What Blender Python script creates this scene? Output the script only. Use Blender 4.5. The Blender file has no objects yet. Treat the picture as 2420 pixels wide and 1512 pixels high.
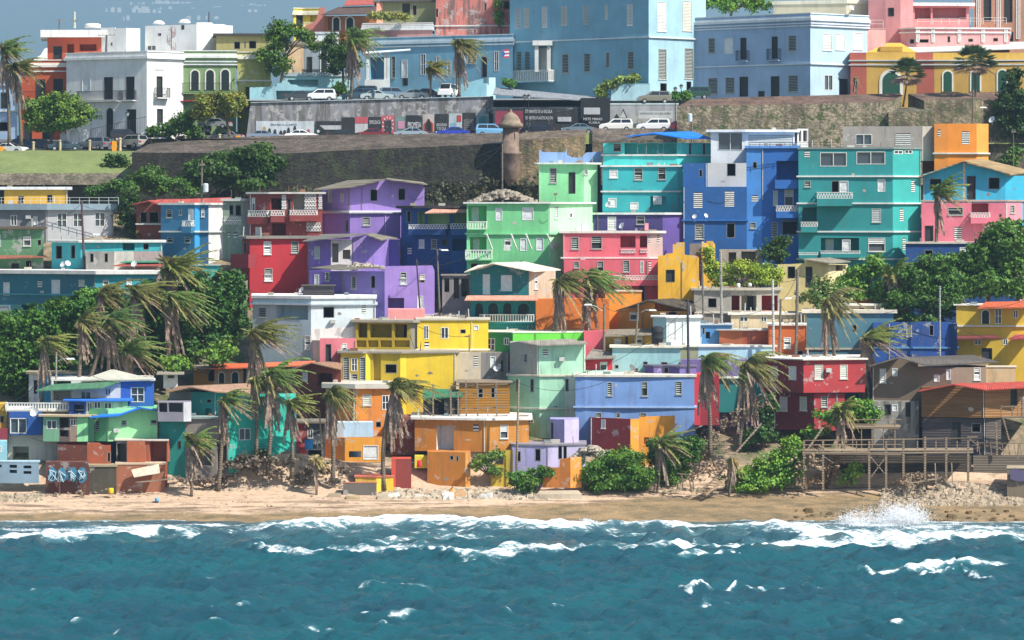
import bpy, math, random
import numpy as np
from mathutils import Vector, noise as mnoise
R = math.radians
random.seed(7); rng = np.random.default_rng(11)
sc = bpy.context.scene
F = 7200.0; CX = 1210.0; HY = 515.0; CH = 30.0      # focal length / horizon in 2420x1512 picture units, camera height
# ---------------------------------------------------------------- camera
cam = bpy.data.cameras.new('camera'); camo = bpy.data.objects.new('camera', cam)
sc.collection.objects.link(camo); sc.camera = camo
camo.location = (0, 0, CH); camo.rotation_euler = (R(90), 0, 0)
cam.sensor_width = 36; cam.lens = 36 * F / 2420; cam.shift_y = (HY - 756) / 2420.0
cam.clip_start = 1; cam.clip_end = 30000
# ---------------------------------------------------------------- sky, sun, exposure
SUN_A, SUN_E = 33, 48
w = bpy.data.worlds.new('World'); sc.world = w; w.use_nodes = True
nt = w.node_tree; bg = nt.nodes['Background']
sky = nt.nodes.new('ShaderNodeTexSky'); sky.sky_type = 'NISHITA'; sky.sun_disc = False
sx, sy, sz = math.cos(R(SUN_E)) * math.cos(R(SUN_A)), -math.cos(R(SUN_E)) * math.sin(R(SUN_A)), math.sin(R(SUN_E))
sky.sun_elevation = R(SUN_E); sky.sun_rotation = math.atan2(sx, sy)
nt.links.new(sky.outputs[0], bg.inputs[0]); bg.inputs[1].default_value = 0.088
sun = bpy.data.lights.new('sun', 'SUN'); suno = bpy.data.objects.new('sun', sun); sc.collection.objects.link(suno)
sun.energy = 5.0; sun.angle = R(0.5); sun.color = (1, 0.955, 0.88)
suno.rotation_euler = Vector((sx, sy, sz)).to_track_quat('Z', 'Y').to_euler()
suno.location = (100, 100, 200)
sc.view_settings.view_transform = 'Standard'; sc.view_settings.look = 'None'
sc.view_settings.exposure = 0.86; sc.view_settings.gamma = 1
sc.cycles.max_bounces = 5; sc.cycles.diffuse_bounces = 3; sc.cycles.transparent_max_bounces = 8

# ---------------------------------------------------------------- helpers
def P(x, y, d): return ((x - CX) / F * d, d, CH + (HY - y) / F * d)
def m2(px, d): return px / F * d
GL = [(150, 1512), (294, 1262), (302, 1232), (307, 1184), (312, 1143), (320, 1068), (378, 462), (386, 440)]
def zat(y, d): return CH + (HY - y) / F * d
GZ = [(-4000, -12.0), (150, -6), (290, -2.2), (301.5, -0.15), (307, zat(1184, 307)), (312, zat(1148, 312))] + \
     [(d, zat(1130 - (d - 312) * 680 / 66.0, d)) for d in (314, 320, 330, 340, 350, 360, 370)] + [(376, 30.6), (386, 30.2), (600, 34.5)]
def ground(X, Y):
    for (a, za), (b, zb) in zip(GZ, GZ[1:]):
        if Y <= b:
            return za + (zb - za) * (Y - a) / (b - a)
    return GZ[-1][1]
def dd(yb): return 312 + (1130 - yb) * 66 / 680.0

MATS = {}; HAZE = 0.00014
def lin(h):
    h = h.lstrip('#'); c = [int(h[i:i + 2], 16) / 255 for i in (0, 2, 4)]
    return tuple((v / 12.92 if v <= .04045 else ((v + .055) / 1.055) ** 2.4) for v in c) + (1,)
def base_mat(key):
    m = bpy.data.materials.new(key); m.use_nodes = True
    n = m.node_tree.nodes; l = m.node_tree.links
    return m, n, l, n['Principled BSDF']
def noise_node(n, l, scale, detail=4, vec=None, rough=.6):
    t = n.new('ShaderNodeTexNoise'); t.inputs['Scale'].default_value = scale
    t.inputs['Detail'].default_value = detail; t.inputs['Roughness'].default_value = rough
    if vec is not None: l.new(vec, t.inputs['Vector'])
    return t.outputs['Fac']
def pos(n, l, s=(1, 1, 1)):
    g = n.new('ShaderNodeNewGeometry'); mp = n.new('ShaderNodeMapping')
    mp.inputs['Scale'].default_value = s; l.new(g.outputs['Position'], mp.inputs['Vector'])
    return mp.outputs['Vector']
def ramp(n, l, fac, a, b):
    r = n.new('ShaderNodeMapRange'); r.inputs[1].default_value = a; r.inputs[2].default_value = b
    l.new(fac, r.inputs[0]); return r.outputs[0]
def mixc(n, l, fac, a, b, mode='MIX'):
    m = n.new('ShaderNodeMix'); m.data_type = 'RGBA'; m.blend_type = mode
    if isinstance(fac, float): m.inputs[0].default_value = fac
    else: l.new(fac, m.inputs[0])
    for k, v in ((6, a), (7, b)):
        if isinstance(v, tuple): m.inputs[k].default_value = v
        else: l.new(v, m.inputs[k])
    return m.outputs[2]
def mul(n, l, a, k):
    m = n.new('ShaderNodeMath'); m.operation = 'MULTIPLY'; l.new(a, m.inputs[0])
    if isinstance(k, (int, float)): m.inputs[1].default_value = k
    else: l.new(k, m.inputs[1])
    return m.outputs[0]
def bump(n, l, b, h, strength=.3, dist=.1):
    bp = n.new('ShaderNodeBump'); bp.inputs['Strength'].default_value = strength; bp.inputs['Distance'].default_value = dist
    l.new(h, bp.inputs['Height']); l.new(bp.outputs[0], b.inputs['Normal'])
KPAINT = 0.95
def M(hexc, kind='paint', wear=.35):
    """procedural material: kind in paint, worn, wood, stone, concrete, metal, tile, glass, leaf, frond, dark"""
    key = kind + hexc + str(wear)
    if key in MATS: return MATS[key]
    m, n, l, b = base_mat(kind + '_' + hexc)
    c = lin(hexc); c = tuple(v * KPAINT for v in c[:3]) + (1,)
    b.inputs['Roughness'].default_value = .8
    if 'Specular IOR Level' in b.inputs: b.inputs['Specular IOR Level'].default_value = .25
    g = c
    if kind in ('paint', 'worn', 'concrete'):
        if kind == 'worn': wear = max(wear, .75)
        big = ramp(n, l, noise_node(n, l, .35, 5, pos(n, l)), .3, .75)
        col = mixc(n, l, big, c, tuple(v * .74 for v in c[:3]) + (1,))
        # rain streaks and grime: a mark of its own shape
        st = ramp(n, l, noise_node(n, l, 1.6, 5, pos(n, l, (1, 1, .12)), .7), *((.50, .72) if wear < .95 else (.46, .60)))
        col = mixc(n, l, mul(n, l, st, .62 * wear + .08 if wear < .95 else .85), col, (.10, .09, .08, 1))
        # patches where the coat has flaked or faded
        fl = ramp(n, l, noise_node(n, l, .8, 7, pos(n, l), .72), .675 - .12 * wear, .69 - .12 * wear)
        col = mixc(n, l, mul(n, l, fl, .25 + .5 * wear if kind != 'paint' else .8 * wear), col, (.42, .40, .37, 1) if kind != 'concrete' else (.12, .11, .10, 1))
        fine = noise_node(n, l, 7, 3, pos(n, l))
        col = mixc(n, l, mul(n, l, ramp(n, l, fine, .35, .7), .12), col, (.2, .19, .17, 1))
        l.new(col, b.inputs['Base Color'])
        bump(n, l, b, fine, .25, .03)
    elif kind in ('metal', 'tile', 'wood'):
        s = {'metal': (2.2, .4, .4), 'tile': (3.2, 1.2, 3), 'wood': (.25, .25, 4.5)}[kind]
        f = noise_node(n, l, 1.0, 5, pos(n, l, s), .65)
        col = mixc(n, l, ramp(n, l, f, .35, .7), c, tuple(v * .6 for v in c[:3]) + (1,))
        f2 = ramp(n, l, noise_node(n, l, .7, 6, pos(n, l)), .5, .8)
        col = mixc(n, l, mul(n, l, f2, .45), col, (.16, .12, .09, 1))
        l.new(col, b.inputs['Base Color']); b.inputs['Roughness'].default_value = .7
        wv = n.new('ShaderNodeTexWave'); wv.inputs['Scale'].default_value = 1.6 if kind != 'wood' else 1.2
        wv.bands_direction = 'X' if kind != 'wood' else 'Z'
        l.new(pos(n, l), wv.inputs['Vector']); bump(n, l, b, wv.outputs['Fac'], .35, .08)
    elif kind == 'stone':
        v = n.new('ShaderNodeTexVoronoi'); v.inputs['Scale'].default_value = 2.4; v.feature = 'F1'
        nd = n.new('ShaderNodeTexNoise'); nd.inputs['Scale'].default_value = 1.1; l.new(pos(n, l, (1, 1, 1.5)), nd.inputs['Vector'])
        va = n.new('ShaderNodeVectorMath'); va.operation = 'ADD'; l.new(pos(n, l, (1, 1, 1.5)), va.inputs[0]); l.new(nd.outputs['Color'], va.inputs[1])
        l.new(va.outputs[0], v.inputs['Vector'])
        col = mixc(n, l, ramp(n, l, v.outputs['Distance'], .05, .75), c, tuple(x * .4 for x in c[:3]) + (1,))
        a = ramp(n, l, noise_node(n, l, .45, 8, pos(n, l, (1, 1, .7)), .75), .44, .60)
        col = mixc(n, l, mul(n, l, a, .85), col, tuple(x * .22 for x in c[:3]) + (1,))
        ro = ramp(n, l, noise_node(n, l, .9, 6, pos(n, l, (1, 1, .1)), .7), .5, .66); col = mixc(n, l, mul(n, l, ro, .7), col, (.035, .032, .028, 1))
        e = ramp(n, l, noise_node(n, l, .9, 6, pos(n, l), .7), .52, .58)
        col = mixc(n, l, mul(n, l, e, wear), col, (.05, .075, .022, 1))
        l.new(col, b.inputs['Base Color']); bump(n, l, b, v.outputs['Distance'], .5, .12)
    elif kind == 'rock':
        f = noise_node(n, l, 1.3, 7, pos(n, l), .7)
        l.new(mixc(n, l, ramp(n, l, f, .35, .65), c, tuple(v * .5 for v in c[:3]) + (1,)), b.inputs['Base Color']); bump(n, l, b, f, .5, .1)
    elif kind == 'spray':
        b.inputs['Base Color'].default_value = (.9, .92, .93, 1); tr = n.new('ShaderNodeBsdfTranslucent'); tr.inputs[0].default_value = (.95, .96, .97, 1)
        ms = n.new('ShaderNodeMixShader'); ms.inputs[0].default_value = .5
        l.new(b.outputs[0], ms.inputs[1]); l.new(tr.outputs[0], ms.inputs[2]); l.new(ms.outputs[0], n['Material Output'].inputs[0])
    elif kind == 'leaf' or kind == 'frond':
        c = tuple(v * 1.12 for v in c[:3]) + (1,) if kind == 'leaf' else c
        g = n.new('ShaderNodeNewGeometry'); cr = n.new('ShaderNodeValToRGB')
        cr.color_ramp.elements[0].color = tuple(v * .55 for v in c[:3]) + (1,)
        cr.color_ramp.elements[1].color = tuple(min(1, v * 1.55) for v in c[:3]) + (1,)
        l.new(g.outputs['Random Per Island'], cr.inputs[0])
        big = ramp(n, l, noise_node(n, l, .7, 4, pos(n, l)), .38, .62)
        col = mixc(n, l, mul(n, l, big, .75), cr.outputs[0], (c[0] * 1.7, c[1] * 1.15, c[2] * .7, 1) if kind == 'leaf' else (c[0] * 1.1, c[1] * .9, c[2], 1))
        dryp = ramp(n, l, noise_node(n, l, 1.1, 6, pos(n, l), .7), .60, .68)
        if kind == 'leaf': col = mixc(n, l, mul(n, l, dryp, .6), col, (.20, .13, .06, 1))
        l.new(col, b.inputs['Base Color']); b.inputs['Roughness'].default_value = .55
        tr = n.new('ShaderNodeBsdfTranslucent'); l.new(col, tr.inputs[0])
        ms = n.new('ShaderNodeMixShader'); ms.inputs[0].default_value = .22
        out = n['Material Output']; l.new(b.outputs[0], ms.inputs[1]); l.new(tr.outputs[0], ms.inputs[2]); l.new(ms.outputs[0], out.inputs[0])
    elif kind == 'glass':
        b.inputs['Base Color'].default_value = c; b.inputs['Roughness'].default_value = .12
        if 'Specular IOR Level' in b.inputs: b.inputs['Specular IOR Level'].default_value = .8
    elif kind == 'car':
        b.inputs['Base Color'].default_value = c; b.inputs['Roughness'].default_value = .3
        b.inputs['Coat Weight'].default_value = .6
    else:
        f = ramp(n, l, noise_node(n, l, 3, 4, pos(n, l)), .3, .7)
        l.new(mixc(n, l, f, c, tuple(v * .75 for v in c[:3]) + (1,)), b.inputs['Base Color'])
    MATS[key] = m
    return m
DARK = lambda: M('#26292c', 'flat')
WHITE = lambda: M('#e6e6df', 'flat')

COL = sc.collection
def empty(name, loc, label=None, cat=None, group=None):
    o = bpy.data.objects.new(name, None); COL.objects.link(o); o.location = loc
    o.empty_display_size = .5
    return tag(o, label, cat, group)
def tag(o, label=None, cat=None, group=None, kind=None):
    if label: o['label'] = label
    if cat: o['category'] = cat
    if group: o['group'] = group
    if kind: o['kind'] = kind
    return o
class MB:
    def __init__(s): s.v = []; s.f = []
    def poly(s, pts):
        i = len(s.v); s.v += [tuple(p) for p in pts]; s.f.append(list(range(i, i + len(pts))))
    def prism(s, bot, top):
        """bot/top: equal length rings (counter clockwise or not)"""
        i = len(s.v); n = len(bot); s.v += [tuple(p) for p in bot] + [tuple(p) for p in top]
        for k in range(n):
            j = (k + 1) % n; s.f.append([i + k, i + j, i + n + j, i + n + k])
        s.f.append([i + k for k in range(n)][::-1]); s.f.append([i + n + k for k in range(n)])
    def flat(s, ring, z0, z1): s.prism([(p[0], p[1], z0) for p in ring], [(p[0], p[1], z1) for p in ring])
    def box(s, x0, x1, y0, y1, z0, z1): s.flat([(x0, y0), (x1, y0), (x1, y1), (x0, y1)], z0, z1)
    def bar(s, a, b, r, sides=4, r2=None):
        a = Vector(a); b = Vector(b); dvec = b - a
        if dvec.length < 1e-5: return
        dvec.normalize(); u = dvec.cross(Vector((0, 0, 1)) if abs(dvec.z) < .9 else Vector((0, 1, 0))).normalized(); w = dvec.cross(u)
        r2 = r if r2 is None else r2
        A = []; B = []
        for k in range(sides):
            t = 2 * math.pi * (k + .5) / sides; e = u * math.cos(t) + w * math.sin(t)
            A.append(a + e * r); B.append(b + e * r2)
        s.prism(A, B)
    def tube(s, pts, rad, sides=6):
        pts = [Vector(p) for p in pts]; rings = []
        for k, p in enumerate(pts):
            t = (pts[min(k + 1, len(pts) - 1)] - pts[max(k - 1, 0)]).normalized()
            u = t.cross(Vector((0, 1, 0.01))).normalized(); w = t.cross(u); r = rad[k] if isinstance(rad, (list, tuple)) else rad
            rings.append([p + (u * math.cos(2 * math.pi * j / sides) + w * math.sin(2 * math.pi * j / sides)) * r for j in range(sides)])
        i = len(s.v)
        for rg in rings: s.v += [tuple(p) for p in rg]
        for k in range(len(rings) - 1):
            for j in range(sides):
                q = (j + 1) % sides; s.f.append([i + k * sides + j, i + k * sides + q, i + (k + 1) * sides + q, i + (k + 1) * sides + j])
        s.f.append([i + j for j in range(sides)][::-1]); s.f.append([i + (len(rings) - 1) * sides + j for j in range(sides)])
    def lathe(s, c, prof, sides=12):
        i = len(s.v)
        for r, z in prof:
            for j in range(sides):
                t = 2 * math.pi * j / sides; s.v.append((c[0] + r * math.cos(t), c[1] + r * math.sin(t), c[2] + z))
        for k in range(len(prof) - 1):
            for j in range(sides):
                q = (j + 1) % sides; s.f.append([i + k * sides + j, i + k * sides + q, i + (k + 1) * sides + q, i + (k + 1) * sides + j])
        s.f.append([i + j for j in range(sides)][::-1]); s.f.append([i + (len(prof) - 1) * sides + j for j in range(sides)])
    def build(s, name, mat, parent=None, smooth=False, off=None):
        if not s.f: return None
        me = bpy.data.meshes.new(name)
        o0 = Vector((0, 0, 0)); p = parent
        while p is not None: o0 += p.location; p = p.parent
        me.from_pydata([(x - o0.x, y - o0.y, z - o0.z) for x, y, z in s.v], [], s.f)
        me.materials.append(mat)
        if smooth: me.polygons.foreach_set('use_smooth', [True] * len(me.polygons))
        me.update()
        o = bpy.data.objects.new(name, me); COL.objects.link(o)
        if parent: o.parent = parent
        return o
def npmesh(name, V, k, mat, parent=None):
    """V: (N*k,3) array of separate k-gons"""
    N = len(V) // k; me = bpy.data.meshes.new(name)
    o0 = Vector((0, 0, 0)); p = parent
    while p is not None: o0 += p.location; p = p.parent
    V = V - np.array(o0)
    me.vertices.add(len(V)); me.vertices.foreach_set('co', V.astype(np.float32).ravel())
    me.loops.add(N * k); me.loops.foreach_set('vertex_index', np.arange(N * k, dtype=np.int32))
    me.polygons.add(N); me.polygons.foreach_set('loop_start', np.arange(0, N * k, k, dtype=np.int32))
    me.update(calc_edges=True); me.materials.append(mat)
    o = bpy.data.objects.new(name, me); COL.objects.link(o)
    if parent: o.parent = parent
    return o

# ---------------------------------------------------------------- buildings
class Face:
    def __init__(s, p0, p1):
        s.p0 = Vector(p0); s.p1 = Vector(p1); dv = s.p1 - s.p0; s.L = dv.length; s.u = dv.normalized()
        s.n = Vector((s.u.y, -s.u.x))
    def ux(s, x):
        a = (x - CX) / F; return (a * s.p0.y - s.p0.x) / (s.u.x - a * s.u.y)
    def uz(s, x, y):
        t = s.ux(x); dep = s.p0.y + t * s.u.y; return t, zat(y, dep)
    def pt(s, t, z, n=0): q = s.p0 + s.u * t + s.n * n; return (q.x, q.y, z)
    def box(s, mb, u0, u1, z0, z1, n0, n1):
        mb.prism([s.pt(u0, z0, n0), s.pt(u1, z0, n0), s.pt(u1, z0, n1), s.pt(u0, z0, n1)], [s.pt(u0, z1, n0), s.pt(u1, z1, n0), s.pt(u1, z1, n1), s.pt(u0, z1, n1)])
def scale_ring(ring, o):
    c = sum((Vector(p[:2]) for p in ring), Vector((0, 0))) / len(ring); out = []
    for p in ring:
        v = Vector(p[:2]) - c; r = v.length; out.append(tuple(c + v * ((r + o * 1.3) / max(r, .1))))
    return out
def parse(s):
    out = []
    for it in s.split(';'):
        q = it.split()
        if q: out.append((q[0],) + tuple(float(v) for v in q[1:]))
    return out
GLASSC = '#3c4a55'
def grid_wall(mb, f, za, zb, holes, back=None):
    us = sorted(set([0, f.L] + [h[0] for h in holes] + [h[1] for h in holes])); zs = sorted(set([za, zb] + [h[2] for h in holes] + [h[3] for h in holes]))
    us = [u for u in us if -1e-6 <= u <= f.L + 1e-6]; zs = [z for z in zs if za - 1e-6 <= z <= zb + 1e-6]
    for u0, u1 in zip(us, us[1:]):
        for z0, z1 in zip(zs, zs[1:]):
            uc, zc = (u0 + u1) / 2, (z0 + z1) / 2
            if any(h[0] < uc < h[1] and h[2] < zc < h[3] for h in holes): continue
            mb.poly([f.pt(u0, z0), f.pt(u1, z0), f.pt(u1, z1), f.pt(u0, z1)])
    for h in holes:
        u0, u1, z0, z1, dp, closed = h
        a = [f.pt(u0, z0), f.pt(u1, z0), f.pt(u1, z1), f.pt(u0, z1)]; b = [f.pt(u0, z0, -dp), f.pt(u1, z0, -dp), f.pt(u1, z1, -dp), f.pt(u0, z1, -dp)]
        for k in range(4): j = (k + 1) % 4; mb.poly([a[k], a[j], b[j], b[k]])
        if closed: mb.poly(b)
WR = random.Random(77)
DEPTHS = {'w': (.2, 0), 'd': (.2, 0), 'g': (.2, 0), 'p': (.16, 0), 'k': (.2, 0), 'h': (.25, 0), 'R': (1.7, 1), 'r': (.5, 1), 'i': (.16, 0), 'v': (.1, 0)}
def add_opening(root, f, tp, u0, u1, z0, z1, arg=None):
    nm = 'door' if tp in 'pk' else 'window'
    if tp == 'R' and arg:
        dr = MB(); a = u0 + (u1 - u0) * (.12 if arg == 1 else .5); b = a + min(.95, (u1 - u0) * .4); f.box(dr, a, b, z0 + .02, min(z1 - .15, z0 + 2.1), -1.69, -1.62); dr.build('door', M('#dfe2e0' if arg == 1 else '#34302c', 'flat'), root)
    if tp in ('R', 'r'): return
    if tp == 'i':
        al = MB(); a = [f.pt(u0, z0, -.15), f.pt(u1, z0, -.15), f.pt(u1, z1, -.15), f.pt(u0, z1, -.15)]; b = [f.pt(u0 + .1, z0 + .1, -1.6), f.pt(u1 - .1, z0 + .1, -1.6), f.pt(u1 - .1, z1 - .1, -1.6), f.pt(u0 + .1, z1 - .1, -1.6)]
        for k in range(4): j = (k + 1) % 4; al.poly([a[k], a[j], b[j], b[k]])
        al.poly(b); al.build('alcove', M(('#e4e6e8', '#b8d8a0', '#b03038', '#c8c0b0')[int(arg or 0)], 'paint', .3), root); return
    fr = MB(); t = .07; rv = WR.random()
    if tp in 'wdgpk' or tp == 'h':
        n0, n1 = -.12, (.03 if tp != 'h' else .012)
        if tp == 'h': t = .06
        f.box(fr, u0, u0 + t, z0, z1, n0, n1); f.box(fr, u1 - t, u1, z0, z1, n0, n1)
        f.box(fr, u0 + t, u1 - t, z1 - t, z1, n0, n1 - .002); f.box(fr, u0 + t, u1 - t, z0, z0 + t, n0, n1 - .002)
    if tp in 'wd':
        gap = .19; k = max(2, int((z1 - z0 - 2 * t) / gap)); gap = (z1 - z0 - 2 * t) / k
        if tp in 'wd': f.box(fr, u0 - .05, u1 + .05, z0 - .08, z0 - .004, -.02, .09)
        for i in range(k):
            zz = z0 + t + i * gap
            if root.name.startswith(('mansion', 'villa')): pass
            elif (rv < .22 and i < k * .45) or (.22 < rv < .34 and i == int(k * rv * 2)): continue
            if tp == 'd': o1, o2, hh = -.10, -.02, .45
            else: o1, o2, hh = -.06, -.0, .86
            a, b = u0 + t, u1 - t
            fr.prism([f.pt(a, zz, o2), f.pt(b, zz, o2), f.pt(b, zz, o2 - .02), f.pt(a, zz, o2 - .02)],
                     [f.pt(a, zz + gap * hh, o1), f.pt(b, zz + gap * hh, o1), f.pt(b, zz + gap * hh, o1 - .02), f.pt(a, zz + gap * hh, o1 - .02)])
    if tp == 'g':
        f.box(fr, (u0 + u1) / 2 - .04, (u0 + u1) / 2 + .04, z0 + t, z1 - t, -.1, .01)
        if z1 - z0 > 1.3 and arg != 1: f.box(fr, u0 + t, (u0 + u1) / 2 - .04, (z0 + z1) / 2 - .03, (z0 + z1) / 2 + .03, -.1, .0); f.box(fr, (u0 + u1) / 2 + .04, u1 - t, (z0 + z1) / 2 - .03, (z0 + z1) / 2 + .03, -.1, .0)
    if tp == 'p':
        f.box(fr, u0 + t, u1 - t, z0 + t, z1 - t, -.13, -.05)
        f.box(fr, u0 + .2, u1 - .2, z0 + .25, (z0 + z1) / 2 - .1, -.05, -.02) if u1 - u0 > .6 else None
    if tp == 'v':
        k = max(2, int((z1 - z0) / .22)); g = (z1 - z0) / k
        for i in range(k): f.box(fr, u0, u1, z0 + i * g, z0 + i * g + g * .55, -.08, .03)
    matf = {'w': M(('#e6e6df', '#e6e6df', '#d8d6c8', '#c4cac8', '#ecebe6')[int(rv * 4.99)], 'concrete', .15), 'd': M('#a9ada6', 'flat'), 'g': WHITE(), 'p': M('#dfe2e0', 'flat'), 'k': M('#4a4640', 'flat'), 'h': M('#8d8a83', 'flat'), 'v': WHITE()}[tp]
    o = fr.build(nm, matf, root)
    if tp in 'wdgkv' and o:
        pn = MB(); pn.poly([f.pt(u0, z0, -.13), f.pt(u1, z0, -.13), f.pt(u1, z1, -.13), f.pt(u0, z1, -.13)])
        pn.build('pane', M(GLASSC, 'glass') if tp == 'g' else (M('#34383a', 'flat') if tp != 'w' else M('#5b6164', 'flat')), o)
def lattice(mb, f, u0, u1, z0, z1, n0, n1, st):
    if st == 'lat':
        f.box(mb, u0, u1, z1 - .07, z1, n0 - .02, n1 + .02); f.box(mb, u0, u1, z0, z0 + .07, n0 - .02, n1 + .02)
        k = max(2, int((u1 - u0) / .3)); s = (u1 - u0) / k; zm = (z0 + z1) / 2
        for i in range(k):
            a = u0 + i * s
            for q in ((a, z0 + .07, a + s / 2, z1 - .07), (a + s / 2, z1 - .07, a + s, z0 + .07)):
                nn = (n0 + n1) / 2
                mb.prism([f.pt(q[0] - .03, q[1], nn - .03), f.pt(q[0] + .05, q[1], nn - .03), f.pt(q[0] + .05, q[1], nn + .03), f.pt(q[0] - .03, q[1], nn + .03)],
                         [f.pt(q[2] - .03, q[3], nn - .03), f.pt(q[2] + .05, q[3], nn - .03), f.pt(q[2] + .05, q[3], nn + .03), f.pt(q[2] - .03, q[3], nn + .03)])
    elif st == 'bal':
        f.box(mb, u0, u1, z1 - .1, z1, n0 - .03, n1 + .03); f.box(mb, u0, u1, z0, z0 + .08, n0 - .02, n1 + .02)
        k = max(2, int((u1 - u0) / .28)); s = (u1 - u0) / k
        for i in range(k + 1):
            a = u0 + i * s
            if a + .07 <= u1 + .08: f.box(mb, a - .06, a + .06, z0 + .08, z1 - .1, n0, n1)
    elif st == 'iron':
        nn = (n0 + n1) / 2
        f.box(mb, u0, u1, z1 - .05, z1, nn - .03, nn + .03); f.box(mb, u0, u1, z0, z0 + .05, nn - .03, nn + .03)
        k = max(2, int((u1 - u0) / .16)); s = (u1 - u0) / k
        for i in range(k + 1): f.box(mb, u0 + i * s - .015, u0 + i * s + .015, z0 + .05, z1 - .05, nn - .015, nn + .015)
    elif st == 'rail':
        nn = (n0 + n1) / 2
        for q in (1, .55): f.box(mb, u0, u1, z0 + (z1 - z0) * q - .04, z0 + (z1 - z0) * q, nn - .02, nn + .02)
        k = max(1, int((u1 - u0) / 1.1)); s = (u1 - u0) / k
        for i in range(k + 1): f.box(mb, u0 + i * s - .025, u0 + i * s + .025, z0, z1 - .05, nn - .025, nn + .025)
def add_balcony(root, f, st, x0, y0, x1, y1, dep, pc):
    u0, z1 = f.uz(x0, y0); u1, z0 = f.uz(x1, y1); zb = z0
    if u1 < u0: u0, u1 = u1, u0
    fl = MB(); f.box(fl, u0, u1, z0 - .14, z0, .002, dep)
    if st in ('sol', 'latp'):
        zz = z1 if st == 'sol' else z0 + (z1 - z0) * .5
        f.box(fl, u0, u1, z0, zz, dep - .12, dep); f.box(fl, u0, u0 + .12, z0, zz, .002, dep - .12); f.box(fl, u1 - .12, u1, z0, zz, .002, dep - .12)
        zb = zz
    b = fl.build('balcony', pc, root)
    if st != 'sol':
        rl = MB(); s2 = 'lat' if st == 'latp' else st
        lattice(rl, f, u0, u1, zb, z1, dep - .11, dep - .03, s2)
        g = Face((f.p0 + f.u * u0 + f.n * .01), (f.p0 + f.u * u0 + f.n * (dep - .1)))
        lattice(rl, g, 0, g.L, zb, z1, -.04, .04, s2)
        g = Face((f.p0 + f.u * u1 + f.n * .01), (f.p0 + f.u * u1 + f.n * (dep - .1)))
        lattice(rl, g, 0, g.L, zb, z1, -.04, .04, s2)
        rl.build('railing', M('#24282c', 'flat') if st == 'iron' else (M('#9aa5a8', 'flat') if st == 'rail' else WHITE()), b)
def jag(pts, amp=3, step=7, seed=1):
    """broken edge along an image polyline"""
    r = random.Random(seed); out = [pts[0]]
    for a, b in zip(pts, pts[1:]):
        n = max(1, int(abs(b[0] - a[0]) / step))
        for i in range(1, n): out.append((a[0] + (b[0] - a[0]) * i / n, a[1] + (b[1] - a[1]) * i / n + r.uniform(-amp, amp)))
        out.append(b)
    return out
CR = random.Random(31)
def weather(root, FS, holes, zt, zb, d):
    """drain pipes, cables, air conditioners and bare plaster patches on the walls"""
    for f, hs in zip(FS, holes):
        if f.L < 2.2: continue
        def free(u0, u1, z0, z1): return not any(h[0] - .1 < u1 and h[1] + .1 > u0 and h[2] - .1 < z1 and h[3] + .1 > z0 for h in hs)
        vis = max(zb, zt - 6)
        if CR.random() < .6:
            u = CR.choice((.12, f.L - .15, CR.uniform(.3, f.L - .3)))
            if free(u - .05, u + .05, vis, zt): mb = MB(); f.box(mb, u - .035, u + .035, vis, zt - .05, .005, .075); mb.build('drain_pipe', M(CR.choice(('#c9c9c0', '#8a8378', '#dcdcd4')), 'flat'), root)
        for k in range(int(f.L / 2.2)):
            u = CR.uniform(.3, f.L - .8); z = zt - CR.uniform(.2, 5.0); w_ = CR.uniform(.25, .9); h = CR.uniform(.15, .55)
            if z - h < vis + .3 or not free(u, u + w_, z - h, z): continue
            q = CR.random()
            if q < .62:
                n_ = 11; ring = [(u + w_ * (.5 + .5 * math.cos(t * 6.283 / n_) * CR.uniform(.45, 1)), z - h * (.5 + .5 * math.sin(t * 6.283 / n_) * CR.uniform(.45, 1))) for t in range(n_)]
                mb = MB(); mb.prism([f.pt(a, b, .001) for a, b in ring], [f.pt(a, b, .008) for a, b in ring]); mb.build('bare_plaster', M(CR.choice(('#b3aa9c', '#98918a', '#c9c0b0', '#8a7a6c')), 'worn', .8), root)
            elif q < .72: mb = MB(); f.box(mb, u, u + .55, z - .4, z, .005, .42); mb.build('air_conditioner', M('#c4c6c0', 'flat'), root)
            elif q < .85: mb = MB(); pts = [f.pt(u + (min(f.L - .1, u + 2.4) - u) * t / 6, z - .35 * math.sin(t / 6 * 3.14), .05) for t in range(7)]; mb.tube(pts, .016, 4); mb.build('cable', M('#3a3a3a', 'flat'), root)
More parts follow.
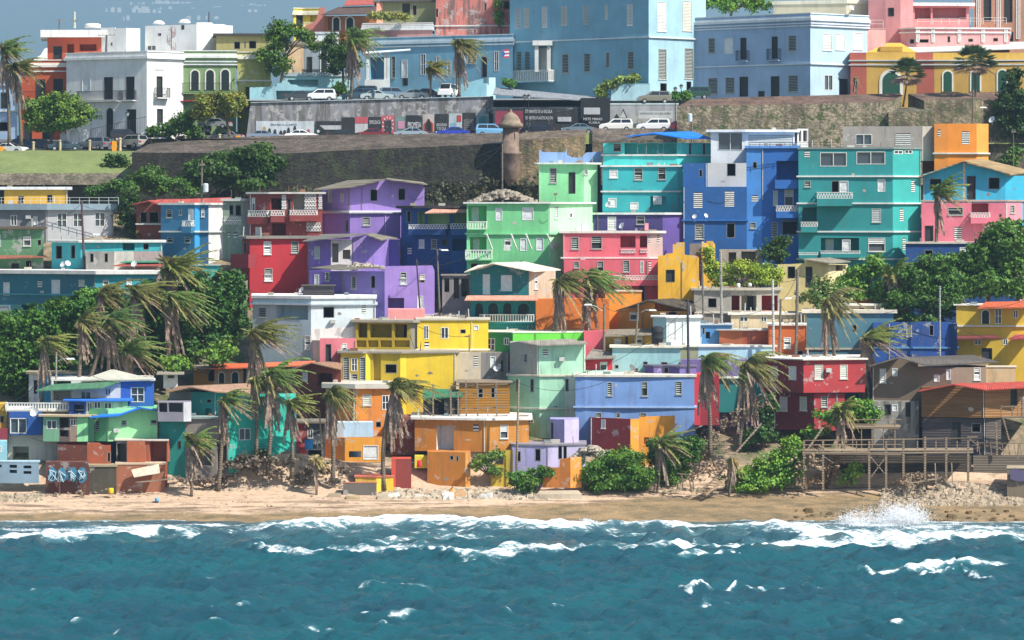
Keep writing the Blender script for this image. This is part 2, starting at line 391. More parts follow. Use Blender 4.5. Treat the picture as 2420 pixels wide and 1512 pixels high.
def clutter(root, ring, z, d):
    xs = [p[0] for p in ring]; ys = [p[1] for p in ring]; x0, x1 = min(xs) + .3, max(xs) - .3; y0 = max(ring[0][1], ring[-3][1]) + .3
    if x1 - x0 < 1.5: return
    for k in range(CR.randint(3, 6)):
        x = CR.uniform(x0, x1); y = y0 + CR.uniform(0, 1.6); q = CR.random(); mb = MB()
        if q < .55: h = CR.uniform(.3, 1.1); mb.bar((x, y, z - .05), (x + CR.uniform(-.08, .08), y, z + h), .035 if q < .35 else .06, 5); mb.build('rebar' if q < .35 else 'vent_pipe', M('#7d5f4c' if q < .35 else '#c9c9c2', 'flat'), root)
        elif q < 1.01: a = CR.uniform(.15, .5); mb.box(x - a, x + a, y - .25, y + .25, z - .02, z + CR.uniform(.12, .4)); mb.build('roof_box', M(('#a09888', '#c8c2b4', '#7c8a90', '#8a5c4a')[k % 4], 'concrete'), root)
        else:
            a = CR.uniform(.8, 2.2); mb.bar((x, y, z - .05), (x, y, z + .9), .03, 4); mb.bar((x + a, y, z - .05), (x + a, y, z + .9), .03, 4); mb.bar((x, y, z + .85), (x + a, y, z + .85), .012, 4); o = mb.build('clothes_line', M('#8a8a86', 'flat'), root)
            for j in range(int(a / .45)): c = MB(); c.box(x + .1 + j * .45, x + .42 + j * .45, y - .03, y, z + CR.uniform(.25, .5), z + .84); c.build('garment', M(('#e8e8e4', '#c04848', '#4870b0', '#e0c860', '#e8e8e4', '#50a088')[CR.randrange(6)], 'flat'), o)
def bld(name, label, d, yt, faces, col, ops='', bal='', roof=('flat', '#d8d6cc', .4, .22), led='', ledc='#dcdcd4', depth=7, yb=None, kind='paint',
        up=None, sheets=(), cat='house', group=None, wear=.35, lid=True, arch='', archc='#e8e6dc', lats='', rubble=None):
    """faces: (x0, x1, turn in degrees, optional colour) left to right; d: nearest depth; yt: wall top at the nearest corner"""
    xs = [faces[0][0]]; ys = [0.0]
    for fc in faces:
        w_ = m2(fc[1] - fc[0], d); xs.append(fc[1]); ys.append(ys[-1] + w_ * math.tan(R(fc[2])))
    mn = min(ys); deps = [d + v - mn for v in ys]
    ring = [((x - CX) / F * q, q) for x, q in zip(xs, deps)]
    back = max(deps) + depth
    bk = [((xs[-1] - CX) / F * back - .02, back), ((xs[0] - CX) / F * back + .02, back)]
    full = ring + bk
    zt = zat(yt, d); zb = ground(0, d) - .6 if yb is None else zat(yb, d)
    if zb > zt - 1: zb = zt - 1.5
    cx = sum(p[0] for p in full) / len(full)
    root = empty(name, (cx, d + depth / 2, zb), label, cat, group)
    FS = [Face(a, b) for a, b in zip(ring, ring[1:])]
    def which(x):
        for i, fc in enumerate(faces):
            if x <= fc[1]: return i
        return len(faces) - 1
    holes = [[] for _ in FS]; todo = []
    for q in parse(ops):
        tp, x0, y0, x1, y1 = q[:5]; i = which((x0 + x1) / 2); f = FS[i]
        u0 = f.ux(x0); u1 = f.ux(x1); _, z1 = f.uz((x0 + x1) / 2, y0); _, z0 = f.uz((x0 + x1) / 2, y1)
        u0 = max(u0, .03); u1 = min(u1, f.L - .03); z1 = min(z1, zt - .03); z0 = max(z0, zb + .05)
        if u1 - u0 < .1 or z1 - z0 < .1: continue
        dp, cl = DEPTHS[tp]
        holes[i].append((u0, u1, z0, z1, dp, cl)); todo.append((i, tp, u0, u1, z0, z1, q[5] if len(q) > 5 else None))
    groups = {}
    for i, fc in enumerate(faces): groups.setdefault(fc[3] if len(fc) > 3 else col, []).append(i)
    first = True
    for c, idx in groups.items():
        mb = MB()
        for i in idx: grid_wall(mb, FS[i], zb, zt, holes[i])
        if first:
            r2 = [ring[-1]] + bk + [ring[0]]
            for a, b in zip(r2, r2[1:]): mb.poly([(a[0], a[1], zb), (b[0], b[1], zb), (b[0], b[1], zt), (a[0], a[1], zt)])
            if lid: mb.poly([(p[0], p[1], zt - .01) for p in full])
        if up:
            for (i, pts) in up:
                if i in idx:
                    f = FS[i]; P3 = [f.uz(x, y) for x, y in pts]; base = zt
                    A = [f.pt(t, max(z, base + .01), 0) for t, z in P3]; B = [f.pt(t, max(z, base + .01), -.22) for t, z in P3]
                    for k in range(len(A) - 1):
                        a0, a1, b0, b1 = A[k], A[k + 1], B[k], B[k + 1]
                        mb.poly([(a0[0], a0[1], base), (a1[0], a1[1], base), a1, a0]); mb.poly([(b1[0], b1[1], base), (b0[0], b0[1], base), b0, b1]); mb.poly([a0, a1, b1, b0])
                    for (a0, b0) in ((A[0], B[0]), (A[-1], B[-1])): mb.poly([a0, b0, (b0[0], b0[1], base), (a0[0], a0[1], base)])
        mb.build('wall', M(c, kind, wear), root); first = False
    for i, tp, u0, u1, z0, z1, arg in todo: add_opening(root, FS[i], tp, u0, u1, z0, z1, arg)
    if roof:
        if roof[0] == 'flat':
            mb = MB(); mb.flat(scale_ring(full, roof[2]), zt + .005, zt + roof[3]); mb.build('roof', M(roof[1], 'concrete', .45), root)
        if roof[0] == 'para':        # parapet rim with cornice
            mb = MB(); mb.flat(scale_ring(full, .28), zt - .9, zt - .55); mb.flat(scale_ring(full, .14), zt - .55, zt - .3); mb.flat(scale_ring(full, .1), zt + .005, zt + .14)
            mb.build('cornice', M(roof[1], 'paint', .3), root)
    if led:
        mb = MB()
        for v in led.split():
            z = zat(float(v), d); mb.flat(scale_ring(full, .2), z - .1, z + .08)
        mb.build('ledge', M(ledc, 'concrete', .3), root)
    if group == 'houses stacked on the hillside': weather(root, FS, holes, zt, zb, d)
    if roof and roof[0] == 'flat' and group == 'houses stacked on the hillside': clutter(root, full, zt + roof[3], d)
    for sh in sheets:               # (colour, kind, [(x, y, depth offset) ...] , name)
        pts = [P(x, y, d + o) for x, y, o in sh[2]]
        mb = MB(); mb.prism([(p[0], p[1], p[2] - .12) for p in pts], pts); mb.build(sh[3] if len(sh) > 3 else 'roof', M(sh[0], sh[1]), root)
    for q in parse(bal):
        st, x0, y0, x1, y1, dep = q[:6]; i = which((x0 + x1) / 2)
        add_balcony(root, FS[i], st, x0, y0, x1, y1, dep, M(faces[i][3] if len(faces[i]) > 3 else col, kind, wear))
    for q in parse(lats):           # flat lattice screens on the wall
        st, x0, y0, x1, y1 = q[:5]; f = FS[which((x0 + x1) / 2)]; u0, z1 = f.uz(x0, y0); u1, z0 = f.uz(x1, y1); mb = MB()
        if st == 'scr':
            k = max(1, round((z1 - z0) / .42)); h = (z1 - z0) / k
            for j in range(k): lattice(mb, f, u0, u1, z0 + j * h, z0 + (j + 1) * h - .004, .04, .1, 'lat')
        else: lattice(mb, f, u0, u1, z0, z1, .04, .1, st)
        mb.build('screen' if st == 'scr' else 'railing', M('#24282c', 'flat') if st == 'iron' else WHITE(), root)
    for q in parse(arch):           # arched windows/doors: surround + dark arched leaf
        _, x0, y0, x1, y1 = q[:5]; f = FS[which((x0 + x1) / 2)]; u0, z1 = f.uz(x0, y0); u1, z0 = f.uz(x1, y1)
        cu = (u0 + u1) / 2
        def ring_(r, n):
            zc = z1 - (u1 - u0) / 2
            return [f.pt(cu - r, z0, n)] + [f.pt(cu - r * math.cos(math.pi * t / 12), zc + r * math.sin(math.pi * t / 12), n) for t in range(13)] + [f.pt(cu + r, z0, n)]
        a = MB(); r = (u1 - u0) / 2; a.prism(ring_(r, .01), ring_(r, .09)); o = a.build('window', M(archc, 'paint', .2), root)
        a = MB(); rr = r * .74; a.prism(ring_(rr, .092), ring_(rr, .1)); a.build('pane', M('#22302f' if q[0] == 'a' else '#23513f', 'flat'), o)
    root['_d'] = d
    return root, FS, zt
# ================================================================ terrain
def fbm(x, y, s, o=4, seed=0.0):
    v = 0; a = 1; t = 0
    for k in range(o):
        v += a * mnoise.noise((x * s + seed, y * s - seed, seed * 1.7)); t += a; a *= .5; s *= 2.1
    return v / t
def bumpg(X, Y, x, y, d, rx, rd, h):
    px = (x - CX) / F * d; return h * math.exp(-((X - px) / rx) ** 2 - ((Y - d) / rd) ** 2)
def gheight(X, Y):
    z = ground(X, Y)
    if 303 < Y < 385:
        z += .25 * fbm(X, Y, .12, 4, 3.1) * min(1, (Y - 303) / 8)
    z += bumpg(X, Y, 640, 1080, 314.5, 4.2, 2.2, 1.7) + bumpg(X, Y, 760, 1090, 313.5, 3.5, 1.6, .9)
    z += bumpg(X, Y, 2230, 1140, 311.5, 6, 1.8, .8)
    px = X / Y * F + CX
    if px > 1450: z -= .35 * min(1, (px - 1450) / 400) * max(0, 1 - abs(Y - 309) / 8)
    return z
def gz(x, d): return gheight((x - CX) / F * d, d)
def sheet(name, xs, ys, fn, mat, smooth=True):
    V = [(x, y, fn(x, y)) for y in ys for x in xs]; nx = len(xs)
    Fc = [[j * nx + i, j * nx + i + 1, (j + 1) * nx + i + 1, (j + 1) * nx + i] for j in range(len(ys) - 1) for i in range(nx - 1)]
    me = bpy.data.meshes.new(name); me.from_pydata(V, [], Fc); me.materials.append(mat)
    if smooth: me.polygons.foreach_set('use_smooth', [True] * len(me.polygons))
    o = bpy.data.objects.new(name, me); COL.objects.link(o); tag(o, kind='structure'); return o
def frange(a, b, s): return [a + (b - a) * i / max(1, round((b - a) / s)) for i in range(max(1, round((b - a) / s)) + 1)]
# ground material: pale sand, wet brown shelf by the water, dirt and scrub higher up
m, n, l, b = base_mat('ground'); b.inputs['Roughness'].default_value = .95
g = n.new('ShaderNodeNewGeometry'); sp = n.new('ShaderNodeSeparateXYZ'); l.new(g.outputs['Position'], sp.inputs[0])
nz = noise_node(n, l, .35, 6, pos(n, l, (.5, 1, 1)), .7)
sand = mixc(n, l, ramp(n, l, noise_node(n, l, .9, 5, pos(n, l)), .35, .7), (.57, .41, .28, 1), (.50, .35, .23, 1))
deb = ramp(n, l, noise_node(n, l, 1.6, 8, pos(n, l, (.45, 1, 1)), .75), .53, .62)
sand = mixc(n, l, mul(n, l, deb, .55), sand, (.17, .12, .08, 1))
wet = mixc(n, l, ramp(n, l, noise_node(n, l, .8, 7, pos(n, l, (.4, 1, 1)), .7), .4, .62), (.30, .20, .10, 1), (.13, .10, .05, 1))
# wet limit climbs to the right of the beach
xr = ramp(n, l, sp.outputs[0], -20, 22); lim = mul(n, l, xr, 1.3)
def math2(op, a, b_):
    q = n.new('ShaderNodeMath'); q.operation = op
    for i, v in enumerate((a, b_)):
        if isinstance(v, (int, float)): q.inputs[i].default_value = v
        else: l.new(v, q.inputs[i])
    return q.outputs[0]
hh = math2('ADD', math2('SUBTRACT', sp.outputs[2], lim), math2('MULTIPLY', math2('SUBTRACT', nz, .5), 1.2))
sw_ = ramp(n, l, noise_node(n, l, 1.0, 7, pos(n, l, (.16, 1.6, 1)), .7), .50, .56); swz = mul(n, l, ramp(n, l, hh, 2.0, 1.1), sw_); sand = mixc(n, l, mul(n, l, swz, .8), sand, (.11, .075, .045, 1))
col = mixc(n, l, ramp(n, l, hh, .42, .66), wet, sand)
dirt = mixc(n, l, ramp(n, l, noise_node(n, l, .5, 7, pos(n, l), .7), .4, .6), (.30, .22, .14, 1), (.15, .12, .075, 1))
grn = ramp(n, l, noise_node(n, l, .25, 6, pos(n, l), .65), .5, .6)
dirt = mixc(n, l, mul(n, l, grn, .8), dirt, (.05, .09, .02, 1))
hi = ramp(n, l, math2('ADD', sp.outputs[1], math2('MULTIPLY', nz, 5.0)), 316.5, 319.5)
col = mixc(n, l, hi, col, dirt); l.new(col, b.inputs['Base Color'])
bump(n, l, b, noise_node(n, l, 1.4, 8, pos(n, l), .75), .9, .35)
GM = m
sheet('beach', frange(-95, 95, .55), frange(296, 322, .4), gheight, GM)
sheet('hillside', frange(-95, 95, 1.5), frange(322, 386, 1.5), gheight, GM)
sheet('ground', [-3000, -800, -200, -95, 0, 95, 200, 800, 3000], [386, 430, 480, 600], lambda X, Y: 34.2 if Y < 590 else 30, M('#7d7a66', 'concrete'))
sheet('ground', [-3000, -800, -200, -95], [290, 302, 322, 386, 600], lambda X, Y: gheight(0, Y) if Y < 600 else 34, GM)
sheet('ground', [95, 200, 800, 3000], [290, 302, 322, 386, 600], lambda X, Y: gheight(0, Y) if Y < 600 else 34, GM)
# lawn in front of the upper street
m, n, l, b = base_mat('lawn_grass'); b.inputs['Roughness'].default_value = .9
c1 = mixc(n, l, ramp(n, l, noise_node(n, l, .3, 7, pos(n, l), .7), .35, .65), (.15, .19, .055, 1), (.10, .14, .04, 1))
l.new(mixc(n, l, mul(n, l, ramp(n, l, noise_node(n, l, 2.2, 6, pos(n, l), .7), .5, .7), .5), c1, (.30, .26, .12, 1)), b.inputs['Base Color']); bump(n, l, b, noise_node(n, l, 3, 5), .6, .2)
LM = m
def prof(p):
    def fn(X, Y):
        for (a, za), (c, zc) in zip(p, p[1:]):
            if Y <= c: return za + (zc - za) * (Y - a) / (c - a)
        return p[-1][1]
    return fn
def xr_(x0, x1, d, s=2): return frange((x0 - CX) / F * d, (x1 - CX) / F * d, s)
lf = prof([(387, zat(442, 387)), (389, zat(410, 389)), (396, zat(368, 396)), (400.5, zat(356, 400.5)), (403, zat(355, 403))])
sheet('lawn', xr_(-60, 330, 395, .8), [389, 391, 393, 396, 398, 400.5, 402], lambda X, Y: lf(X, Y) + .15 * fbm(X, Y, .2, 3), LM)
sheet('retaining_slope', xr_(-60, 318, 388, .8), [386.2, 387.2, 388, 389.02], lambda X, Y: prof([(386.2, zat(444, 386.2)), (389.02, zat(409, 389.02))])(X, Y) + .12 * fbm(X, Y, .5, 3), M('#8f8471', 'stone', .2))
sheet('street', xr_(-100, 420, 404, 4), [401.5, 404, 408, 418, 440], prof([(401.5, zat(353, 401.5)), (404, zat(350, 404)), (408, zat(333, 408)), (440, zat(320, 440))]), M('#5c5c5e', 'concrete'))
sheet('street', xr_(345, 1700, 400, 4), [394.5, 398, 404.5, 406.5], prof([(394.5, zat(328, 396)), (406.5, zat(327, 402))]), M('#66666a', 'concrete'))
sheet('parking_terrace', xr_(560, 2500, 412, 4), [405.8, 409, 412, 418, 440], prof([(405.8, zat(238, 405.8)), (409, zat(236, 409)), (440, zat(225, 440))]), M('#8a8a88', 'concrete'))
sheet('grass_bank', xr_(1380, 2450, 398, 2), [391, 394, 398, 404.5], prof([(391, zat(340, 391)), (398, zat(305, 398)), (404.5, zat(300, 404.5))]), LM)
# far shore hills with a pale town
def hill(X, Y):
    X /= 1.8; Y /= 1.8; a = max(0, (Y - 3600) / 3000); return 1.8 * (min(1, a) ** 1.1 * (520 + 190 * fbm(X, Y, .0005, 5, 2.2)) + 45 * fbm(X, Y, .003, 4) * min(1, a)) + 2
sheet('hills', frange(-7500, 7500, 300), frange(6300, 14700, 260), hill, M('#4a6044', 'flat'))
vv = []; r_ = random.Random(3)
mb = MB()
for cxp, cyp, nn, sp_ in ((395, 8, 26, 13), (340, 22, 26, 26), (375, 30, 3, 5), (510, 22, 6, 9), (438, 18, 8, 20), (575, 6, 4, 5), (250, 40, 5, 40), (590, 25, 6, 10), (470, 45, 6, 40), (620, 15, 8, 20), (120, 15, 3, 40)):
    for k in range(nn):
        x = cxp + r_.gauss(0, sp_); y = cyp + r_.gauss(0, 3.5)
        for Y in range(6600, 14400, 200):       # find where the line of sight meets the hill
            X = (x - CX) / F * Y
            if hill(X, Y) >= zat(y, Y):
                s_ = r_.uniform(2, 5.5); zz = hill(X, Y); mb.box(X - s_ * 1.2, X + s_ * 1.2, Y - s_, Y + s_, zz - 25, zz + r_.uniform(2, 7)); break
o = mb.build('distant_town', M('#f0ead8', 'flat')); tag(o, 'pale scattered buildings on the hazy hills beyond the bay', 'town', kind='stuff')
sheet('water', [-6000, -200, 0, 200, 6000], [600, 1500, 3600, 7000], lambda X, Y: -.3, M('#2f5a66', 'flat'))

# ================================================================ sea
GX, GY = 300, 330
def ndgrid(x0, x1, dx, y0, y1, dy): return np.meshgrid(np.arange(x0, x1 + dx / 2, dx), np.arange(y0, y1 + dy / 2, dy))
def vnoise(X, Y, seed, sx_, sy_):
    """smooth value noise on arrays"""
    u = X / sx_; v = Y / sy_; iu = np.floor(u).astype(int); iv = np.floor(v).astype(int); fu = u - iu; fv = v - iv
    fu = fu * fu * (3 - 2 * fu); fv = fv * fv * (3 - 2 * fv)
    def h(a, b_):
        q = (a * 374761393 + b_ * 668265263 + seed * 974711) & 0x7fffffff; q = (q ^ (q >> 13)) * 1274126177 & 0x7fffffff
        return ((q ^ (q >> 16)) & 0xffff) / 65535.0
    return (h(iu, iv) * (1 - fu) + h(iu + 1, iv) * fu) * (1 - fv) + (h(iu, iv + 1) * (1 - fu) + h(iu + 1, iv + 1) * fu) * fv
def vf(X, Y, seed, sx_, sy_, o=4):
    v = 0; a = 1; t = 0
    for k in range(o): v = v + a * vnoise(X, Y, seed + k, sx_, sy_); t += a; a *= .55; sx_ /= 2.05; sy_ /= 2.05
    return v / t
X, Y = ndgrid(-62, 62, .2, 196, 307, .22)
Z = np.zeros_like(X); rs = np.random.default_rng(4)
for k in range(54):        # wind sea: crests roughly along the shore
    lam = float(np.exp(rs.uniform(math.log(.8), math.log(6 if k > 3 else 12)))); th = float(rs.normal(0, .5)) + math.pi / 2 + .15; amp = .040 * lam ** .5 * rs.uniform(.5, 1)
    kx, ky = math.cos(th) * 2 * math.pi / lam, math.sin(th) * 2 * math.pi / lam; ph = rs.uniform(0, 6.28)
    gmod = .25 + 1.5 * vnoise(X, Y, 50 + k, 5 + lam * 1.6, 4 + lam)
    q = kx * X + ky * Y + ph + 2.2 * vnoise(X, Y, 80 + k, 4 + lam * 1.2, 4 + lam)
    Z += amp * gmod * (1 - 2 * np.abs(np.sin(q / 2)) ** 1.2)
Z += .12 * (vf(X, Y, 9, 1.5, .8, 3) - .5)
foam = np.zeros_like(X)
def img(x, y, z=0):        # picture point lying on the sea level
    d_ = (CH - z) * F / (y - HY); return (x - CX) / F * d_, d_
shore = np.interp(X, [-60, -30, 0, 30, 60], [301.6, 302.0, 302.8, 302.0, 300.2])
calm = np.clip((shore + 1 - Y) / 14, .12, 1); Z *= calm
# breaking waves: (front line in the picture, crest height, metres of white water behind the front, strength, metres of white face in front)
BR = [([(-20, 1272), (120, 1272), (250, 1268), (340, 1262), (400, 1254), (460, 1262)], .75, 9, 1.0, 1.2),
      ([(200, 1246), (420, 1242), (540, 1240)], .15, 3, .8, .3),
      ([(590, 1250), (720, 1250), (830, 1246), (960, 1240), (1060, 1242), (1200, 1247), (1330, 1250), (1400, 1247), (1460, 1243)], .95, 10, 1.05, 1.4),
      ([(1440, 1243), (1600, 1247), (1720, 1248), (1830, 1247), (1960, 1250)], .6, 5, .95, .8),
      ([(1400, 1262), (1700, 1262), (1950, 1260)], .2, 5, .36, .2),
      ([(860, 1276), (1000, 1268), (1100, 1262), (1180, 1264)], .12, 3.5, .5, .3),
      ([(590, 1288), (640, 1298), (720, 1304), (850, 1298), (975, 1290)], .42, 4.5, .66, .5),
      ([(975, 1288), (1030, 1300), (1100, 1308), (1200, 1306), (1300, 1300), (1450, 1290)], .45, 6.5, .72, .6),
      ([(1440, 1289), (1560, 1288), (1700, 1287), (1830, 1286), (1960, 1284), (2100, 1286), (2250, 1282)], .35, 6.5, .85, .7),
      ([(1830, 1252), (1900, 1262), (1990, 1268), (2080, 1272), (2200, 1274), (2300, 1268), (2440, 1268)], .5, 12, 1.0, 1.0),
      ([(2280, 1248), (2440, 1250)], .2, 4, .8, .4),
      ([(2045, 1338), (2075, 1345), (2110, 1341), (2150, 1336)], .42, 2.2, .92, .4),
      ([(2145, 1338), (2210, 1334), (2262, 1326), (2284, 1340)], .45, 2.2, .95, .4), ([(2170, 1356), (2230, 1344), (2262, 1334)], .45, 1.8, .85, .3),
      ([(2265, 1326), (2340, 1325), (2440, 1325)], .3, 1.8, .85, .2),
      ([(1722, 1394), (1750, 1384), (1780, 1388)], .45, 2.8, .95, .4), ([(1586, 1382), (1610, 1376), (1628, 1380)], .3, 1.6, .8, .2), ([(1634, 1392), (1656, 1384), (1672, 1386)], .5, 2, .9, .3), ([(1800, 1382), (1822, 1386)], .5, 2, .9, .2),
      ([(860, 1382), (940, 1376), (1005, 1380)], .4, 2, .55, .2), ([(1610, 1306), (1650, 1302), (1672, 1300)], .45, 2.4, .8, .4), ([(1688, 1304), (1735, 1298), (1755, 1304)], .5, 2.8, .85, .4),
      ([(1355, 1334), (1440, 1337)], .2, 1.4, .6, .2), ([(240, 1490), (290, 1482)], .2, 1.2, .5, .1), ([(735, 1476), (775, 1480)], .3, 1.8, .6, .2), ([(935, 1452), (990, 1446)], .35, 2, .75, .2), ([(845, 1444), (880, 1442)], .3, 1.6, .7, .2),
      ([(1176, 1444), (1198, 1446)], .3, 1.2, .6, .1), ([(2305, 1356), (2342, 1362)], .4, 1.6, .65, .2), ([(1815, 1381), (1930, 1377)], .25, 1.2, .5, .1), ([(1995, 1382), (2080, 1378)], .25, 1.2, .5, .1), ([(1655, 1418), (1670, 1414)], .3, 1.6, .8, .1), ([(1708, 1419), (1724, 1416)], .3, 1.2, .7, .1), ([(60, 1388), (90, 1384)], .25, 1.2, .5, .1), ([(480, 1360), (520, 1358)], .25, 1, .5, .1)]
for pts, hgt, wid, st, fr_ in BR:
    small = wid < 4; hgt *= .7 if small else .85; wid *= .6 if small else .8; st *= .88; wp = [img(*p) for p in pts]; xs = np.array([p[0] for p in wp]); ys = np.array([p[1] for p in wp]); big = wid > 4
    inx = (X > xs[0] - .6) & (X < xs[-1] + .6); yc = np.interp(X, xs, ys) + (2.2 if big else .8) * (vf(X, Y * 0, 61, 4.5, 1, 3) - .5)
    yc = yc + .8
    endf = np.clip(np.minimum(X - xs[0] + .6, xs[-1] + .6 - X) / max(.9, .16 * (xs[-1] - xs[0])), 0, 1) ** .7
    t = Y - yc; wv = .35 + 1.3 * vf(X, Y * 0, 71, 3.4, 1, 3)
    prof_ = np.where(t > 0, np.exp(-(t / (.22 * wid + .7)) ** 2), np.exp(-(t / (1.1 + .16 * wid)) ** 2))
    Z = np.where(inx, Z + hgt * endf * prof_ * (.55 + .6 * wv), Z)
    fo = np.where(t > 0, np.exp(-(np.maximum(t, 0) / (wid * (.35 + .65 * wv))) ** 1.6), np.exp(-(t / (fr_ * wv + .12)) ** 2)) * (.25 + .75 * endf)
    foam = np.where(inx, np.maximum(foam, fo * st), foam)
caps = np.clip((vf(X, Y, 91, 4, 2, 3) - .56) * 6, 0, 1) * np.clip((Z - .20) * 6, 0, 1); foam = np.maximum(foam, .8 * caps * np.clip((300 - Y) / 20, 0, 1))
sw = shore + 2.0 * (vf(X, Y * 0, 15, 9, 1, 3) - .5)
foam = np.maximum(foam, np.clip(1 - np.abs(Y - sw - .3) / 1.1, 0, 1) * .62)
streak = np.clip((vf(X, Y, 44, 9, 1.2, 4) - .5) * 3.2, 0, 1) * np.clip((Y - 284) / 8, 0, 1) * .42; foam = np.maximum(foam, streak)
Z += foam * .22 * vf(X, Y, 5, .9, .6, 3); Z = np.where(Y > shore + 3.5, np.minimum(Z, -.05), Z)
weed = np.clip((vf(X, Y, 121, 5, .8, 4) - .60) * 6, 0, .8) * np.clip(1 - np.abs(Y - 286) / 9, 0, 1) * (1 - foam)
murk = np.clip((Y - 280) / 20, 0, 1)
ny_, nx_ = X.shape; me = bpy.data.meshes.new('sea'); V = np.stack([X, Y, Z], -1).reshape(-1, 3).astype(np.float32)
me.vertices.add(len(V)); me.vertices.foreach_set('co', V.ravel())
idx = np.arange(ny_ * nx_).reshape(ny_, nx_); q = np.stack([idx[:-1, :-1], idx[:-1, 1:], idx[1:, 1:], idx[1:, :-1]], -1).reshape(-1, 4).astype(np.int32)
me.loops.add(q.size); me.loops.foreach_set('vertex_index', q.ravel()); me.polygons.add(len(q)); me.polygons.foreach_set('loop_start', np.arange(0, q.size, 4, dtype=np.int32))
me.polygons.foreach_set('use_smooth', np.ones(len(q), dtype=bool)); me.update(calc_edges=True)
for nm_, ar in (('foam', foam), ('weed', weed), ('murk', murk)):
    at = me.attributes.new(nm_, 'FLOAT', 'POINT'); at.data.foreach_set('value', ar.ravel().astype(np.float32))
m, n, l, b = base_mat('sea_water')
def attr(nm_):
    a = n.new('ShaderNodeAttribute'); a.attribute_name = nm_; return a.outputs['Fac']
deep = mixc(n, l, ramp(n, l, noise_node(n, l, .10, 4, pos(n, l, (.6, 1, 1))), .35, .65), (.008, .062, .092, 1), (.006, .092, .116, 1))
shal = mixc(n, l, ramp(n, l, noise_node(n, l, .2, 4, pos(n, l, (.4, 1, 1))), .4, .6), (.035, .085, .12, 1), (.07, .14, .15, 1))
col = mixc(n, l, mul(n, l, attr('murk'), .8), deep, shal)
col = mixc(n, l, mul(n, l, attr('weed'), .6), col, (.22, .14, .09, 1))
br = n.new('ShaderNodeMath'); br.operation = 'MULTIPLY_ADD'; l.new(attr('foam'), br.inputs[0]); br.inputs[1].default_value = 1.25
nf = n.new('ShaderNodeMath'); nf.operation = 'MULTIPLY_ADD'; l.new(noise_node(n, l, 2.0, 9, pos(n, l, (.42, 1.1, 1)), .74), nf.inputs[0]); nf.inputs[1].default_value = 3.4; nf.inputs[2].default_value = -1.82; l.new(nf.outputs[0], br.inputs[2])
ff = ramp(n, l, br.outputs[0], .34, .72)
gate = ramp(n, l, attr('foam'), .04, .2); ff = mul(n, l, ff, gate)
aer = mul(n, l, ramp(n, l, attr('foam'), .1, .8), .75); col = mixc(n, l, aer, col, (.16, .34, .37, 1))
l.new(mixc(n, l, ff, col, (.80, .83, .84, 1)), b.inputs['Base Color'])
rg = n.new('ShaderNodeMapRange'); rg.inputs[3].default_value = .13; rg.inputs[4].default_value = .8; l.new(ff, rg.inputs[0]); l.new(rg.outputs[0], b.inputs['Roughness'])
b.inputs['IOR'].default_value = 1.33
if 'Specular IOR Level' in b.inputs: b.inputs['Specular IOR Level'].default_value = .5
bump(n, l, b, noise_node(n, l, 1.6, 8, pos(n, l, (.55, 1.1, 1)), .75), 1.0, .45)
me.materials.append(m); o = bpy.data.objects.new('sea', me); COL.objects.link(o); tag(o, kind='structure')
SEA = m
sheet('sea', [-6000, -300, -62], [0, 196, 303], lambda X, Y: -.05, m); sheet('sea', [62, 300, 6000], [0, 196, 303], lambda X, Y: -.05, m); sheet('sea', [-62, 0, 62], [-400, 0, 196], lambda X, Y: -.05, m)
# spray of the breaking wave: clouds of small droplets
def spray(plumes, label):
    vs = []
    for (x, y, rx, ry, nn, d_) in plumes:
        c_ = np.array(P(x, y, d_)); a = rng.normal(0, 1, (nn, 3)); r = np.linalg.norm(a, axis=1, keepdims=True); a = a * .52
        p = c_ + a * np.array([m2(rx, d_), .9, m2(ry, d_)]); p[:, 2] = np.maximum(p[:, 2], -.1)
        sz_ = rng.uniform(.018, .055, (nn, 1, 1)); tri = rng.normal(0, 1, (nn, 3, 3)) * sz_ * np.array([1, 1, 1.3]); vs.append((p[:, None, :] + tri).reshape(-1, 3))
    m_ = M('#f4f6f6', 'spray'); o_ = npmesh('spray', np.concatenate(vs), 3, m_); tag(o_, label, 'spray', kind='stuff')
spray([(2130, 1230, 40, 20, 9000, 300.2), (2095, 1238, 50, 16, 5000, 300), (2130, 1224, 46, 24, 5200, 300.4), (2105, 1214, 50, 26, 1500, 300.8), (2150, 1206, 40, 24, 900, 301), (2165, 1225, 34, 26, 2200, 300.2), (2060, 1226, 50, 22, 1600, 300.4), (2020, 1226, 40, 22, 1300, 300), (2150, 1238, 30, 22, 2600, 300), (2095, 1245, 50, 12, 2600, 299.8), (2020, 1240, 34, 16, 2200, 299.8), (2000, 1232, 22, 14, 900, 300), (2060, 1255, 60, 8, 2500, 298.5),
       (2240, 1256, 40, 8, 2000, 298), (2258, 1246, 16, 9, 1000, 298.4), (2190, 1266, 50, 6, 1500, 297), (2325, 1266, 30, 5, 800, 296.5), (2115, 1200, 30, 12, 260, 301), (1940, 1250, 60, 6, 1200, 299.5)], 'burst of white spray where a wave breaks at the right end of the beach')
spray([(x, y - 1, 16, 3.5, 260, dd_) for x, y, dd_ in [(xx, 1256 - (xx > 330) * 3, 294) for xx in range(0, 430, 22)]] + [(xx, yy, 16, 3.5, 260, 301) for xx, yy in ((800, 1232), (840, 1229), (880, 1226), (920, 1223), (960, 1222), (1000, 1224), (1060, 1230), (1100, 1231), (1140, 1233), (1200, 1236), (1270, 1236), (1330, 1235), (1385, 1229), (1400, 1233))], 'low foam spray along the breaking wave crests') 
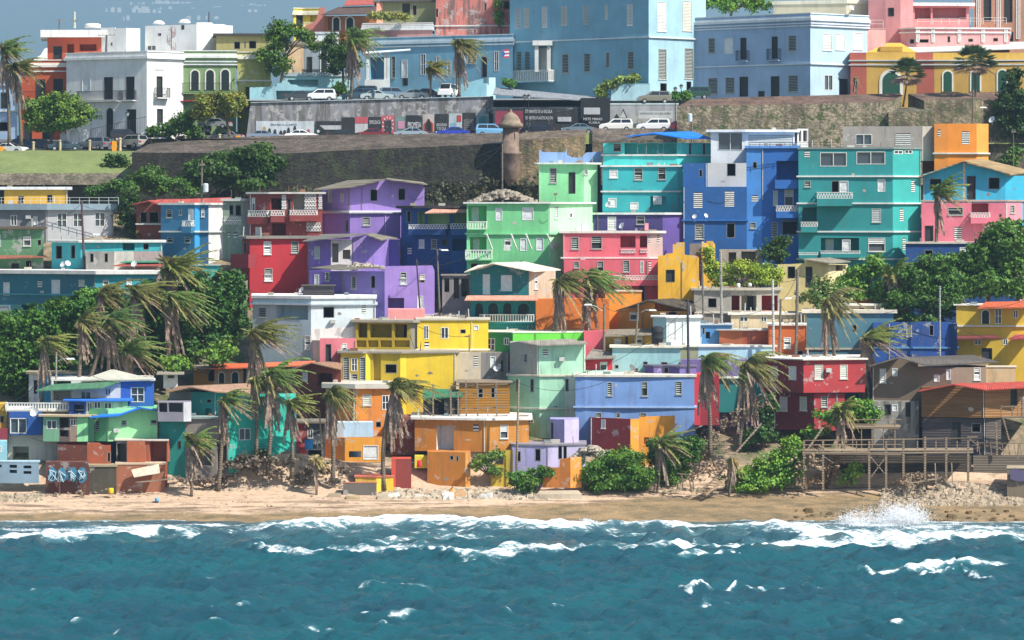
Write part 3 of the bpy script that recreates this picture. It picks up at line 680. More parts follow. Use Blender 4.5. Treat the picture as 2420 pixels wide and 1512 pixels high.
# ================================================================ rocks and rubble
def rockset(n_, x0, x1, d0, d1, s0, s1, yfn=None):
    mb = MB()
    for k in range(n_):
        x = random.uniform(x0, x1); d_ = random.uniform(d0, d1); X_ = (x - CX) / F * d_; z = gheight(X_, d_) if yfn is None else yfn(x, d_)
        s_ = random.uniform(s0, s1) * random.choice((.6, 1, 1, 1.5)); pts = []
        a = random.uniform(0, 3); n_s = 5
        bot = []; top = []
        for j in range(n_s):
            t = a + j * 6.283 / n_s; r = s_ * random.uniform(.65, 1.2); bot.append((X_ + r * math.cos(t) * 1.3, d_ + r * math.sin(t), z - s_ * .4)); rr_ = r * random.uniform(.45, .9)
            top.append((X_ + rr_ * math.cos(t) * 1.3 + .1 * s_, d_ + rr_ * math.sin(t), z + s_ * random.uniform(.3, .75)))
        mb.prism(bot, top)
    return mb
def stuffset(nm_, lab, mb, mat): tag(mb.build(nm_, mat), lab, 'rubble', kind='stuff')
stuffset('rubble', 'grey cobbles below the pale slotted parapet at far left', rockset(420, -20, 100, 306.8, 309, .08, .28), M('#b4a48c', 'rock'))
stuffset('rubble', 'grey debris and stones strewn over the sand mound', rockset(420, 390, 900, 310.4, 314.5, .04, .22), M('#a89a88', 'rock'))
stuffset('rubble', 'broken concrete rubble below the yellow and ochre houses', rockset(600, 900, 1300, 307.6, 310.6, .05, .3), M('#c0b29c', 'rock'))
stuffset('rubble', 'boulders and broken stones at the right end of the beach', rockset(1300, 2080, 2440, 306.4, 311, .06, .3), M('#b5a48c', 'rock'))
stuffset('rubble', 'brown reef stones along the waterline', rockset(90, 1850, 2440, 301.8, 305, .08, .34), M('#6d5a3c', 'rock'))
stuffset('driftwood_litter', 'small dark driftwood and litter scattered on the sand', rockset(110, -20, 1450, 304.2, 309.5, .03, .10), M('#6f5c48', 'wood'))
def pile(x0, x1, y0, y1, d, n_, s0, s1, lab, colr='#b9ae9c'):
    stuffset('rubble', lab, rockset(n_, x0, x1, d, d + 4, s0, s1, lambda x, dq: zat(y1 - (y1 - y0) * max(0, 1 - abs((x - (x0 + x1) / 2) / ((x1 - x0) / 2)) ** 1.5) * random.uniform(.4, 1), dq)), M(colr, 'rock'))
pile(1560, 1700, 1150, 1166, 308.2, 90, .05, .22, 'scattered stones and litter around the beach stairs', '#a39479')
pile(100, 420, 1155, 1172, 308, 120, .03, .16, 'pebbles and litter along the foot of the brick sea wall', '#9c8c78')
pile(1112, 1262, 450, 480, 348, 420, .1, .42, 'heap of rubble on the roof of the mint green house', '#a89c8c')
pile(800, 915, 622, 636, 341, 110, .08, .28, 'broken roof debris on the lowest purple house')
pile(1345, 1450, 1055, 1085, 311, 200, .1, .4, 'pile of broken concrete between lavender ruin and bushes')
pile(1010, 1110, 742, 752, 338, 60, .08, .3, 'planks and debris on the grey yard roof')
e = None
for i, (x, y, w_, h_, d_, cc, a_) in enumerate([(1150, 1110, 30, 8, 308.3, '#dcdad4', .2), (1060, 1133, 26, 9, 307.9, '#e6e4de', .35), (835, 1128, 34, 14, 307.9, '#a8926f', -.2), (905, 1122, 26, 13, 308, '#b4a68e', .1), (925, 1103, 40, 6, 308.6, '#e0dcd2', .18), (1000, 1112, 40, 6, 308.8, '#d9d6cc', -.15), (1055, 1102, 22, 7, 309, '#e4e2dc', .2), (1080, 1120, 38, 12, 308.4, '#c89a68', .25), (1065, 1085, 12, 10, 309.2, '#e6a038', .5), (790, 1108, 34, 6, 308.6, '#a08f78', .1), (1320, 1112, 110, 22, 308.2, '#b8a890', .02)]):
    mb = MB(); z = gz(x, d_); X_ = P(x, y, d_)[0]; a = m2(w_ / 2, d_); hgt = m2(h_, d_) * .7
    mb.prism([(X_ - a, d_ - .5, z - .3), (X_ + a, d_ - .5, z - .3 + a_ * .3), (X_ + a * .9, d_ + .9, z), (X_ - a * .85, d_ + .8, z - .1)], [(X_ - a * .95, d_ - .4, z + hgt * .6), (X_ + a, d_ - .35, z + hgt * .6 + a_), (X_ + a * .85, d_ + .8, z + hgt + a_), (X_ - a * .8, d_ + .7, z + hgt)])
    nm_ = ['white slab', 'white bent panel', 'brown block', 'grey curved pipe piece', 'pale plank', 'long pale plank', 'white box shell', 'orange tinted plate', 'orange chunk', 'flat grey stone', 'long rock ledge'][i]
    tag(mb.build('debris_slab', M(cc, 'worn')), nm_ + ' lying on the beach %s' % ('under the orange ruin' if i == 10 else 'in front of the ochre and yellow walls'), 'debris')
# ================================================================ upper town (coordinates are picture units, depths in metres)
W_ = '#eeeeea'
bld('townhouse', 'light blue and white house at the far left behind palm trunks', 417, 170, [(-60, 40, -8)], '#a9c4e0',
    'k 2 218 19 256;h -2 288 22 310;k -40 218 -20 256', '', roof=('para', W_), led='200 262', depth=14, group='townhouses along the upper street')
bld('townhouse', 'orange townhouse with white cornices and a smaller top storey', 416, 143, [(50, 157, -4)], '#c8592f',
    'k 84 187 107 240;k 126 186 149 240;k 56 290 76 330;k 100 270 125 330', 'iron 40 216 152 240 .9', roof=('para', '#efe9dc'), led='168', depth=8, group='townhouses along the upper street')
bld('house', 'orange penthouse with a white slab roof behind the orange townhouse', 426, 88, [(112, 240, -3)], '#bf5533',
    'k 126 109 147 139;R 158 104 175 138;R 188 104 228 120', yb=150, roof=('flat', '#efeee8', 1.0, 1.0), led='', depth=8, lid=True)
bld('house', 'curved white parapet house peeping out left of the orange penthouse', 424, 141, [(80, 111, -6)], W_, 'h 88 132 94 141', yb=170,
    roof=None, up=[(0, [(80, 140), (88, 134), (96, 130), (101, 122), (105, 115), (111, 113)])], depth=6)
bld('mansion', 'big white mansion with black balconies and an arched door', 408, 122, [(157, 347, -29), (347, 433, 34)], W_,
    'p 194 184 214 216;k 246 182 267 235;k 298 181 318 235;k 300 258 322 315;k 370 180 384 232;k 371 257 385 293;v 366 164 387 168',
    'iron 188 216 283 237 .8;iron 290 214 322 236 .8;iron 366 207 396 231 .8', roof=('para', '#f4f4f0'), led='', depth=12, arch='a 250 252 271 326', wear=.2, group='townhouses along the upper street')
bld('house', 'white stepped rooftop block behind the white mansion', 424, 66, [(238, 299, -30), (299, 331, 30)], '#f2f2ee', 'h 262 100 266 108', yb=140, roof=None, depth=10, wear=.15,
    up=[(0, [(238, 65), (272, 65), (272, 67), (299, 68)])])
bld('house', 'white block with two white domes and a red spiral stair', 424, 57, [(343, 465, -28), (465, 550, 32)], '#efefeb', 'g 348 107 369 119 1;R 372 78 381 85;h 428 55 436 70', yb=130, roof=None, depth=12, wear=.15,
    up=[(1, [(465, 53), (500, 53), (505, 57), (530, 57), (534, 61), (550, 61)])])
for xx, yy in ((375, 57), (436, 54)):
    mb = MB(); p = P(xx, yy, 430); mb.lathe(p, [(.86 * math.cos(t / 6 * 1.57), .55 * math.sin(t / 6 * 1.57)) for t in range(7)], 16)
    tag(mb.build('roof_dome', M('#f4f4f0', 'paint', .1), None, True), 'small white dome on the white rooftop, %s one' % ('left' if xx < 400 else 'right'), 'dome', 'white domes on the rooftop')
e = empty('spiral_stair', P(405, 117, 419), 'red spiral stair on the white rooftop', 'staircase'); mb = MB(); c0 = P(405, 117, 419)
mb.bar(c0, (c0[0], c0[1], c0[2] + 3.1), .07); mb.build('pole', M('#7d3a3a', 'flat'), e); mb = MB()
for k in range(16):
    t = k * .55; mb.prism([c0[:2] + (c0[2] + .18 * k,), (c0[0] + .62 * math.cos(t), c0[1] + .62 * math.sin(t), c0[2] + .18 * k), (c0[0] + .62 * math.cos(t + .5), c0[1] + .62 * math.sin(t + .5), c0[2] + .18 * k)],
        [c0[:2] + (c0[2] + .18 * k + .06,), (c0[0] + .62 * math.cos(t), c0[1] + .62 * math.sin(t), c0[2] + .18 * k + .06), (c0[0] + .62 * math.cos(t + .5), c0[1] + .62 * math.sin(t + .5), c0[2] + .18 * k + .06)])
    mb.bar((c0[0] + .62 * math.cos(t), c0[1] + .62 * math.sin(t), c0[2] + .18 * k), (c0[0] + .62 * math.cos(t), c0[1] + .62 * math.sin(t), c0[2] + .18 * k + .9), .02)
mb.build('steps', M('#84403c', 'flat'), e)
bld('townhouse', 'green townhouse with three white arched windows and an iron balcony', 412, 121, [(433, 558, 2)], '#84a06c',
    'k 440 262 452 300;k 470 265 500 310;R 510 255 545 320', 'iron 430 196 547 220 .9', roof=('para', '#e9ebe4'), led='145 152 238', ledc='#dfe4e4', depth=9,
    arch='a 449 163 473 212;a 484 162 509 212;a 520 161 545 212', sheets=[('#a8302c', 'metal', [(423, 238, -1), (467, 236, -1), (467, 233, 1), (430, 233, 1)], 'awning')], group='townhouses along the upper street')
bld('house', 'olive penthouse with a dark flat roof above the green townhouse', 422, 85, [(511, 640, 0)], '#a29a62', 'h 553 98 568 116;h 577 98 581 114;h 588 96 606 115', yb=140, roof=('flat', '#3f3a36', .5, .35), depth=9)
bld('house', 'olive green stained house next to the green townhouse', 413, 124, [(561, 640, 6)], '#a8aa5e', 'R 580 205 610 260;h 590 135 596 140', roof=('para', '#d9d7c4'), led='190', depth=9, kind='worn', wear=.6)
bld('house', 'weathered ochre house behind the bushy tree', 421, 105, [(672, 718, 10), (718, 768, -6, '#9aa3a8')], '#d3b189', 'k 725 134 738 172', roof=('flat', '#8d8473', .2, .5), kind='worn', led='', depth=8, wear=.5,
    lats='iron 685 164 765 173', arch='a 757 112 775 170')
bld('house', 'small bright yellow house with a white terrace on the skyline', 432, 20, [(694, 716, 20), (716, 758, -12)], '#ecd53f', 'k 700 28 716 62;r 733 30 752 52', 'bal 719 53 745 63 .6', roof=('para', '#efe9cc'), yb=110, depth=7)
bld('house', 'pink house with a stepped curved gable wall behind the palm', 430, 60, [(722, 768, -5), (1150, 1152, 0)][:1], '#cf8474', '', roof=None, yb=110, depth=3,
    up=[(0, [(722, 59), (738, 55), (747, 46), (752, 32), (754, 18), (768, 17)])])
bld('house', 'orange house with brown hipped roof and dark arched windows', 429, 37, [(768, 890, -4)], '#a8683a', 'r 775 40 784 70', yb=110, roof=None, depth=8, arch='a 785 38 805 72;a 816 38 838 72',
    sheets=[('#5d4b42', 'tile', [(758, 34, -1), (886, 31, -1), (890, 14, 5), (800, 16, 5)]), ('#b65c50', 'tile', [(812, 12, 4), (885, 9, 4), (880, -4, 8), (820, 0, 8)])])
bld('house', 'long pink house with white cornice under the roof garden', 426, 55, [(858, 1022, -10)], '#c08a86', '', roof=('para', '#e6e6e2'), yb=120, led='58 62', depth=7, ledc='#e6e8e8')
bld('house', 'shaded greenish house with a dark door above the roof garden', 433, 4, [(890, 905, 30, '#d89c82'), (905, 1030, -14)], '#8f9468', 'k 951 8 969 38;h 975 12 985 36', yb=60, roof=('flat', '#5b5148', .4, .3), depth=7)
bld('house', 'pink house with peeling plaster and ropes beside the blue mansion', 428, -20, [(1030, 1206, -4)], '#d98072', 'h 1190 2 1204 22;h 1145 6 1150 24;R 1000 20 1035 40', yb=100, roof=None, led='60', kind='worn', wear=1.0, depth=8)
bld('house', 'pale green roof annex behind the pink cornice left of the blue mansion', 423, 80, [(745, 800, 0)], '#d5dedf', '', yb=200, roof=('flat', '#c9d2d4', .1, .3), depth=5)
# --- the blue mansion
LB = '#7fb4cc'
bld('mansion', 'long low blue wing with porch and shuttered windows behind the parked cars', 417, 82, [(864, 1212, -24)], LB,
    'g 994 127 1006 177;g 1031 132 1040 170;g 1056 144 1066 178;d 1104 122 1126 150;k 1139 134 1151 182;g 1168 121 1179 168;p 949 141 963 184;k 952 184 964 202;R 874 135 914 186;d 925 133 935 184',
    '', roof=('para', '#cfdfe6'), led='103', ledc='#eef3f4', depth=10, wear=.25,
    sheets=[('#e8eef0', 'flat', [(858, 125, -3.2), (970, 117, -3.2), (970, 115, .4), (862, 122, .4)], 'porch_roof')])
mb = MB()
for xx in (870, 912, 918):
    mb.box(*[P(xx - 4, 0, 414.6)[0], P(xx + 3, 0, 414.6)[0]], 414.2, 414.7, zat(228, 414), zat(124, 414))
mb.box(P(862, 0, 414)[0], P(920, 0, 414)[0], 414.1, 414.3, zat(228, 414), zat(188, 414))
tag(mb.build('porch', M('#dfe4e2', 'paint', .3)), 'white porch posts and low wall in front of the low blue wing', 'porch')
bld('mansion', 'tall blue mansion with rows of narrow white shutters and a corner side coloured pale as sunlit', 409, -45, [(1205, 1533, -34), (1533, 1668, 38, '#a6ccd8')], '#82b4c8',  # corner face colour is the front's blue lightened as its sunlit side
    'w 1219 18 1231 66;w 1239 18 1251 65;w 1281 16 1293 64;w 1327 14 1340 60;w 1378 13 1391 57;w 1430 11 1436 45;w 1482 10 1495 60;'
    'd 1220 122 1233 172;d 1240 122 1253 170;p 1273 114 1293 170;d 1328 128 1344 173;d 1380 126 1395 170;d 1432 124 1440 160;d 1483 122 1498 164;'
    'w 1553 4 1575 74;w 1613 2 1635 73;d 1556 116 1575 188;d 1618 114 1638 186;h 1560 196 1576 222;h 1622 192 1634 216',
    'bal 1226 168 1312 192 1.8', roof=('para', '#dfe9ec'), led='87', ledc='#e2eaec', depth=16, wear=.2)
mb = MB()
for a, b in ((1264, 1273), (1293, 1302)): mb.box(P(a, 0, 414)[0], P(b, 0, 414)[0], 416.6, 420, zat(170, 417), zat(108, 417))
mb.box(P(1259, 0, 414)[0], P(1306, 0, 414)[0], 416.3, 420, zat(107.5, 417), zat(96, 417))
tag(mb.build('portal', M('#d6d8d4', 'paint', .3)), 'white carved doorway surround on the tall blue mansion', 'portal')
bld('terrace_wall', 'sloping light blue ramp wall in front of the long blue wing', 413, 215, [(990, 1150, 0), (1150, 1171, 30, '#b9dfe6')], '#8fc6d6', '', roof=None, yb=240, depth=1.5, cat='wall', up=[(0, [(990, 218), (1060, 206), (1150, 183)]), (1, [(1150, 183), (1171, 183)])])
bld('terrace_wall', 'pale turquoise terrace wall beside the tall blue mansion', 407.5, 199, [(1444, 1536, -4)], '#b5dce4', '', roof=('flat', '#9ad0dc', .05, .1), yb=250, depth=.6, cat='wall')
bld('garden_wall', 'pale turquoise curly topped wall with a round opening behind the parking', 411, 207, [(590, 780, -4)], '#a5d4dc', 'R 652 214 698 240', roof=None, yb=250, depth=2, cat='wall',
    up=[(0, [(590, 206), (638, 205), (642, 200), (652, 199), (656, 194), (668, 190), (682, 194), (686, 199), (700, 200), (706, 204), (720, 206), (780, 206)])], lats='iron 701 214 763 235')
bld('house', 'turquoise stepped wall with dark garage behind the curly topped wall', 415, 180, [(672, 760, 0), (760, 836, 8)], '#a9d8de', 'R 680 188 752 202', roof=('flat', '#b9c9cc', .2, .5), yb=240, depth=4,
    up=[(1, [(760, 172), (765, 172), (765, 178), (775, 178), (775, 184), (836, 186)])])
# --- periwinkle building
PB = '#a4bedc'
bld('mansion', 'pale periwinkle corner building with white cornice and small black balconies', 404, 32, [(1640, 1915, -33), (1915, 2052, 36, '#bcd6ea')], PB,
    'd 1674 90 1690 126;p 1712 90 1732 127;k 1750 89 1764 140;k 1824 86 1838 138;d 1863 84 1882 121;w 1944 80 1966 119;w 1975 80 1997 118;w 2016 77 2038 117;'
    'd 1674 184 1696 223;d 1714 183 1736 221;k 1748 181 1768 228;k 1822 180 1842 228;d 1863 178 1886 217;k 1792 215 1807 230;g 1948 177 1968 213 1;k 1983 186 2003 226',
    'iron 1744 120 1770 143 .7;iron 1817 116 1845 141 .7', roof=('para', '#e8edf0'), led='54 60 150', ledc='#dfe6ee', depth=13, wear=.18)
bld('house', 'beige rooftop block above the periwinkle building', 416, 8, [(1828, 2000, -14), (2000, 2052, 20)], '#c9c2a6', '', roof=('flat', '#dcd8c0', .15, .5), yb=60, depth=8)
bld('house', 'narrow yellow house squeezed between the periwinkle and pink buildings', 419, -30, [(2050, 2090, -5)], '#dcc367', '', lats='rail 2054 46 2086 66', roof=None, yb=160, depth=6)
bld('house', 'pink tower house with a roof terrace and a hammock porch', 413, -30, [(2052, 2093, -20), (2093, 2128, -12), (2128, 2158, 26)], '#e09a98', 'k 2099 18 2113 38', roof=None, yb=200, depth=10, up=[])
bld('house', 'pink annex below the grilled window beside the periwinkle building', 409.5, 68, [(2050, 2093, 4)], '#f0b6b0', '', roof=('flat', '#e8b0ac', .05, .1), yb=180, depth=3, lats='rail 2053 47 2087 66')
bld('house', 'pink terrace house with white railings and white pilasters', 411, 64, [(2128, 2166, -28), (2166, 2386, 4)], '#eeaaa6', 'h 2150 92 2161 103;h 2172 92 2195 101;h 2239 85 2246 100;h 2288 91 2300 99;h 2347 89 2359 98',
    '', roof=None, led='66 76', ledc='#f2f0ec', yb=140, depth=12, lats='rail 2130 46 2164 60;rail 2168 44 2200 58;rail 2204 43 2264 58;rail 2267 42 2320 58;rail 2324 41 2378 57;bal 2166 66 2172 100;bal 2202 66 2208 100;bal 2264 66 2270 100;bal 2320 66 2326 100;bal 2374 66 2380 100')
bld('house', 'open pink porch with a white canopy roof above the pink terrace', 417, 14, [(2158, 2290, 3)], '#d99694', 'R 2162 18 2200 45;R 2204 18 2284 45', roof=('flat', '#f4f4f2', .7, .45), yb=80, depth=5)
bld('building', 'tan building with tall dark green shutters at the right edge', 424, -30, [(2300, 2440, -4)], '#b98d70', 'k 2325 -20 2343 50;k 2373 -20 2393 52;k 2384 75 2395 98', lats='bal 2308 -25 2316 92;bal 2356 -25 2364 92;bal 2402 -25 2410 92', roof=None, yb=160, depth=8)
bld('villa', 'long ochre villa with brick red bays, a yellow dome and arched green windows', 405, 146, [(2010, 2048, -2, '#b25b4a'), (2048, 2166, -2), (2166, 2208, -2, '#b25b4a'), (2208, 2440, -2)], '#c9a04c',
    '', roof=None, led='142 152', ledc='#c9c9c4', depth=12, arch='A 2078 164 2134 224;A 2226 165 2253 216;A 2292 163 2319 216;A 2355 162 2382 216', yb=300, wear=.3)
bld('villa', 'ochre attic storey with low dome above the ochre villa', 406.5, 124, [(2008, 2047, 0, '#b25b4a'), (2047, 2163, 0), (2163, 2205, 0, '#b25b4a'), (2205, 2440, 0)], '#d8ae4c', '', roof=None, yb=148, depth=9, wear=.3,
    sheets=[('#dcb044', 'paint', [(2049, 123, .2), (2165, 122, .2), (2128, 101, 5), (2098, 101, 5)], 'dome'), ('#d6d6d0', 'flat', [(2166, 122, .3), (2440, 113, .3), (2440, 98, 8), (2120, 104, 8)], 'roof')])
mb = MB(); mb.box(P(2080, 0, 407)[0], P(2132, 0, 407)[0], 406.7, 410, zat(122, 407), zat(110, 407)); tag(mb.build('roof_block', M('#d0a43c', 'paint')), 'ochre block on the dome roof of the villa', 'parapet')

# ================================================================ fortification walls
def wallblk(name, label, pts_top, ybot, dfront, top_pts, col='#8d8069', topc='#8a7868', wear=.5, cat='stone wall'):
    """front face polyline (x,y,depth) with a sloping parapet top reaching (x,y,depth) behind"""
    e = empty(name, P(pts_top[0][0], ybot, dfront), label, cat); mb = MB()
    for (a, b) in zip(pts_top, pts_top[1:]):
        A = P(*a); B = P(*b); n = 6
        mb.poly([(A[0] * 1.0, A[1] - 1.2, zat(ybot, a[2])), (B[0], B[1] - 1.2, zat(ybot, b[2])), B, A])
    a, b = pts_top[0], pts_top[-1]; A = P(*a); B = P(*b); TA = P(*top_pts[0]); TB = P(*top_pts[-1])
    za = zat(ybot, a[2])
    mb.poly([(TA[0], TA[1], za), (A[0], A[1] - 1.2, za), A, TA]); mb.poly([(B[0], B[1] - 1.2, za), (TB[0], TB[1], za), TB, B])
    mb.build('wall', M(col, 'stone', wear), e)
    mb = MB(); q = [P(*p) for p in pts_top]; r = [P(*p) for p in top_pts]
    if len(q) == len(r):
        for k in range(len(q) - 1):
            mb.prism([(v[0], v[1], v[2] - .3) for v in (q[k], q[k + 1], r[k + 1], r[k])], [q[k], q[k + 1], r[k + 1], r[k]])
    mb.build('parapet', M(topc, 'stone', .12), e)
    return e
wallblk('city_wall', 'long dark fortress wall with a sloping parapet above the shanty houses', [(312, 360, 386), (500, 361, 386), (680, 362, 386), (840, 354, 386.5), (1192, 339, 387)], 540, 386,
        [(352, 340, 394), (500, 326, 396), (700, 319, 397), (840, 318, 397), (1192, 314, 397)], '#3d3932', '#7a6c60', .4)
wallblk('city_wall', 'bastion block of warm weathered stone right of the sentry box', [(1221, 331, 388), (1332, 325, 388.5), (1384, 318, 391)], 540, 388,
        [(1236, 312, 395), (1340, 307, 396), (1386, 305, 397)], '#a08c6c', '#94826f', .4)
wallblk('city_wall', 'low stone parapet between the bastion and the turquoise tarp house', [(1400, 333, 390), (1600, 330, 390)], 540, 390, [(1400, 303, 396), (1600, 304, 396)], '#8d7c66', '#85766a', .2)
wallblk('city_wall', 'mossy rubble stone wall with reddish coping at the right', [(1600, 252, 389), (1700, 249, 389), (1900, 246, 389), (2108, 240, 389), (2130, 226, 393)], 540, 389,
        [(1634, 234, 395), (1700, 231, 396), (1900, 226, 396), (2100, 221, 396), (2128, 220, 396)], '#b8a98e', '#8f7161', .85)
wallblk('city_wall', 'second mossy stone wall segment right of the wall gap', [(2184, 238, 390), (2300, 234, 390), (2324, 232, 392)], 540, 390, [(2146, 222, 396), (2262, 217, 397), (2300, 226, 396)], '#a89a7c', '#8d7565', .75)
wallblk('city_wall', 'low stone wall joining the two mossy segments under the gap', [(2100, 266, 388), (2200, 262, 388)], 540, 388, [(2100, 255, 392), (2200, 252, 392)], '#a89a7c', '#85806a', .75)
wallblk('city_wall', 'dark stone wall segment behind the trees at the right edge', [(2300, 250, 392), (2450, 246, 392)], 540, 392, [(2280, 219, 400), (2450, 215, 400)], '#776a58', '#8a6e60', .6)
# sentry box
e = empty('sentry_box', P(1207, 400, 385.2), 'round stone sentry box with a domed cap on the fortress wall', 'sentry box')
c = P(1207, 400, 385.4); k = 385.4 / F
def lz(y): return (400 - y) * k
mb = MB(); mb.lathe(c, [(.4, lz(440)), (.95, lz(420)), (1.22, lz(396)), (1.25, lz(366)), (1.36, lz(364)), (1.36, lz(360)), (1.08, lz(358)), (1.0, lz(302))], 18); mb.build('turret', M('#8a7668', 'rock'), e, True)
mb = MB(); mb.lathe(c, [(1.5, lz(302)), (1.56, lz(297)), (1.56, lz(293)), (1.28, lz(290)), (1.15, lz(282)), (.85, lz(273)), (.42, lz(267)), (.18, lz(265)), (.2, lz(262)), (.1, lz(259)), (0.02, lz(257))], 18); mb.build('dome', M('#948470', 'rock'), e, True)
mb = MB(); mb.box(c[0] + .25, c[0] + .55, c[1] - .92, c[1] - .7, c[2] + lz(330), c[2] + lz(314)); mb.build('window', DARK(), e)

# ================================================================ mural wall
e = empty('mural_wall', P(880, 325, 404), 'long grey retaining wall painted with protest murals behind the lower parked cars', 'wall')
mb = MB(); q = [P(588, 243, 404), P(600, 243, 404)]
mb.prism([P(582, 326, 404), P(1166, 330, 404), P(1166, 330, 406), P(582, 326, 406)], [P(592, 243, 404), P(1166, 228, 404), P(1166, 228, 406), P(592, 243, 406)])
mb.build('wall', M('#8e8e91', 'worn', 1.0), e)
mb = MB(); mb.prism([P(592, 243, 403.8), P(1166, 228, 403.8), P(1166, 227.9, 406.2), P(592, 242.9, 406.2)], [P(592, 241.6, 403.8), P(1166, 226.6, 403.8), P(1166, 226.5, 406.2), P(592, 241.5, 406.2)]); mb.build('coping', M('#b9c9cc', 'concrete'), e)
MD = 403.97
def panel(x0, y0, x1, y1, col, nm='mural_panel', d=MD, par=None, pts=None):
    mb = MB(); mb.prism(*[[P(x, y, q) for x, y in (pts or [(x0, y1), (x1, y1), (x1, y0), (x0, y0)])] for q in (d, d - .03)]); return mb.build(nm, M(col, 'paint', .5), par or e)
for a in ((605, 286, 742, 322, '#c9d2d6'), (746, 286, 806, 320, '#22262a'), (808, 277, 838, 320, '#262a2c'), (839, 276, 869, 291, '#c85660'), (839, 292, 869, 320, '#c8c8c8'),
          (871, 276, 901, 315, '#26282c'), (902, 273, 932, 315, '#c65a62'), (933, 275, 958, 315, '#6f8a86'), (959, 272, 997, 313, '#23262c'), (999, 270, 1026, 312, '#b9b0a8'),
          (1028, 269, 1059, 312, '#22242a'), (1061, 268, 1092, 312, '#b4c2c4'), (1093, 266, 1124, 313, '#2a2c30'), (1125, 268, 1155, 310, '#8ea8a6'), (1156, 264, 1181, 292, '#2a2d36')):
    panel(*a)
panel(0, 0, 0, 0, '#b9bcbc', 'flag_stripe', MD - .05, None, [(752, 296), (806, 296), (806, 306), (752, 306)])
panel(0, 0, 0, 0, '#22262a', 'flag_triangle', MD - .09, None, [(746, 322), (746, 288), (766, 305)])
panel(0, 0, 0, 0, '#e8e8e8', 'flag_star', MD - .13, None, [(752 + (5 if i % 2 else 2) * math.sin(i * .628), 310 + (5 if i % 2 else 2) * math.cos(i * .628)) for i in range(10)])
for xx, hh, cc in ((625, 18, '#c88f3c'), (637, 14, '#20262c'), (650, 12, '#223050'), (664, 9, '#20242c'), (673, 10, '#20262c'), (682, 16, '#232a30'), (697, 20, '#23282c'), (712, 10, '#1f2428'), (729, 12, '#b04448')):
    panel(0, 0, 0, 0, cc, 'painted_figure', MD - .05, None, [(xx - 4, 317), (xx + 4, 317), (xx + 3, 317 - hh * .7), (xx + 1.5, 317 - hh), (xx - 1.5, 317 - hh), (xx - 3, 317 - hh * .7)])
for xx, cc in ((1013, '#b5432c'), (1013, '#1f1c1c')):
    r_ = 11 if cc == '#b5432c' else 7
    panel(0, 0, 0, 0, cc, 'painted_figure', MD - (.05 if r_ > 8 else .09), None, [(xx - r_, 310), (xx + r_, 310), (xx + r_, 292), (xx + r_ * .4, 286), (xx + 2, 281), (xx - 2, 281), (xx - r_ * .4, 286), (xx - r_, 292)])
panel(909, 284, 925, 314, '#32383c', 'painted_figure', MD - .05); panel(1066, 290, 1078, 308, '#7fb0bc', 'painted_figure', MD - .05); panel(1080, 272, 1090, 287, '#b83a3a', 'painted_figure', MD - .05)
panel(1132, 274, 1148, 308, '#4a8c8c', 'painted_figure', MD - .05); panel(940, 286, 956, 304, '#c58aa2', 'painted_figure', MD - .05)
for k in range(22):       # rays of the sunburst panel
    t = k / 22 * 6.283
    if k % 2 == 0: panel(0, 0, 0, 0, '#e8dcd8', 'painted_ray', MD - .04, None, [(917 + 9 * math.cos(t - .05), 294 + 12 * math.sin(t - .05)), (917 + 14 * math.cos(t - .12), 294 + 19 * math.sin(t - .12)), (917 + 14 * math.cos(t + .12), 294 + 19 * math.sin(t + .12))])
def text(s, x, y, h, d, col, par, name='lettering', wmax=None, rot=0):
    cu = bpy.data.curves.new(name, 'FONT'); cu.body = s; cu.size = 1; cu.extrude = 0.004; cu.resolution_u = 2
    t = bpy.data.objects.new(name, cu); COL.objects.link(t); bpy.context.view_layer.update()
    dg = bpy.context.evaluated_depsgraph_get(); me = bpy.data.meshes.new_from_object(t.evaluated_get(dg)); bpy.data.objects.remove(t)
    co = np.array([v.co[:] for v in me.vertices]); x0, x1, y0, y1 = co[:, 0].min(), co[:, 0].max(), co[:, 1].min(), co[:, 1].max()
    p = P(x, y, d); hh = m2(h, d); ww = m2(wmax, d) if wmax else (x1 - x0) * hh / (y1 - y0)
    o0 = Vector((0, 0, 0)); q = par
    while q is not None: o0 += q.location; q = q.parent
    for v in me.vertices:
        a = (v.co.x - x0) / (x1 - x0) * ww; b = (v.co.y - y0) / (y1 - y0) * hh
        v.co = Vector((p[0] + a, p[1] - v.co.z, p[2] + b + a * rot)) - o0
    me.materials.append(M(col, 'flat')); o = bpy.data.objects.new(name, me); COL.objects.link(o); o.parent = par
    return o
TD = MD - .06
text('PROMESA', 964, 301, 13, TD, '#e2e2e2', e, wmax=31)
text('DEMOCRACIA', 873, 293, 9, TD, '#d8d8d8', e, wmax=26); text('VERGÜENZA', 1030, 298, 8, TD, '#d8d8d8', e, wmax=26); text('Y SU OLA', 1032, 307, 7, TD, '#d8d8d8', e, wmax=22)
text('DILE NO A LA JUNTA', 640, 298, 6, TD, '#4a4f55', e, wmax=62)
for i in range(6): text('PROHIBIDO OLVIDAR' if i % 2 else 'RESISTE Y LUCHA', 1096, 285 + i * 4.5, 3, TD, '#b9b9b9', e, wmax=25)
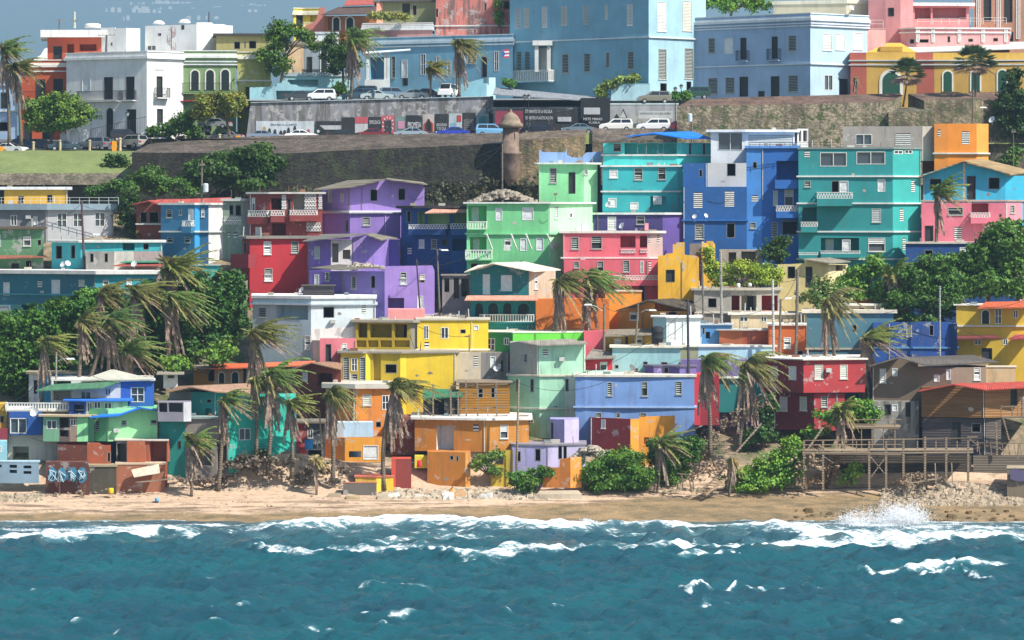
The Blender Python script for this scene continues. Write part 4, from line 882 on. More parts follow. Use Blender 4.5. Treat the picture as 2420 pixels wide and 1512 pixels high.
# shed roofed lean-to with black murals
e2 = bld('shed', 'concrete shed with a grey lean-to roof and black lettered murals', 401, 252, [(1165, 1364, -8), (1364, 1374, 30)], '#a8a8a6', '', roof=None, yb=330, depth=9, kind='worn', wear=1.0,
         led='256 264', ledc='#96948f', sheets=[('#8d9298', 'metal', [(1165, 222, -.5), (1372, 236, -.5), (1415, 229, 8), (1170, 206, 8)])])[0]
bld('mural_block', 'tall black painted block between the shed and the parked white cars', 399.5, 231, [(1372, 1442, -6)], '#23262c', '', roof=None, yb=330, depth=3, cat='wall', wear=.1)
bm_ = [o for o in COL.objects if o.name.startswith('mural_block')][0]
panel(1380, 254, 1418, 270, '#b4b6b8', 'painted_patch', 399.2, bm_); text('METE MANO', 1379, 284, 6, 399.2, '#d6d6d6', bm_, wmax=44); text('FUERA', 1392, 292, 5, 399.2, '#c6c6c6', bm_, wmax=26)
panel(1170, 262, 1240, 315, '#8e3348', 'mural_panel', 400.8, e2); panel(1236, 261, 1366, 310, '#22252a', 'mural_panel', 399.4, e2)
text('ESTUDIANTES DE LA ESCUELA', 1240, 267, 8, 399.3, '#d4d4d4', e2, wmax=65); text('DE ARTES PLÁSTICAS EN', 1240, 282, 9, 399.3, '#d4d4d4', e2, wmax=66)
panel(1318, 276, 1350, 287, '#b9bcbe', 'painted_patch', 399.25, e2)
w3 = bld('mural_wall', 'grey wall with white script murals behind the two white cars', 403, 247, [(1442, 1602, -3)], '#b2b3b6', '', roof=('flat', '#d8e4e6', .1, .2), yb=330, depth=3, kind='worn', wear=.8, cat='wall')[0]
for xx, s in ((1457, 22), (1473, 34)): panel(0, 0, 0, 0, '#2c2f34', 'painted_mountain', 402.5, w3, [(xx - 13, 290), (xx + 15, 290), (xx, 290 - s)])
panel(0, 0, 0, 0, '#c8cacc', 'painted_patch', 402.4, w3, [(1464, 278), (1480, 278), (1473, 262)])
panel(1510, 262, 1590, 280, '#c6c8c8', 'painted_patch', 402.5, w3); text('construyendo otro país posible', 1512, 270, 6, 402.4, '#4a4c52', w3, wmax=74)
# ================================================================ hillside houses, upper rows
TEAL = '#2f8f90'; G = 'houses stacked on the hillside'
bld('rooftop_house', 'small yellow rooftop house with a white slab on the grey building', 371, 448, [(10, 160, -2)], '#f0b73a', 'h 43 463 57 480;h 111 460 124 478', yb=500, roof=('flat', '#f2f0ec', .5, .35), depth=5, group=G)
bld('house', 'grey house with three white casement windows and a blue-grey roof terrace', 366, 496, [(-20, 112, -6, '#84858a'), (112, 268, 12, '#bdbdbf')], '#9a9a9c',
    'g 25 508 40 533;p 79 511 89 532;g 135 503 158 537;g 173 503 194 536;g 224 502 248 535', roof=('flat', '#8aa0ac', .45, .75), lats='', depth=10, wear=.2, group=G)
e = empty('roof_railing', P(140, 484, 364), 'thin pale railing around the grey house terrace', 'railing'); mb = MB(); f = Face(P(-20, 0, 364)[:2], P(280, 0, 365)[:2])
lattice(mb, f, 0, f.L, zat(483, 364), zat(466, 364), -.03, .03, 'rail'); mb.build('rails', M('#c2cccc', 'flat'), e)
bld('house', 'worn green two storey house with a rusty awning at the left edge', 354, 541, [(-20, 103, -6)], '#5f9468', 'w 55 558 73 581;h 88 566 98 580;w -10 555 2 582;k 27 622 45 645;h 60 615 75 642', roof=('flat', '#6b5a4c', .5, .3), kind='worn', wear=.9, depth=8, led='', group=G,
    sheets=[('#9a5e4a', 'metal', [(-20, 610, -1.2), (112, 606, -1.2), (106, 603, .3), (-20, 603, .3)], 'awning')])
bld('house', 'low turquoise house with a white slab and a worn concrete fence', 351, 573, [(122, 190, -34), (190, 384, 3)], '#3fb6bc', 'h 131 580 147 612;h 167 579 178 611;R 290 575 318 591;h 338 575 352 590', roof=('flat', '#dfdfd8', .4, .25), depth=7, group=G)
bld('house', 'pinkish concrete yard wall in front of the low turquoise house', 349, 594, [(203, 270, -3, '#95928c'), (270, 316, 2, '#d2cabb'), (316, 384, -3)], '#b9a09c', 'h 212 598 222 620;h 246 598 256 620', roof=None, kind='worn', wear=.9, depth=1.5, cat='wall',
    sheets=[('#3f8f70', 'metal', [(285, 619, -1), (380, 618, -1), (372, 614, 1), (315, 614, 1)], 'awning'), ('#b0584c', 'metal', [(268, 627, -1.6), (385, 626, -1.6), (376, 620, .5), (300, 620, .5)], 'awning')])
bld('apartment_block', 'long dark teal block with white doors and a white slab roof at the left', 343, 648, [(-30, 222, -26, '#2a7888'), (222, 368, 8, '#35a5b0')], '#2a7888',
    'p 8 667 23 698;v 89 662 100 678;p 122 661 142 696;w 186 661 200 676;w 243 661 257 680;w 299 657 311 672;w 337 658 349 671;w -20 721 24 758;w 105 725 123 745;R 50 720 90 760', roof=('flat', '#e8e6e0', .5, .42), led='697', ledc='#2d7f8c', depth=8, wear=.5, group=G)
bld('house', 'brick red house with a red metal gable roof and open windows', 366, 492, [(322, 384, -8)], '#8a4434', 'h 331 500 348 527;h 352 500 375 527', roof=None, up=[(0, [(322, 484), (347, 476), (384, 488)])], led='529', depth=9, group=G,
    sheets=[('#a24a42', 'metal', [(350, 473, -1), (384, 486, -1), (560, 478, 8), (545, 466, 8)]), ('#a24a42', 'metal', [(312, 482, -1), (350, 473.5, -1), (420, 470, 6), (380, 470, 6)])])
bld('house', 'royal blue narrow house with a tall white side wall', 361, 484, [(380, 460, -24, '#34789e'), (460, 472, 20, '#35a0dc'), (472, 493, -8, '#2c6a94'), (493, 530, 34, '#dcdcd8')], '#34789e',
    'd 393 495 407 514;d 423 495 430 508;p 445 493 457 521;w 476 493 483 512;d 395 560 409 573;d 436 560 450 573', 'latp 437 521 459 548 .8', roof=('flat', '#d8d8d4', .25, .25), led='547', depth=7, wear=.3, group=G)
bld('house', 'narrow grey green plastered house with a lattice balcony front', 362, 475, [(528, 576, -4, '#8fa392'), (576, 592, 20, '#b7b4b0')], '#8fa392', 'h 541 484 552 508;v 538 549 543 560;v 552 549 560 562;h 556 484 570 510', lats='scr 529 512 571 530', roof=('flat', '#c9c9c4', .4, .3), kind='worn', depth=6, group=G)
bld('house', 'dark red house with white lattice panels and open verandas', 359, 458, [(590, 638, -24), (638, 676, 0), (676, 762, 0)], '#8e3a38',
    'w 595 467 603 500;R 641 468 665 495 2;i 693 460 720 497 3;k 680 470 687 508;w 604 536 617 560;R 643 528 678 560;w 668 465 676 492', 'latp 590 497 636 527 .5;latp 641 497 672 522 .9;latp 686 496 750 520 .9', roof=('flat', '#cfccc4', .4, .22), depth=8, led='', wear=.5,
    lats='scr 720 458 747 494;scr 753 458 761 494;scr 666 460 676 494;scr 724 526 758 546', group=G)
bld('house', 'upper purple house with a patched sagging tin roof', 364, 442, [(762, 827, -36), (827, 1003, 4)], '#a184cc', 'w 775 450 784 477;w 805 456 812 476;h 875 447 892 475;h 941 445 958 473', roof=None, led='499', ledc='#dcdce0', depth=9, wear=.35,
    up=[(1, [(827, 440), (868, 436), (912, 424), (950, 428), (1003, 438)])], sheets=[('#7d7668', 'wood', [(741, 447, -.8), (827, 442, -1.2), (915, 422, -1.2), (820, 426, 7)]), ('#8a8373', 'wood', [(912, 422, -1.2), (1010, 435, -1), (1000, 430, 6), (915, 420, 6)])], group=G)
bld('house', 'purple middle storey with a single louvre under the upper purple house', 361, 504, [(762, 827, -36), (827, 946, 4)], '#9a7ec8', 'd 857 513 875 533;h 817 520 823 548', roof=('flat', '#cfcfd6', .25, .15), depth=5, wear=.4, group=G)
bld('house', 'bright red house with three louvred windows and a red side balcony', 351, 564, [(573, 590, -40, '#8c2c34'), (590, 762, 3)], '#c4303a', 'w 623 570 641 601;d 688 570 706 598;d 625 634 644 649;w 625 649 644 664;v 624 697 647 702;h 575 572 582 598',
    'sol 562 600 604 630 1.2', roof=('flat', '#8f8a80', .45, .3), depth=7, wear=.15, group=G)
bld('house', 'ragged purple house with a collapsed white corner', 347, 566, [(727, 782, -30), (782, 832, 4, '#d8d2c8'), (832, 892, 4, '#a184cc'), (892, 919, 8, '#a184cc'), (919, 946, -42, '#6a58a8')], '#8468b4',
    'w 743 582 756 611;R 785 575 800 620;R 810 590 828 612', roof=None, depth=6, kind='worn', wear=.5, up=[(2, jag([(832, 562), (868, 553), (892, 564)], 1, 9)), (3, [(892, 562), (919, 563)])],
    sheets=[('#74706a', 'wood', [(715, 569, -1), (800, 560, -1), (870, 551, 1), (760, 553, 6)]), ('#7d7868', 'wood', [(866, 553, -.6), (900, 566, -.6), (940, 562, 4), (880, 550, 4)])], group=G)
bld('house', 'lowest purple house with open windows and a broken roof edge', 340, 642, [(730, 808, -24, '#6f5aa6'), (808, 909, -36, '#8270b8'), (909, 1027, 4)], '#a184cc',
    'w 743 648 754 675;d 768 643 778 664;d 830 652 842 682;h 876 651 887 681;d 946 643 961 658;w 946 658 961 672;w 992 648 1004 660;h 993 660 1004 668;p 986 699 1000 728;R 917 704 955 728', roof=None, depth=7, wear=.45,
    up=[(2, [(909, 629), (1022, 627), (1027, 640)])], sheets=[('#6f6a5e', 'wood', [(735, 632, -.3), (808, 636, -.3), (905, 630, 2), (800, 624, 4)])], group=G)
bld('lean_to', 'grey plank lean-to at the foot of the lowest purple house', 337, 676, [(716, 790, -10)], '#4c474c', '', roof=('flat', '#5d5650', .2, .1), yb=712, depth=3, kind='wood', cat='shed')
bld('house', 'deep blue house with a dark roof terrace and lattice balconies', 353, 492, [(948, 985, -30, '#1f4e84'), (985, 1066, -14, '#1f4e84'), (1066, 1108, 6, '#2466a8')], '#1f5a96',
    'h 961 498 971 525;i 983 500 1004 531 1;i 1010 500 1062 531 1;i 1070 500 1102 528 1;w 990 565 1003 586;d 1019 565 1033 588;v 963 583 973 600;R 1068 565 1100 592;k 1044 565 1056 580', 'latp 970 530 1058 552 .9;latp 1064 528 1104 553 .9;scr 1065 594 1103 618 .1',
    roof=('flat', '#3f3d3d', .5, .3), depth=7, sheets=[('#d8a088', 'metal', [(1004, 502, -1.6), (1105, 500, -1.6), (1102, 489, .6), (1030, 490, .6)], 'awning')], wear=.3, group=G)
# light green stack
LG = '#84dc98'
bld('house', 'mint green three storey house with left balconies and curved brackets', 347, 481, [(1103, 1152, -4), (1152, 1297, -6, '#7cd090'), (1297, 1400, 32, '#b2f2b6')], LG,
    'R 1106 486 1150 526 1;R 1110 560 1150 598 1;p 1171 491 1187 521;p 1234 490 1261 520;w 1311 489 1320 517;w 1346 494 1353 514;p 1229 563 1245 593;p 1267 562 1285 592;w 1192 564 1208 580;h 1113 622 1140 640',
    'bal 1105 523 1150 540 .5;bal 1102 590 1163 612 .9', roof=('flat', '#eceee6', .35, .18), led='552', ledc='#8fe0a0', depth=8, wear=.35, group=G)
e = empty('bracket', P(1212, 585, 345), 'row of slanted white brackets under the mint green balcony', 'bracket'); mb = MB()
for xx in (1150, 1208, 1243, 1293): mb = MB(); mb.bar(P(xx, 553, 345.2), P(xx + 13, 588, 346.6), .1); mb.build('brace', WHITE(), e)
mb = MB(); mb.box(P(1190, 0, 345.5)[0], P(1206, 0, 345.5)[0], 345.2, 346.2, zat(592, 345.5), zat(580, 345.5)); tag(mb.build('air_conditioner', M('#d0d2cc', 'flat')), 'boxy air conditioner under the window of the mint green house', 'air conditioner')
bld('house', 'small light green house with a black doorway below the blue ruin', 361, 388, [(1273, 1380, -4), (1380, 1412, 34, '#a8ecb0')], '#92e4a2', 'd 1299 397 1316 432;k 1344 407 1360 457;d 1378 401 1389 413', roof=('flat', '#dfe6da', .45, .2), depth=7, wear=.3, group=G,
    led='')
bld('ruin_wall', 'crumbling pale blue wall on top of the light green house', 369, 372, [(1274, 1340, 0), (1340, 1420, 0)], '#8fb0e0', '', roof=None, lid=False, depth=2, kind='worn', cat='ruin', up=[(0, [(1274, 355), (1278, 354), (1282, 359), (1336, 360), (1338, 354), (1340, 355)]), (1, jag([(1340, 366), (1352, 372), (1375, 372), (1384, 361), (1420, 357)], 1.5, 6))])
TQ = '#3fc2c2'
bld('house', 'turquoise house top storey with a blue tarp roof and wooden posts', 363, 337, [(1425, 1600, -4), (1600, 1680, 26)], '#4cd0cc', 'd 1449 339 1468 358;h 1506 338 1528 365;h 1554 335 1569 363;h 1628 332 1634 366;h 1661 332 1667 367;R 1476 335 1600 366', roof=None, depth=8, group=G,
    sheets=[('#1e78dc', 'flat', [(1480, 321, -.7), (1535, 314, -.4), (1680, 327, -.7), (1640, 311, 6)], 'tarp'), ('#1e78dc', 'flat', [(1540, 313, -.4), (1620, 326, -.9), (1682, 326, -.4), (1630, 310, 6)], 'tarp'), ('#5d554c', 'wood', [(1425, 337, -.6), (1490, 326, -.6), (1540, 314, 2), (1500, 318, 6)])], led='366')
bld('house', 'turquoise four storey house middle part with white ledges', 360, 394, [(1424, 1605, -4, '#33b0b4'), (1605, 1615, 34)], '#52dcd8', 'w 1440 401 1460 420;d 1499 397 1519 425;d 1555 396 1574 424;p 1437 468 1457 490;p 1489 478 1509 495;p 1544 463 1564 483;r 1537 463 1575 495',
    roof=('flat', '#e2e4de', .25, .2), led='452', depth=9, wear=.2, group=G)
bld('house', 'dark violet house with pale louvres under the turquoise house', 352, 507, [(1370, 1416, -6, '#463c78'), (1416, 1566, -6, '#463c78'), (1566, 1616, 18, '#66519c')], '#463c78', 'p 1386 527 1402 545;w 1436 512 1456 543;d 1504 510 1524 530', roof=('flat', '#e4e4de', .25, .24), depth=7, wear=.15, group=G)
PK = '#e2707c'
bld('house', 'salmon pink upper storeys with dark green louvres and a patched corner', 344, 551, [(1330, 1530, -4), (1530, 1566, 10, '#dcc0b4')], PK, 'd 1349 560 1368 589;d 1397 558 1423 588;R 1466 557 1502 585;R 1512 557 1530 585;v 1531 556 1537 576;v 1553 555 1559 575;v 1410 700 1411 702',
    roof=('flat', '#eae2da', .35, .25), led='609', depth=6, lats='lat 1467 589 1502 598;lat 1513 589 1529 597', wear=.35, group=G)
bld('house', 'salmon pink lower storeys with a long balcony behind the palms', 342, 614, [(1333, 1532, -4), (1532, 1566, 10)], '#e06876', 'd 1356 618 1369 633;d 1411 617 1427 645;d 1472 615 1488 643;g 1513 616 1521 645;v 1533 617 1538 640;h 1436 678 1448 687;p 1452 681 1472 690;v 1535 675 1539 681;h 1510 673 1524 709', 'latp 1440 650 1556 672 .7', roof=None, depth=5, led='670', wear=.4, group=G)
YO = '#efb52c'
bld('ruin', 'stepped yellow orange ruin with a window hole filled with a dark pane as its shade', 338, 618, [(1555, 1652, -3)], YO, 'k 1574 637 1595 666', roof=None, lid=False, depth=4, kind='worn', wear=.35, cat='ruin', up=[(0, [(1555, 604), (1572, 603), (1572, 600), (1590, 598), (1590, 577), (1598, 577), (1598, 573), (1618, 572), (1618, 602), (1645, 604), (1652, 608)])], group=G)  # its 'door' is a dark pane standing in for the hole's inner shade
bld('ruin', 'tall yellow wall fragment overgrown with vines', 345, 582, [(1658, 1690, 10)], '#efbc38', '', roof=None, lid=False, depth=2, kind='worn', cat='ruin', up=[(0, [(1658, 571), (1664, 570), (1664, 574), (1670, 574), (1670, 570), (1684, 569), (1690, 578)])])
bld('ruin', 'grey block wall beside the yellow ruin under the blue complex', 347, 576, [(1630, 1660, 0, '#8d857c'), (1690, 1780, 0)][:1], '#8d857c', '', roof=None, depth=3, kind='worn', cat='ruin')
# blue complex
BL = '#2468b4'
bld('house', 'royal blue tall house with white louvres and broken blue plaster', 352, 441, [(1614, 1765, -3)], '#1c5a9a', 'v 1639 454 1660 491;v 1713 451 1735 488;d 1642 529 1664 565;h 1717 527 1737 562', roof=None, led='520', ledc='#2468b0', depth=9, wear=.2, group=G)
bld('house', 'light grey plastered box with a black hole window on the blue house', 353.5, 385, [(1614, 1672, -3, '#1f5c9c'), (1672, 1764, -3)], '#c8c8c8', 'h 1718 384 1739 416;h 1652 400 1660 418', roof=None, yb=442, depth=6, wear=.2, group=G)
bld('house', 'sky blue tower house with stacked pale balconies', 354, 350, [(1764, 1800, -4, '#4c92d8'), (1800, 1888, -4)], '#2a6cba', 'h 1779 382 1789 398;v 1776 461 1792 476;d 1773 525 1787 540;w 1827 450 1838 485;w 1854 448 1875 486;R 1835 380 1886 425;d 1824 525 1838 560;h 1848 522 1885 555',
    'sol 1831 425 1888 443 1.4;latp 1834 486 1896 512 1.5', roof=('flat', '#5c94dc', .2, .3), depth=8, wear=.2, group=G)
bld('rooftop_house', 'white rooftop house with a large glass window and roller shutter', 361, 312, [(1680, 1764, -4), (1764, 1878, 4)], '#e8ecec', 'g 1697 313 1755 355 1;w 1768 318 1875 351', roof=('flat', '#f4f4f2', .5, .3), yb=385, depth=6, wear=.1, group=G)
bld('roof_shed', 'white open rooftop frame beside the white house chimney', 363, 304, [(1884, 1910, 10)], '#ecebe6', 'R 1888 308 1894 334;R 1898 308 1908 334', roof=None, yb=360, depth=2, wear=.1, cat='shed')
e = empty('roof_railing', P(1825, 350, 352), 'black iron railing along the sky blue tower roof', 'railing'); mb = MB(); f = Face(P(1772, 0, 353)[:2], P(1986, 0, 353)[:2]); lattice(mb, f, 0, f.L, zat(349, 353), zat(336, 353), -.03, .03, 'rail'); mb.build('rails', M('#2c2f38', 'flat'), e)
TL = '#2b9494'
bld('apartment_block', 'large teal four storey block with white ledges and balconies', 351, 352, [(1887, 2110, -6), (2110, 2176, 30, '#35b0a8')], TL,
    'g 1938 360 2001 393 1;g 2024 358 2092 388 1;g 2113 355 2133 364;g 2138 354 2156 363;v 1901 356 1914 371;d 1901 427 1916 442;h 1965 427 1983 455;p 1984 427 2005 455;p 2074 423 2092 453;v 2153 426 2162 453;w 2060 493 2082 525;v 2126 493 2135 522;w 2052 562 2092 594;R 1940 562 2030 596 1;p 1990 566 2010 594;v 2133 562 2140 590;R 1895 490 1930 525',
    'latp 1931 454 2014 484 1.3;latp 1893 524 1932 546 .8;latp 1888 596 1932 608 .8;latp 1940 592 2032 606 .6', roof=('flat', '#7f8f8a', .12, .22), led='416 480 547 612', ledc='#dfe4e0', depth=9, wear=.2, group=G)
bld('house', 'grey concrete top storey with glass window above the teal block', 362, 298, [(1992, 2180, -5), (2180, 2210, 20, '#c8bfb2')], '#a89f96', 'g 2022 317 2061 342 1;v 2116 315 2152 343', roof=None, yb=380, depth=8, wear=.4, kind='worn', group=G)
bld('house', 'bright orange boxy house with a white louvre', 361, 292, [(2208, 2240, -8, '#f0963c'), (2240, 2308, 0, '#ee922e'), (2308, 2336, 24, '#f8a848')], '#ee922e', 'v 2216 306 2223 322;v 2273 310 2291 340', roof=None, led='362', depth=7, wear=.1, group=G)
bld('house', 'small orange patio room above the cyan gable house', 366, 368, [(2180, 2330, 0)], '#d8703c', 'h 2200 380 2210 400;k 2220 378 2232 400', roof=('flat', '#8f7f70', .1, .1), yb=420, depth=4)
bld('house', 'cyan house with a tan gable roof and black window holes', 353, 415, [(2181, 2276, -5), (2276, 2281, 0, '#c4bcae'), (2281, 2376, -2), (2376, 2440, 26)], '#34b4d4', 'h 2197 422 2225 450;k 2285 412 2306 471;h 2336 419 2363 447',
    '', roof=None, led='474', ledc='#b4a894', depth=6, wear=.25, up=[(0, [(2181, 411), (2276, 384)]), (1, [(2276, 384), (2281, 383)]), (2, [(2281, 384), (2376, 408)])],
    sheets=[('#a08860', 'wood', [(2170, 417, -1), (2278, 379, -1), (2320, 374, 7), (2230, 395, 7)]), ('#a08860', 'wood', [(2278, 379, -1), (2390, 411, -1), (2440, 404, 6), (2320, 374, 7)])], group=G)
bld('house', 'pink two storey base under the cyan gable house', 350.4, 479, [(2178, 2376, -4), (2376, 2416, 24, '#ef98a4')], '#e67c8e', 'd 2240 490 2276 508;R 2296 480 2336 503;k 2186 533 2206 570;v 2255 536 2273 565;p 2327 534 2347 560;d 2388 485 2398 504', 'latp 2293 502 2338 525 .9',
    roof=None, depth=7, wear=.35, group=G)
bld('house', 'navy blue low house half hidden by trees under the pink one', 344, 576, [(2140, 2400, -4)], '#1c4a88', 'w 2268 584 2287 600;h 2185 590 2205 605', 'lat 2140 620 2195 640 .4', roof=('flat', '#d2cabc', .3, .2), depth=6, wear=.2, group=G)
# ================================================================ lower rows
bld('house', 'dark teal gabled house front with white door and beige side boards', 337, 640, [(1112, 1250, -8), (1250, 1313, 24, '#d3bfa4')], '#1f7a7c', 'p 1141 648 1158 696;p 1184 650 1210 688;w 1263 644 1271 683', roof=None, depth=6, wear=.45, kind='worn', group=G,
    up=[(0, [(1112, 638), (1172, 625), (1250, 637)])], sheets=[('#ece2cc', 'metal', [(1097, 642, -1), (1162, 621, -1), (1245, 619, 5), (1130, 626, 5)]), ('#ece2cc', 'metal', [(1162, 620.5, -1), (1262, 640, -1), (1325, 636, 3), (1240, 618, 5)])])
bld('house', 'teal arcade storey with white balusters and a pink tile awning', 335.5, 709, [(1112, 1266, -4), (1266, 1280, 30, '#de7c34')], '#1c8488', '', 'bal 1135 742 1262 760 .5', roof=None, depth=5, wear=.3, group=G, led='762', ledc='#2f9aa0',
    arch='a 1120 713 1145 746;a 1150 712 1181 746;a 1186 712 1212 746;a 1219 712 1256 746', archc='#1c8488', sheets=[('#e29c84', 'tile', [(1098, 708, -1.4), (1272, 708, -1.4), (1268, 698, .3), (1104, 698, .3)], 'awning')])
bld('house', 'white and pale blue box house with a deep recess and a black window', 334, 706, [(597, 735, -26, '#b8ced8'), (735, 888, 4, '#dfe8ea')], '#d5e0e4', 'R 652 721 728 755;h 764 725 790 751;d 611 727 629 750;v 855 721 865 740;w 720 793 734 826', roof=('flat', '#eef0ee', .12, .3), depth=9, wear=.15, group=G, led='719', ledc='#c4d4dc')
bld('house', 'pink house with a broken white upper wall', 330, 804, [(740, 756, -30, '#b4b0a8'), (756, 842, 3)], '#e2808a', 'k 770 813 783 856;w 809 811 820 832', roof=None, depth=5, wear=.3, up=[(1, [(756, 799), (842, 799)])], sheets=[], group=G)
bld('ruin_wall', 'broken white wall with pink stains above the pink house', 331.5, 797, [(738, 842, 2)], '#efe6de', 'r 757 776 763 790', roof=None, yb=830, depth=1, kind='worn', cat='ruin', up=[(0, jag([(738, 780), (760, 776), (800, 774), (842, 772)], 2, 8))])
bld('house', 'pink flat roof parapet between white house and teal arcade', 334, 731, [(917, 1004, 0)], '#ee9c98', '', roof=None, depth=4, cat='wall')
bld('house', 'concrete yard with planks and rubble under the purple house', 339, 748, [(1000, 1112, 0)], '#8f887c', 'h 1012 752 1030 760;h 1060 752 1074 762', roof=('flat', '#c9c6bc', .3, .2), kind='worn', depth=4)
YL = '#eecb30'
bld('house', 'yellow open frame storey with dark veranda bays', 330, 762, [(840, 970, -10, '#b59a24'), (970, 986, 20, '#8f8878')], '#b59a24', 'R 846 764 868 798;R 874 766 926 798;R 932 766 962 798 2;r 843 804 866 820;r 870 804 894 820;r 899 804 926 820;r 932 804 968 820', roof=('flat', '#a89e8c', .4, .25), depth=5, wear=.4, group=G)
bld('house', 'bright yellow upper house with an open casement window', 330, 757, [(986, 1154, 4)], YL, 'g 1001 769 1013 801 1;v 1003 808 1014 822;g 1042 773 1060 800;h 1088 778 1101 788;p 1119 768 1131 780', roof=('flat', '#c9c2ae', .2, .2), led='826', ledc='#efe8d4', depth=7, wear=.2, group=G)
bld('house', 'yellow lower house with grey louvred panels and a triangular opening', 325, 835, [(805, 865, -10, '#c4aa2c'), (865, 875, 26, '#f4d638'), (875, 946, -8, '#c8ac28'), (946, 960, 20, '#f4d638'), (960, 1078, 3)], YL,
    'd 810 844 826 899;g 830 846 845 877;d 831 883 846 898;d 850 844 865 899;r 882 834 900 905;h 910 860 938 882', roof=('flat', '#9f9686', .3, .2), depth=6, wear=.2, group=G, led='')
bld('ruin', 'beige and grey broken walls right of the yellow lower house', 327, 834, [(1078, 1136, 3, '#d4c6ac'), (1136, 1202, 3, '#8f8c88')], '#c9bba4', 'v 1119 841 1130 868;p 1158 842 1171 870;p 1176 860 1184 871;h 1183 850 1190 880', roof=None, depth=4, kind='worn', cat='ruin', up=[(0, jag([(1078, 832), (1136, 831)], 1.5, 8)), (1, [(1136, 832), (1202, 832)])], group=G)
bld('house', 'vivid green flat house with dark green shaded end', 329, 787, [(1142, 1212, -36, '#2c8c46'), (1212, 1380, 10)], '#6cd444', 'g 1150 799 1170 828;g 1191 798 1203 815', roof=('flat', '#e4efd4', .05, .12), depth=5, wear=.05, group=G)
bld('house', 'mint house top storey with a grey stained side and tin roof', 322, 812, [(1205, 1273, -34, '#a0a298'), (1273, 1384, 4)], '#aee0c0', 'd 1237 836 1247 857;v 1283 826 1295 842', roof=None, depth=6, kind='worn', wear=.35, group=G,
    up=[(0, [(1205, 812), (1230, 806), (1273, 814)]), (1, [(1273, 811), (1384, 810)])], sheets=[('#9c968a', 'metal', [(1226, 805, -.8), (1275, 815, -.9), (1390, 811, -.6), (1350, 800, 4)])])
bld('house', 'mint house middle storey with tall dark windows and white ledge', 321, 890, [(1200, 1275, -30, '#8fc4a4'), (1275, 1334, 4), (1334, 1362, -20, '#c4dccc')], '#a6dab8', 'h 1219 896 1228 925;h 1253 895 1262 927;g 1246 981 1261 999;h 1336 895 1344 925', roof=('flat', '#cfc4b0', .15, .15), led='965', ledc='#c8cfc0', depth=7, wear=.4, group=G)
bld('house', 'small red house with corrugated roof and white louvre', 323, 847, [(1384, 1447, 2)], '#c42c34', 'w 1418 855 1435 875', roof=None, depth=4, group=G, sheets=[('#8f8a80', 'metal', [(1384, 847, -.8), (1450, 845, -.8), (1462, 834, 4), (1400, 823, 6)])])
bld('house', 'mint base wall under the small red house', 322, 876, [(1384, 1447, 2)], '#bfe6d0', '', roof=None, depth=4)
bld('house', 'pale aqua house with small black windows and a white slab', 324, 822, [(1447, 1608, -4)], '#a3d2d2', 'h 1453 862 1462 871;h 1520 854 1531 867;d 1499 869 1509 882;h 1562 855 1578 866', roof=('flat', '#ebe6d2', .3, .2), depth=6, wear=.3, group=G)
bld('ruin', 'roofless purple wall ruin beside the pale aqua house', 320.5, 867, [(1525, 1545, -40, '#5a4a90'), (1545, 1568, 2), (1568, 1606, -30, '#4c4088'), (1606, 1645, 2)], '#8474b8', 'h 1567 868 1580 882', roof=('flat', '#6c6478', .1, .12), depth=3, kind='worn', cat='ruin')
bld('house', 'periwinkle blue long house with three louvres and a white roof edge', 318, 891, [(1360, 1383, -10), (1383, 1480, -3), (1480, 1641, -3)], '#7ca0d6', 'd 1435 903 1447 935;d 1516 902 1531 936;d 1597 901 1612 932;d 1408 975 1422 988;d 1456 975 1466 987;d 1512 975 1528 988;h 1565 1000 1600 1004',
    roof=('flat', '#ded6c4', .2, .22), led='962', ledc='#a8c4e8', depth=7, wear=.35, group=G)
bld('ruin', 'dark red and orange roofless walls on the beach bank', 314.5, 990, [(1395, 1490, -30, '#9c3436'), (1490, 1510, 30, '#f0a034'), (1510, 1595, 2, '#f2a034')], '#f2a034', 'w 1421 991 1431 1012;r 1522 1033 1534 1050', roof=None, lid=False, depth=4, kind='worn', wear=.3, cat='ruin',
    up=[(0, [(1395, 988), (1450, 988), (1490, 991)]), (2, [(1510, 985), (1595, 982)])], group=G)
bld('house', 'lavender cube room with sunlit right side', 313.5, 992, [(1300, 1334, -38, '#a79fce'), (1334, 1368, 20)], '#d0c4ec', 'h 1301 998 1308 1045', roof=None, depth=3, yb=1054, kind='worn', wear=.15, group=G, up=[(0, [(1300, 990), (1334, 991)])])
bld('house', 'low lavender ruin with four dark openings on the beach bank', 311.5, 1053, [(1209, 1291, -8, '#b0a8d6'), (1291, 1384, 4)], '#d6ccee', 'h 1219 1066 1231 1091;h 1264 1060 1278 1090;h 1319 1053 1329 1085;h 1331 1053 1340 1085', roof=('flat', '#8f8a92', .1, .15), depth=5, kind='worn', wear=.3, group=G)
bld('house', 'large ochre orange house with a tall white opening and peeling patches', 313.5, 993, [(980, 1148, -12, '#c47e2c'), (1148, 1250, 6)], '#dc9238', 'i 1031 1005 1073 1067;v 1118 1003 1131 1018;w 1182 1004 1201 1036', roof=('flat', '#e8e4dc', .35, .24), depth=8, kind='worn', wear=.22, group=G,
    yb=1068)
bld('house', 'lower ochre orange room with two tiny windows on the beach', 311.3, 1069, [(1010, 1100, -14, '#c07a2a'), (1100, 1112, 30)], '#dc9238', 'h 1063 1076 1072 1087;h 1078 1077 1084 1090', roof=None, depth=6, kind='worn', wear=.3, group=G)
bld('ruin', 'grey plaster wall under the large ochre house', 314, 1066, [(1112, 1200, 4)], '#b9b2a6', '', roof=None, depth=4, kind='worn', cat='ruin')
bld('terrace_wall', 'lime yellow terrace wall with a red ledge on the beach', 313, 1078, [(980, 1012, 0)], '#d6c83c', '', roof=None, depth=2, cat='wall', yb=1106)
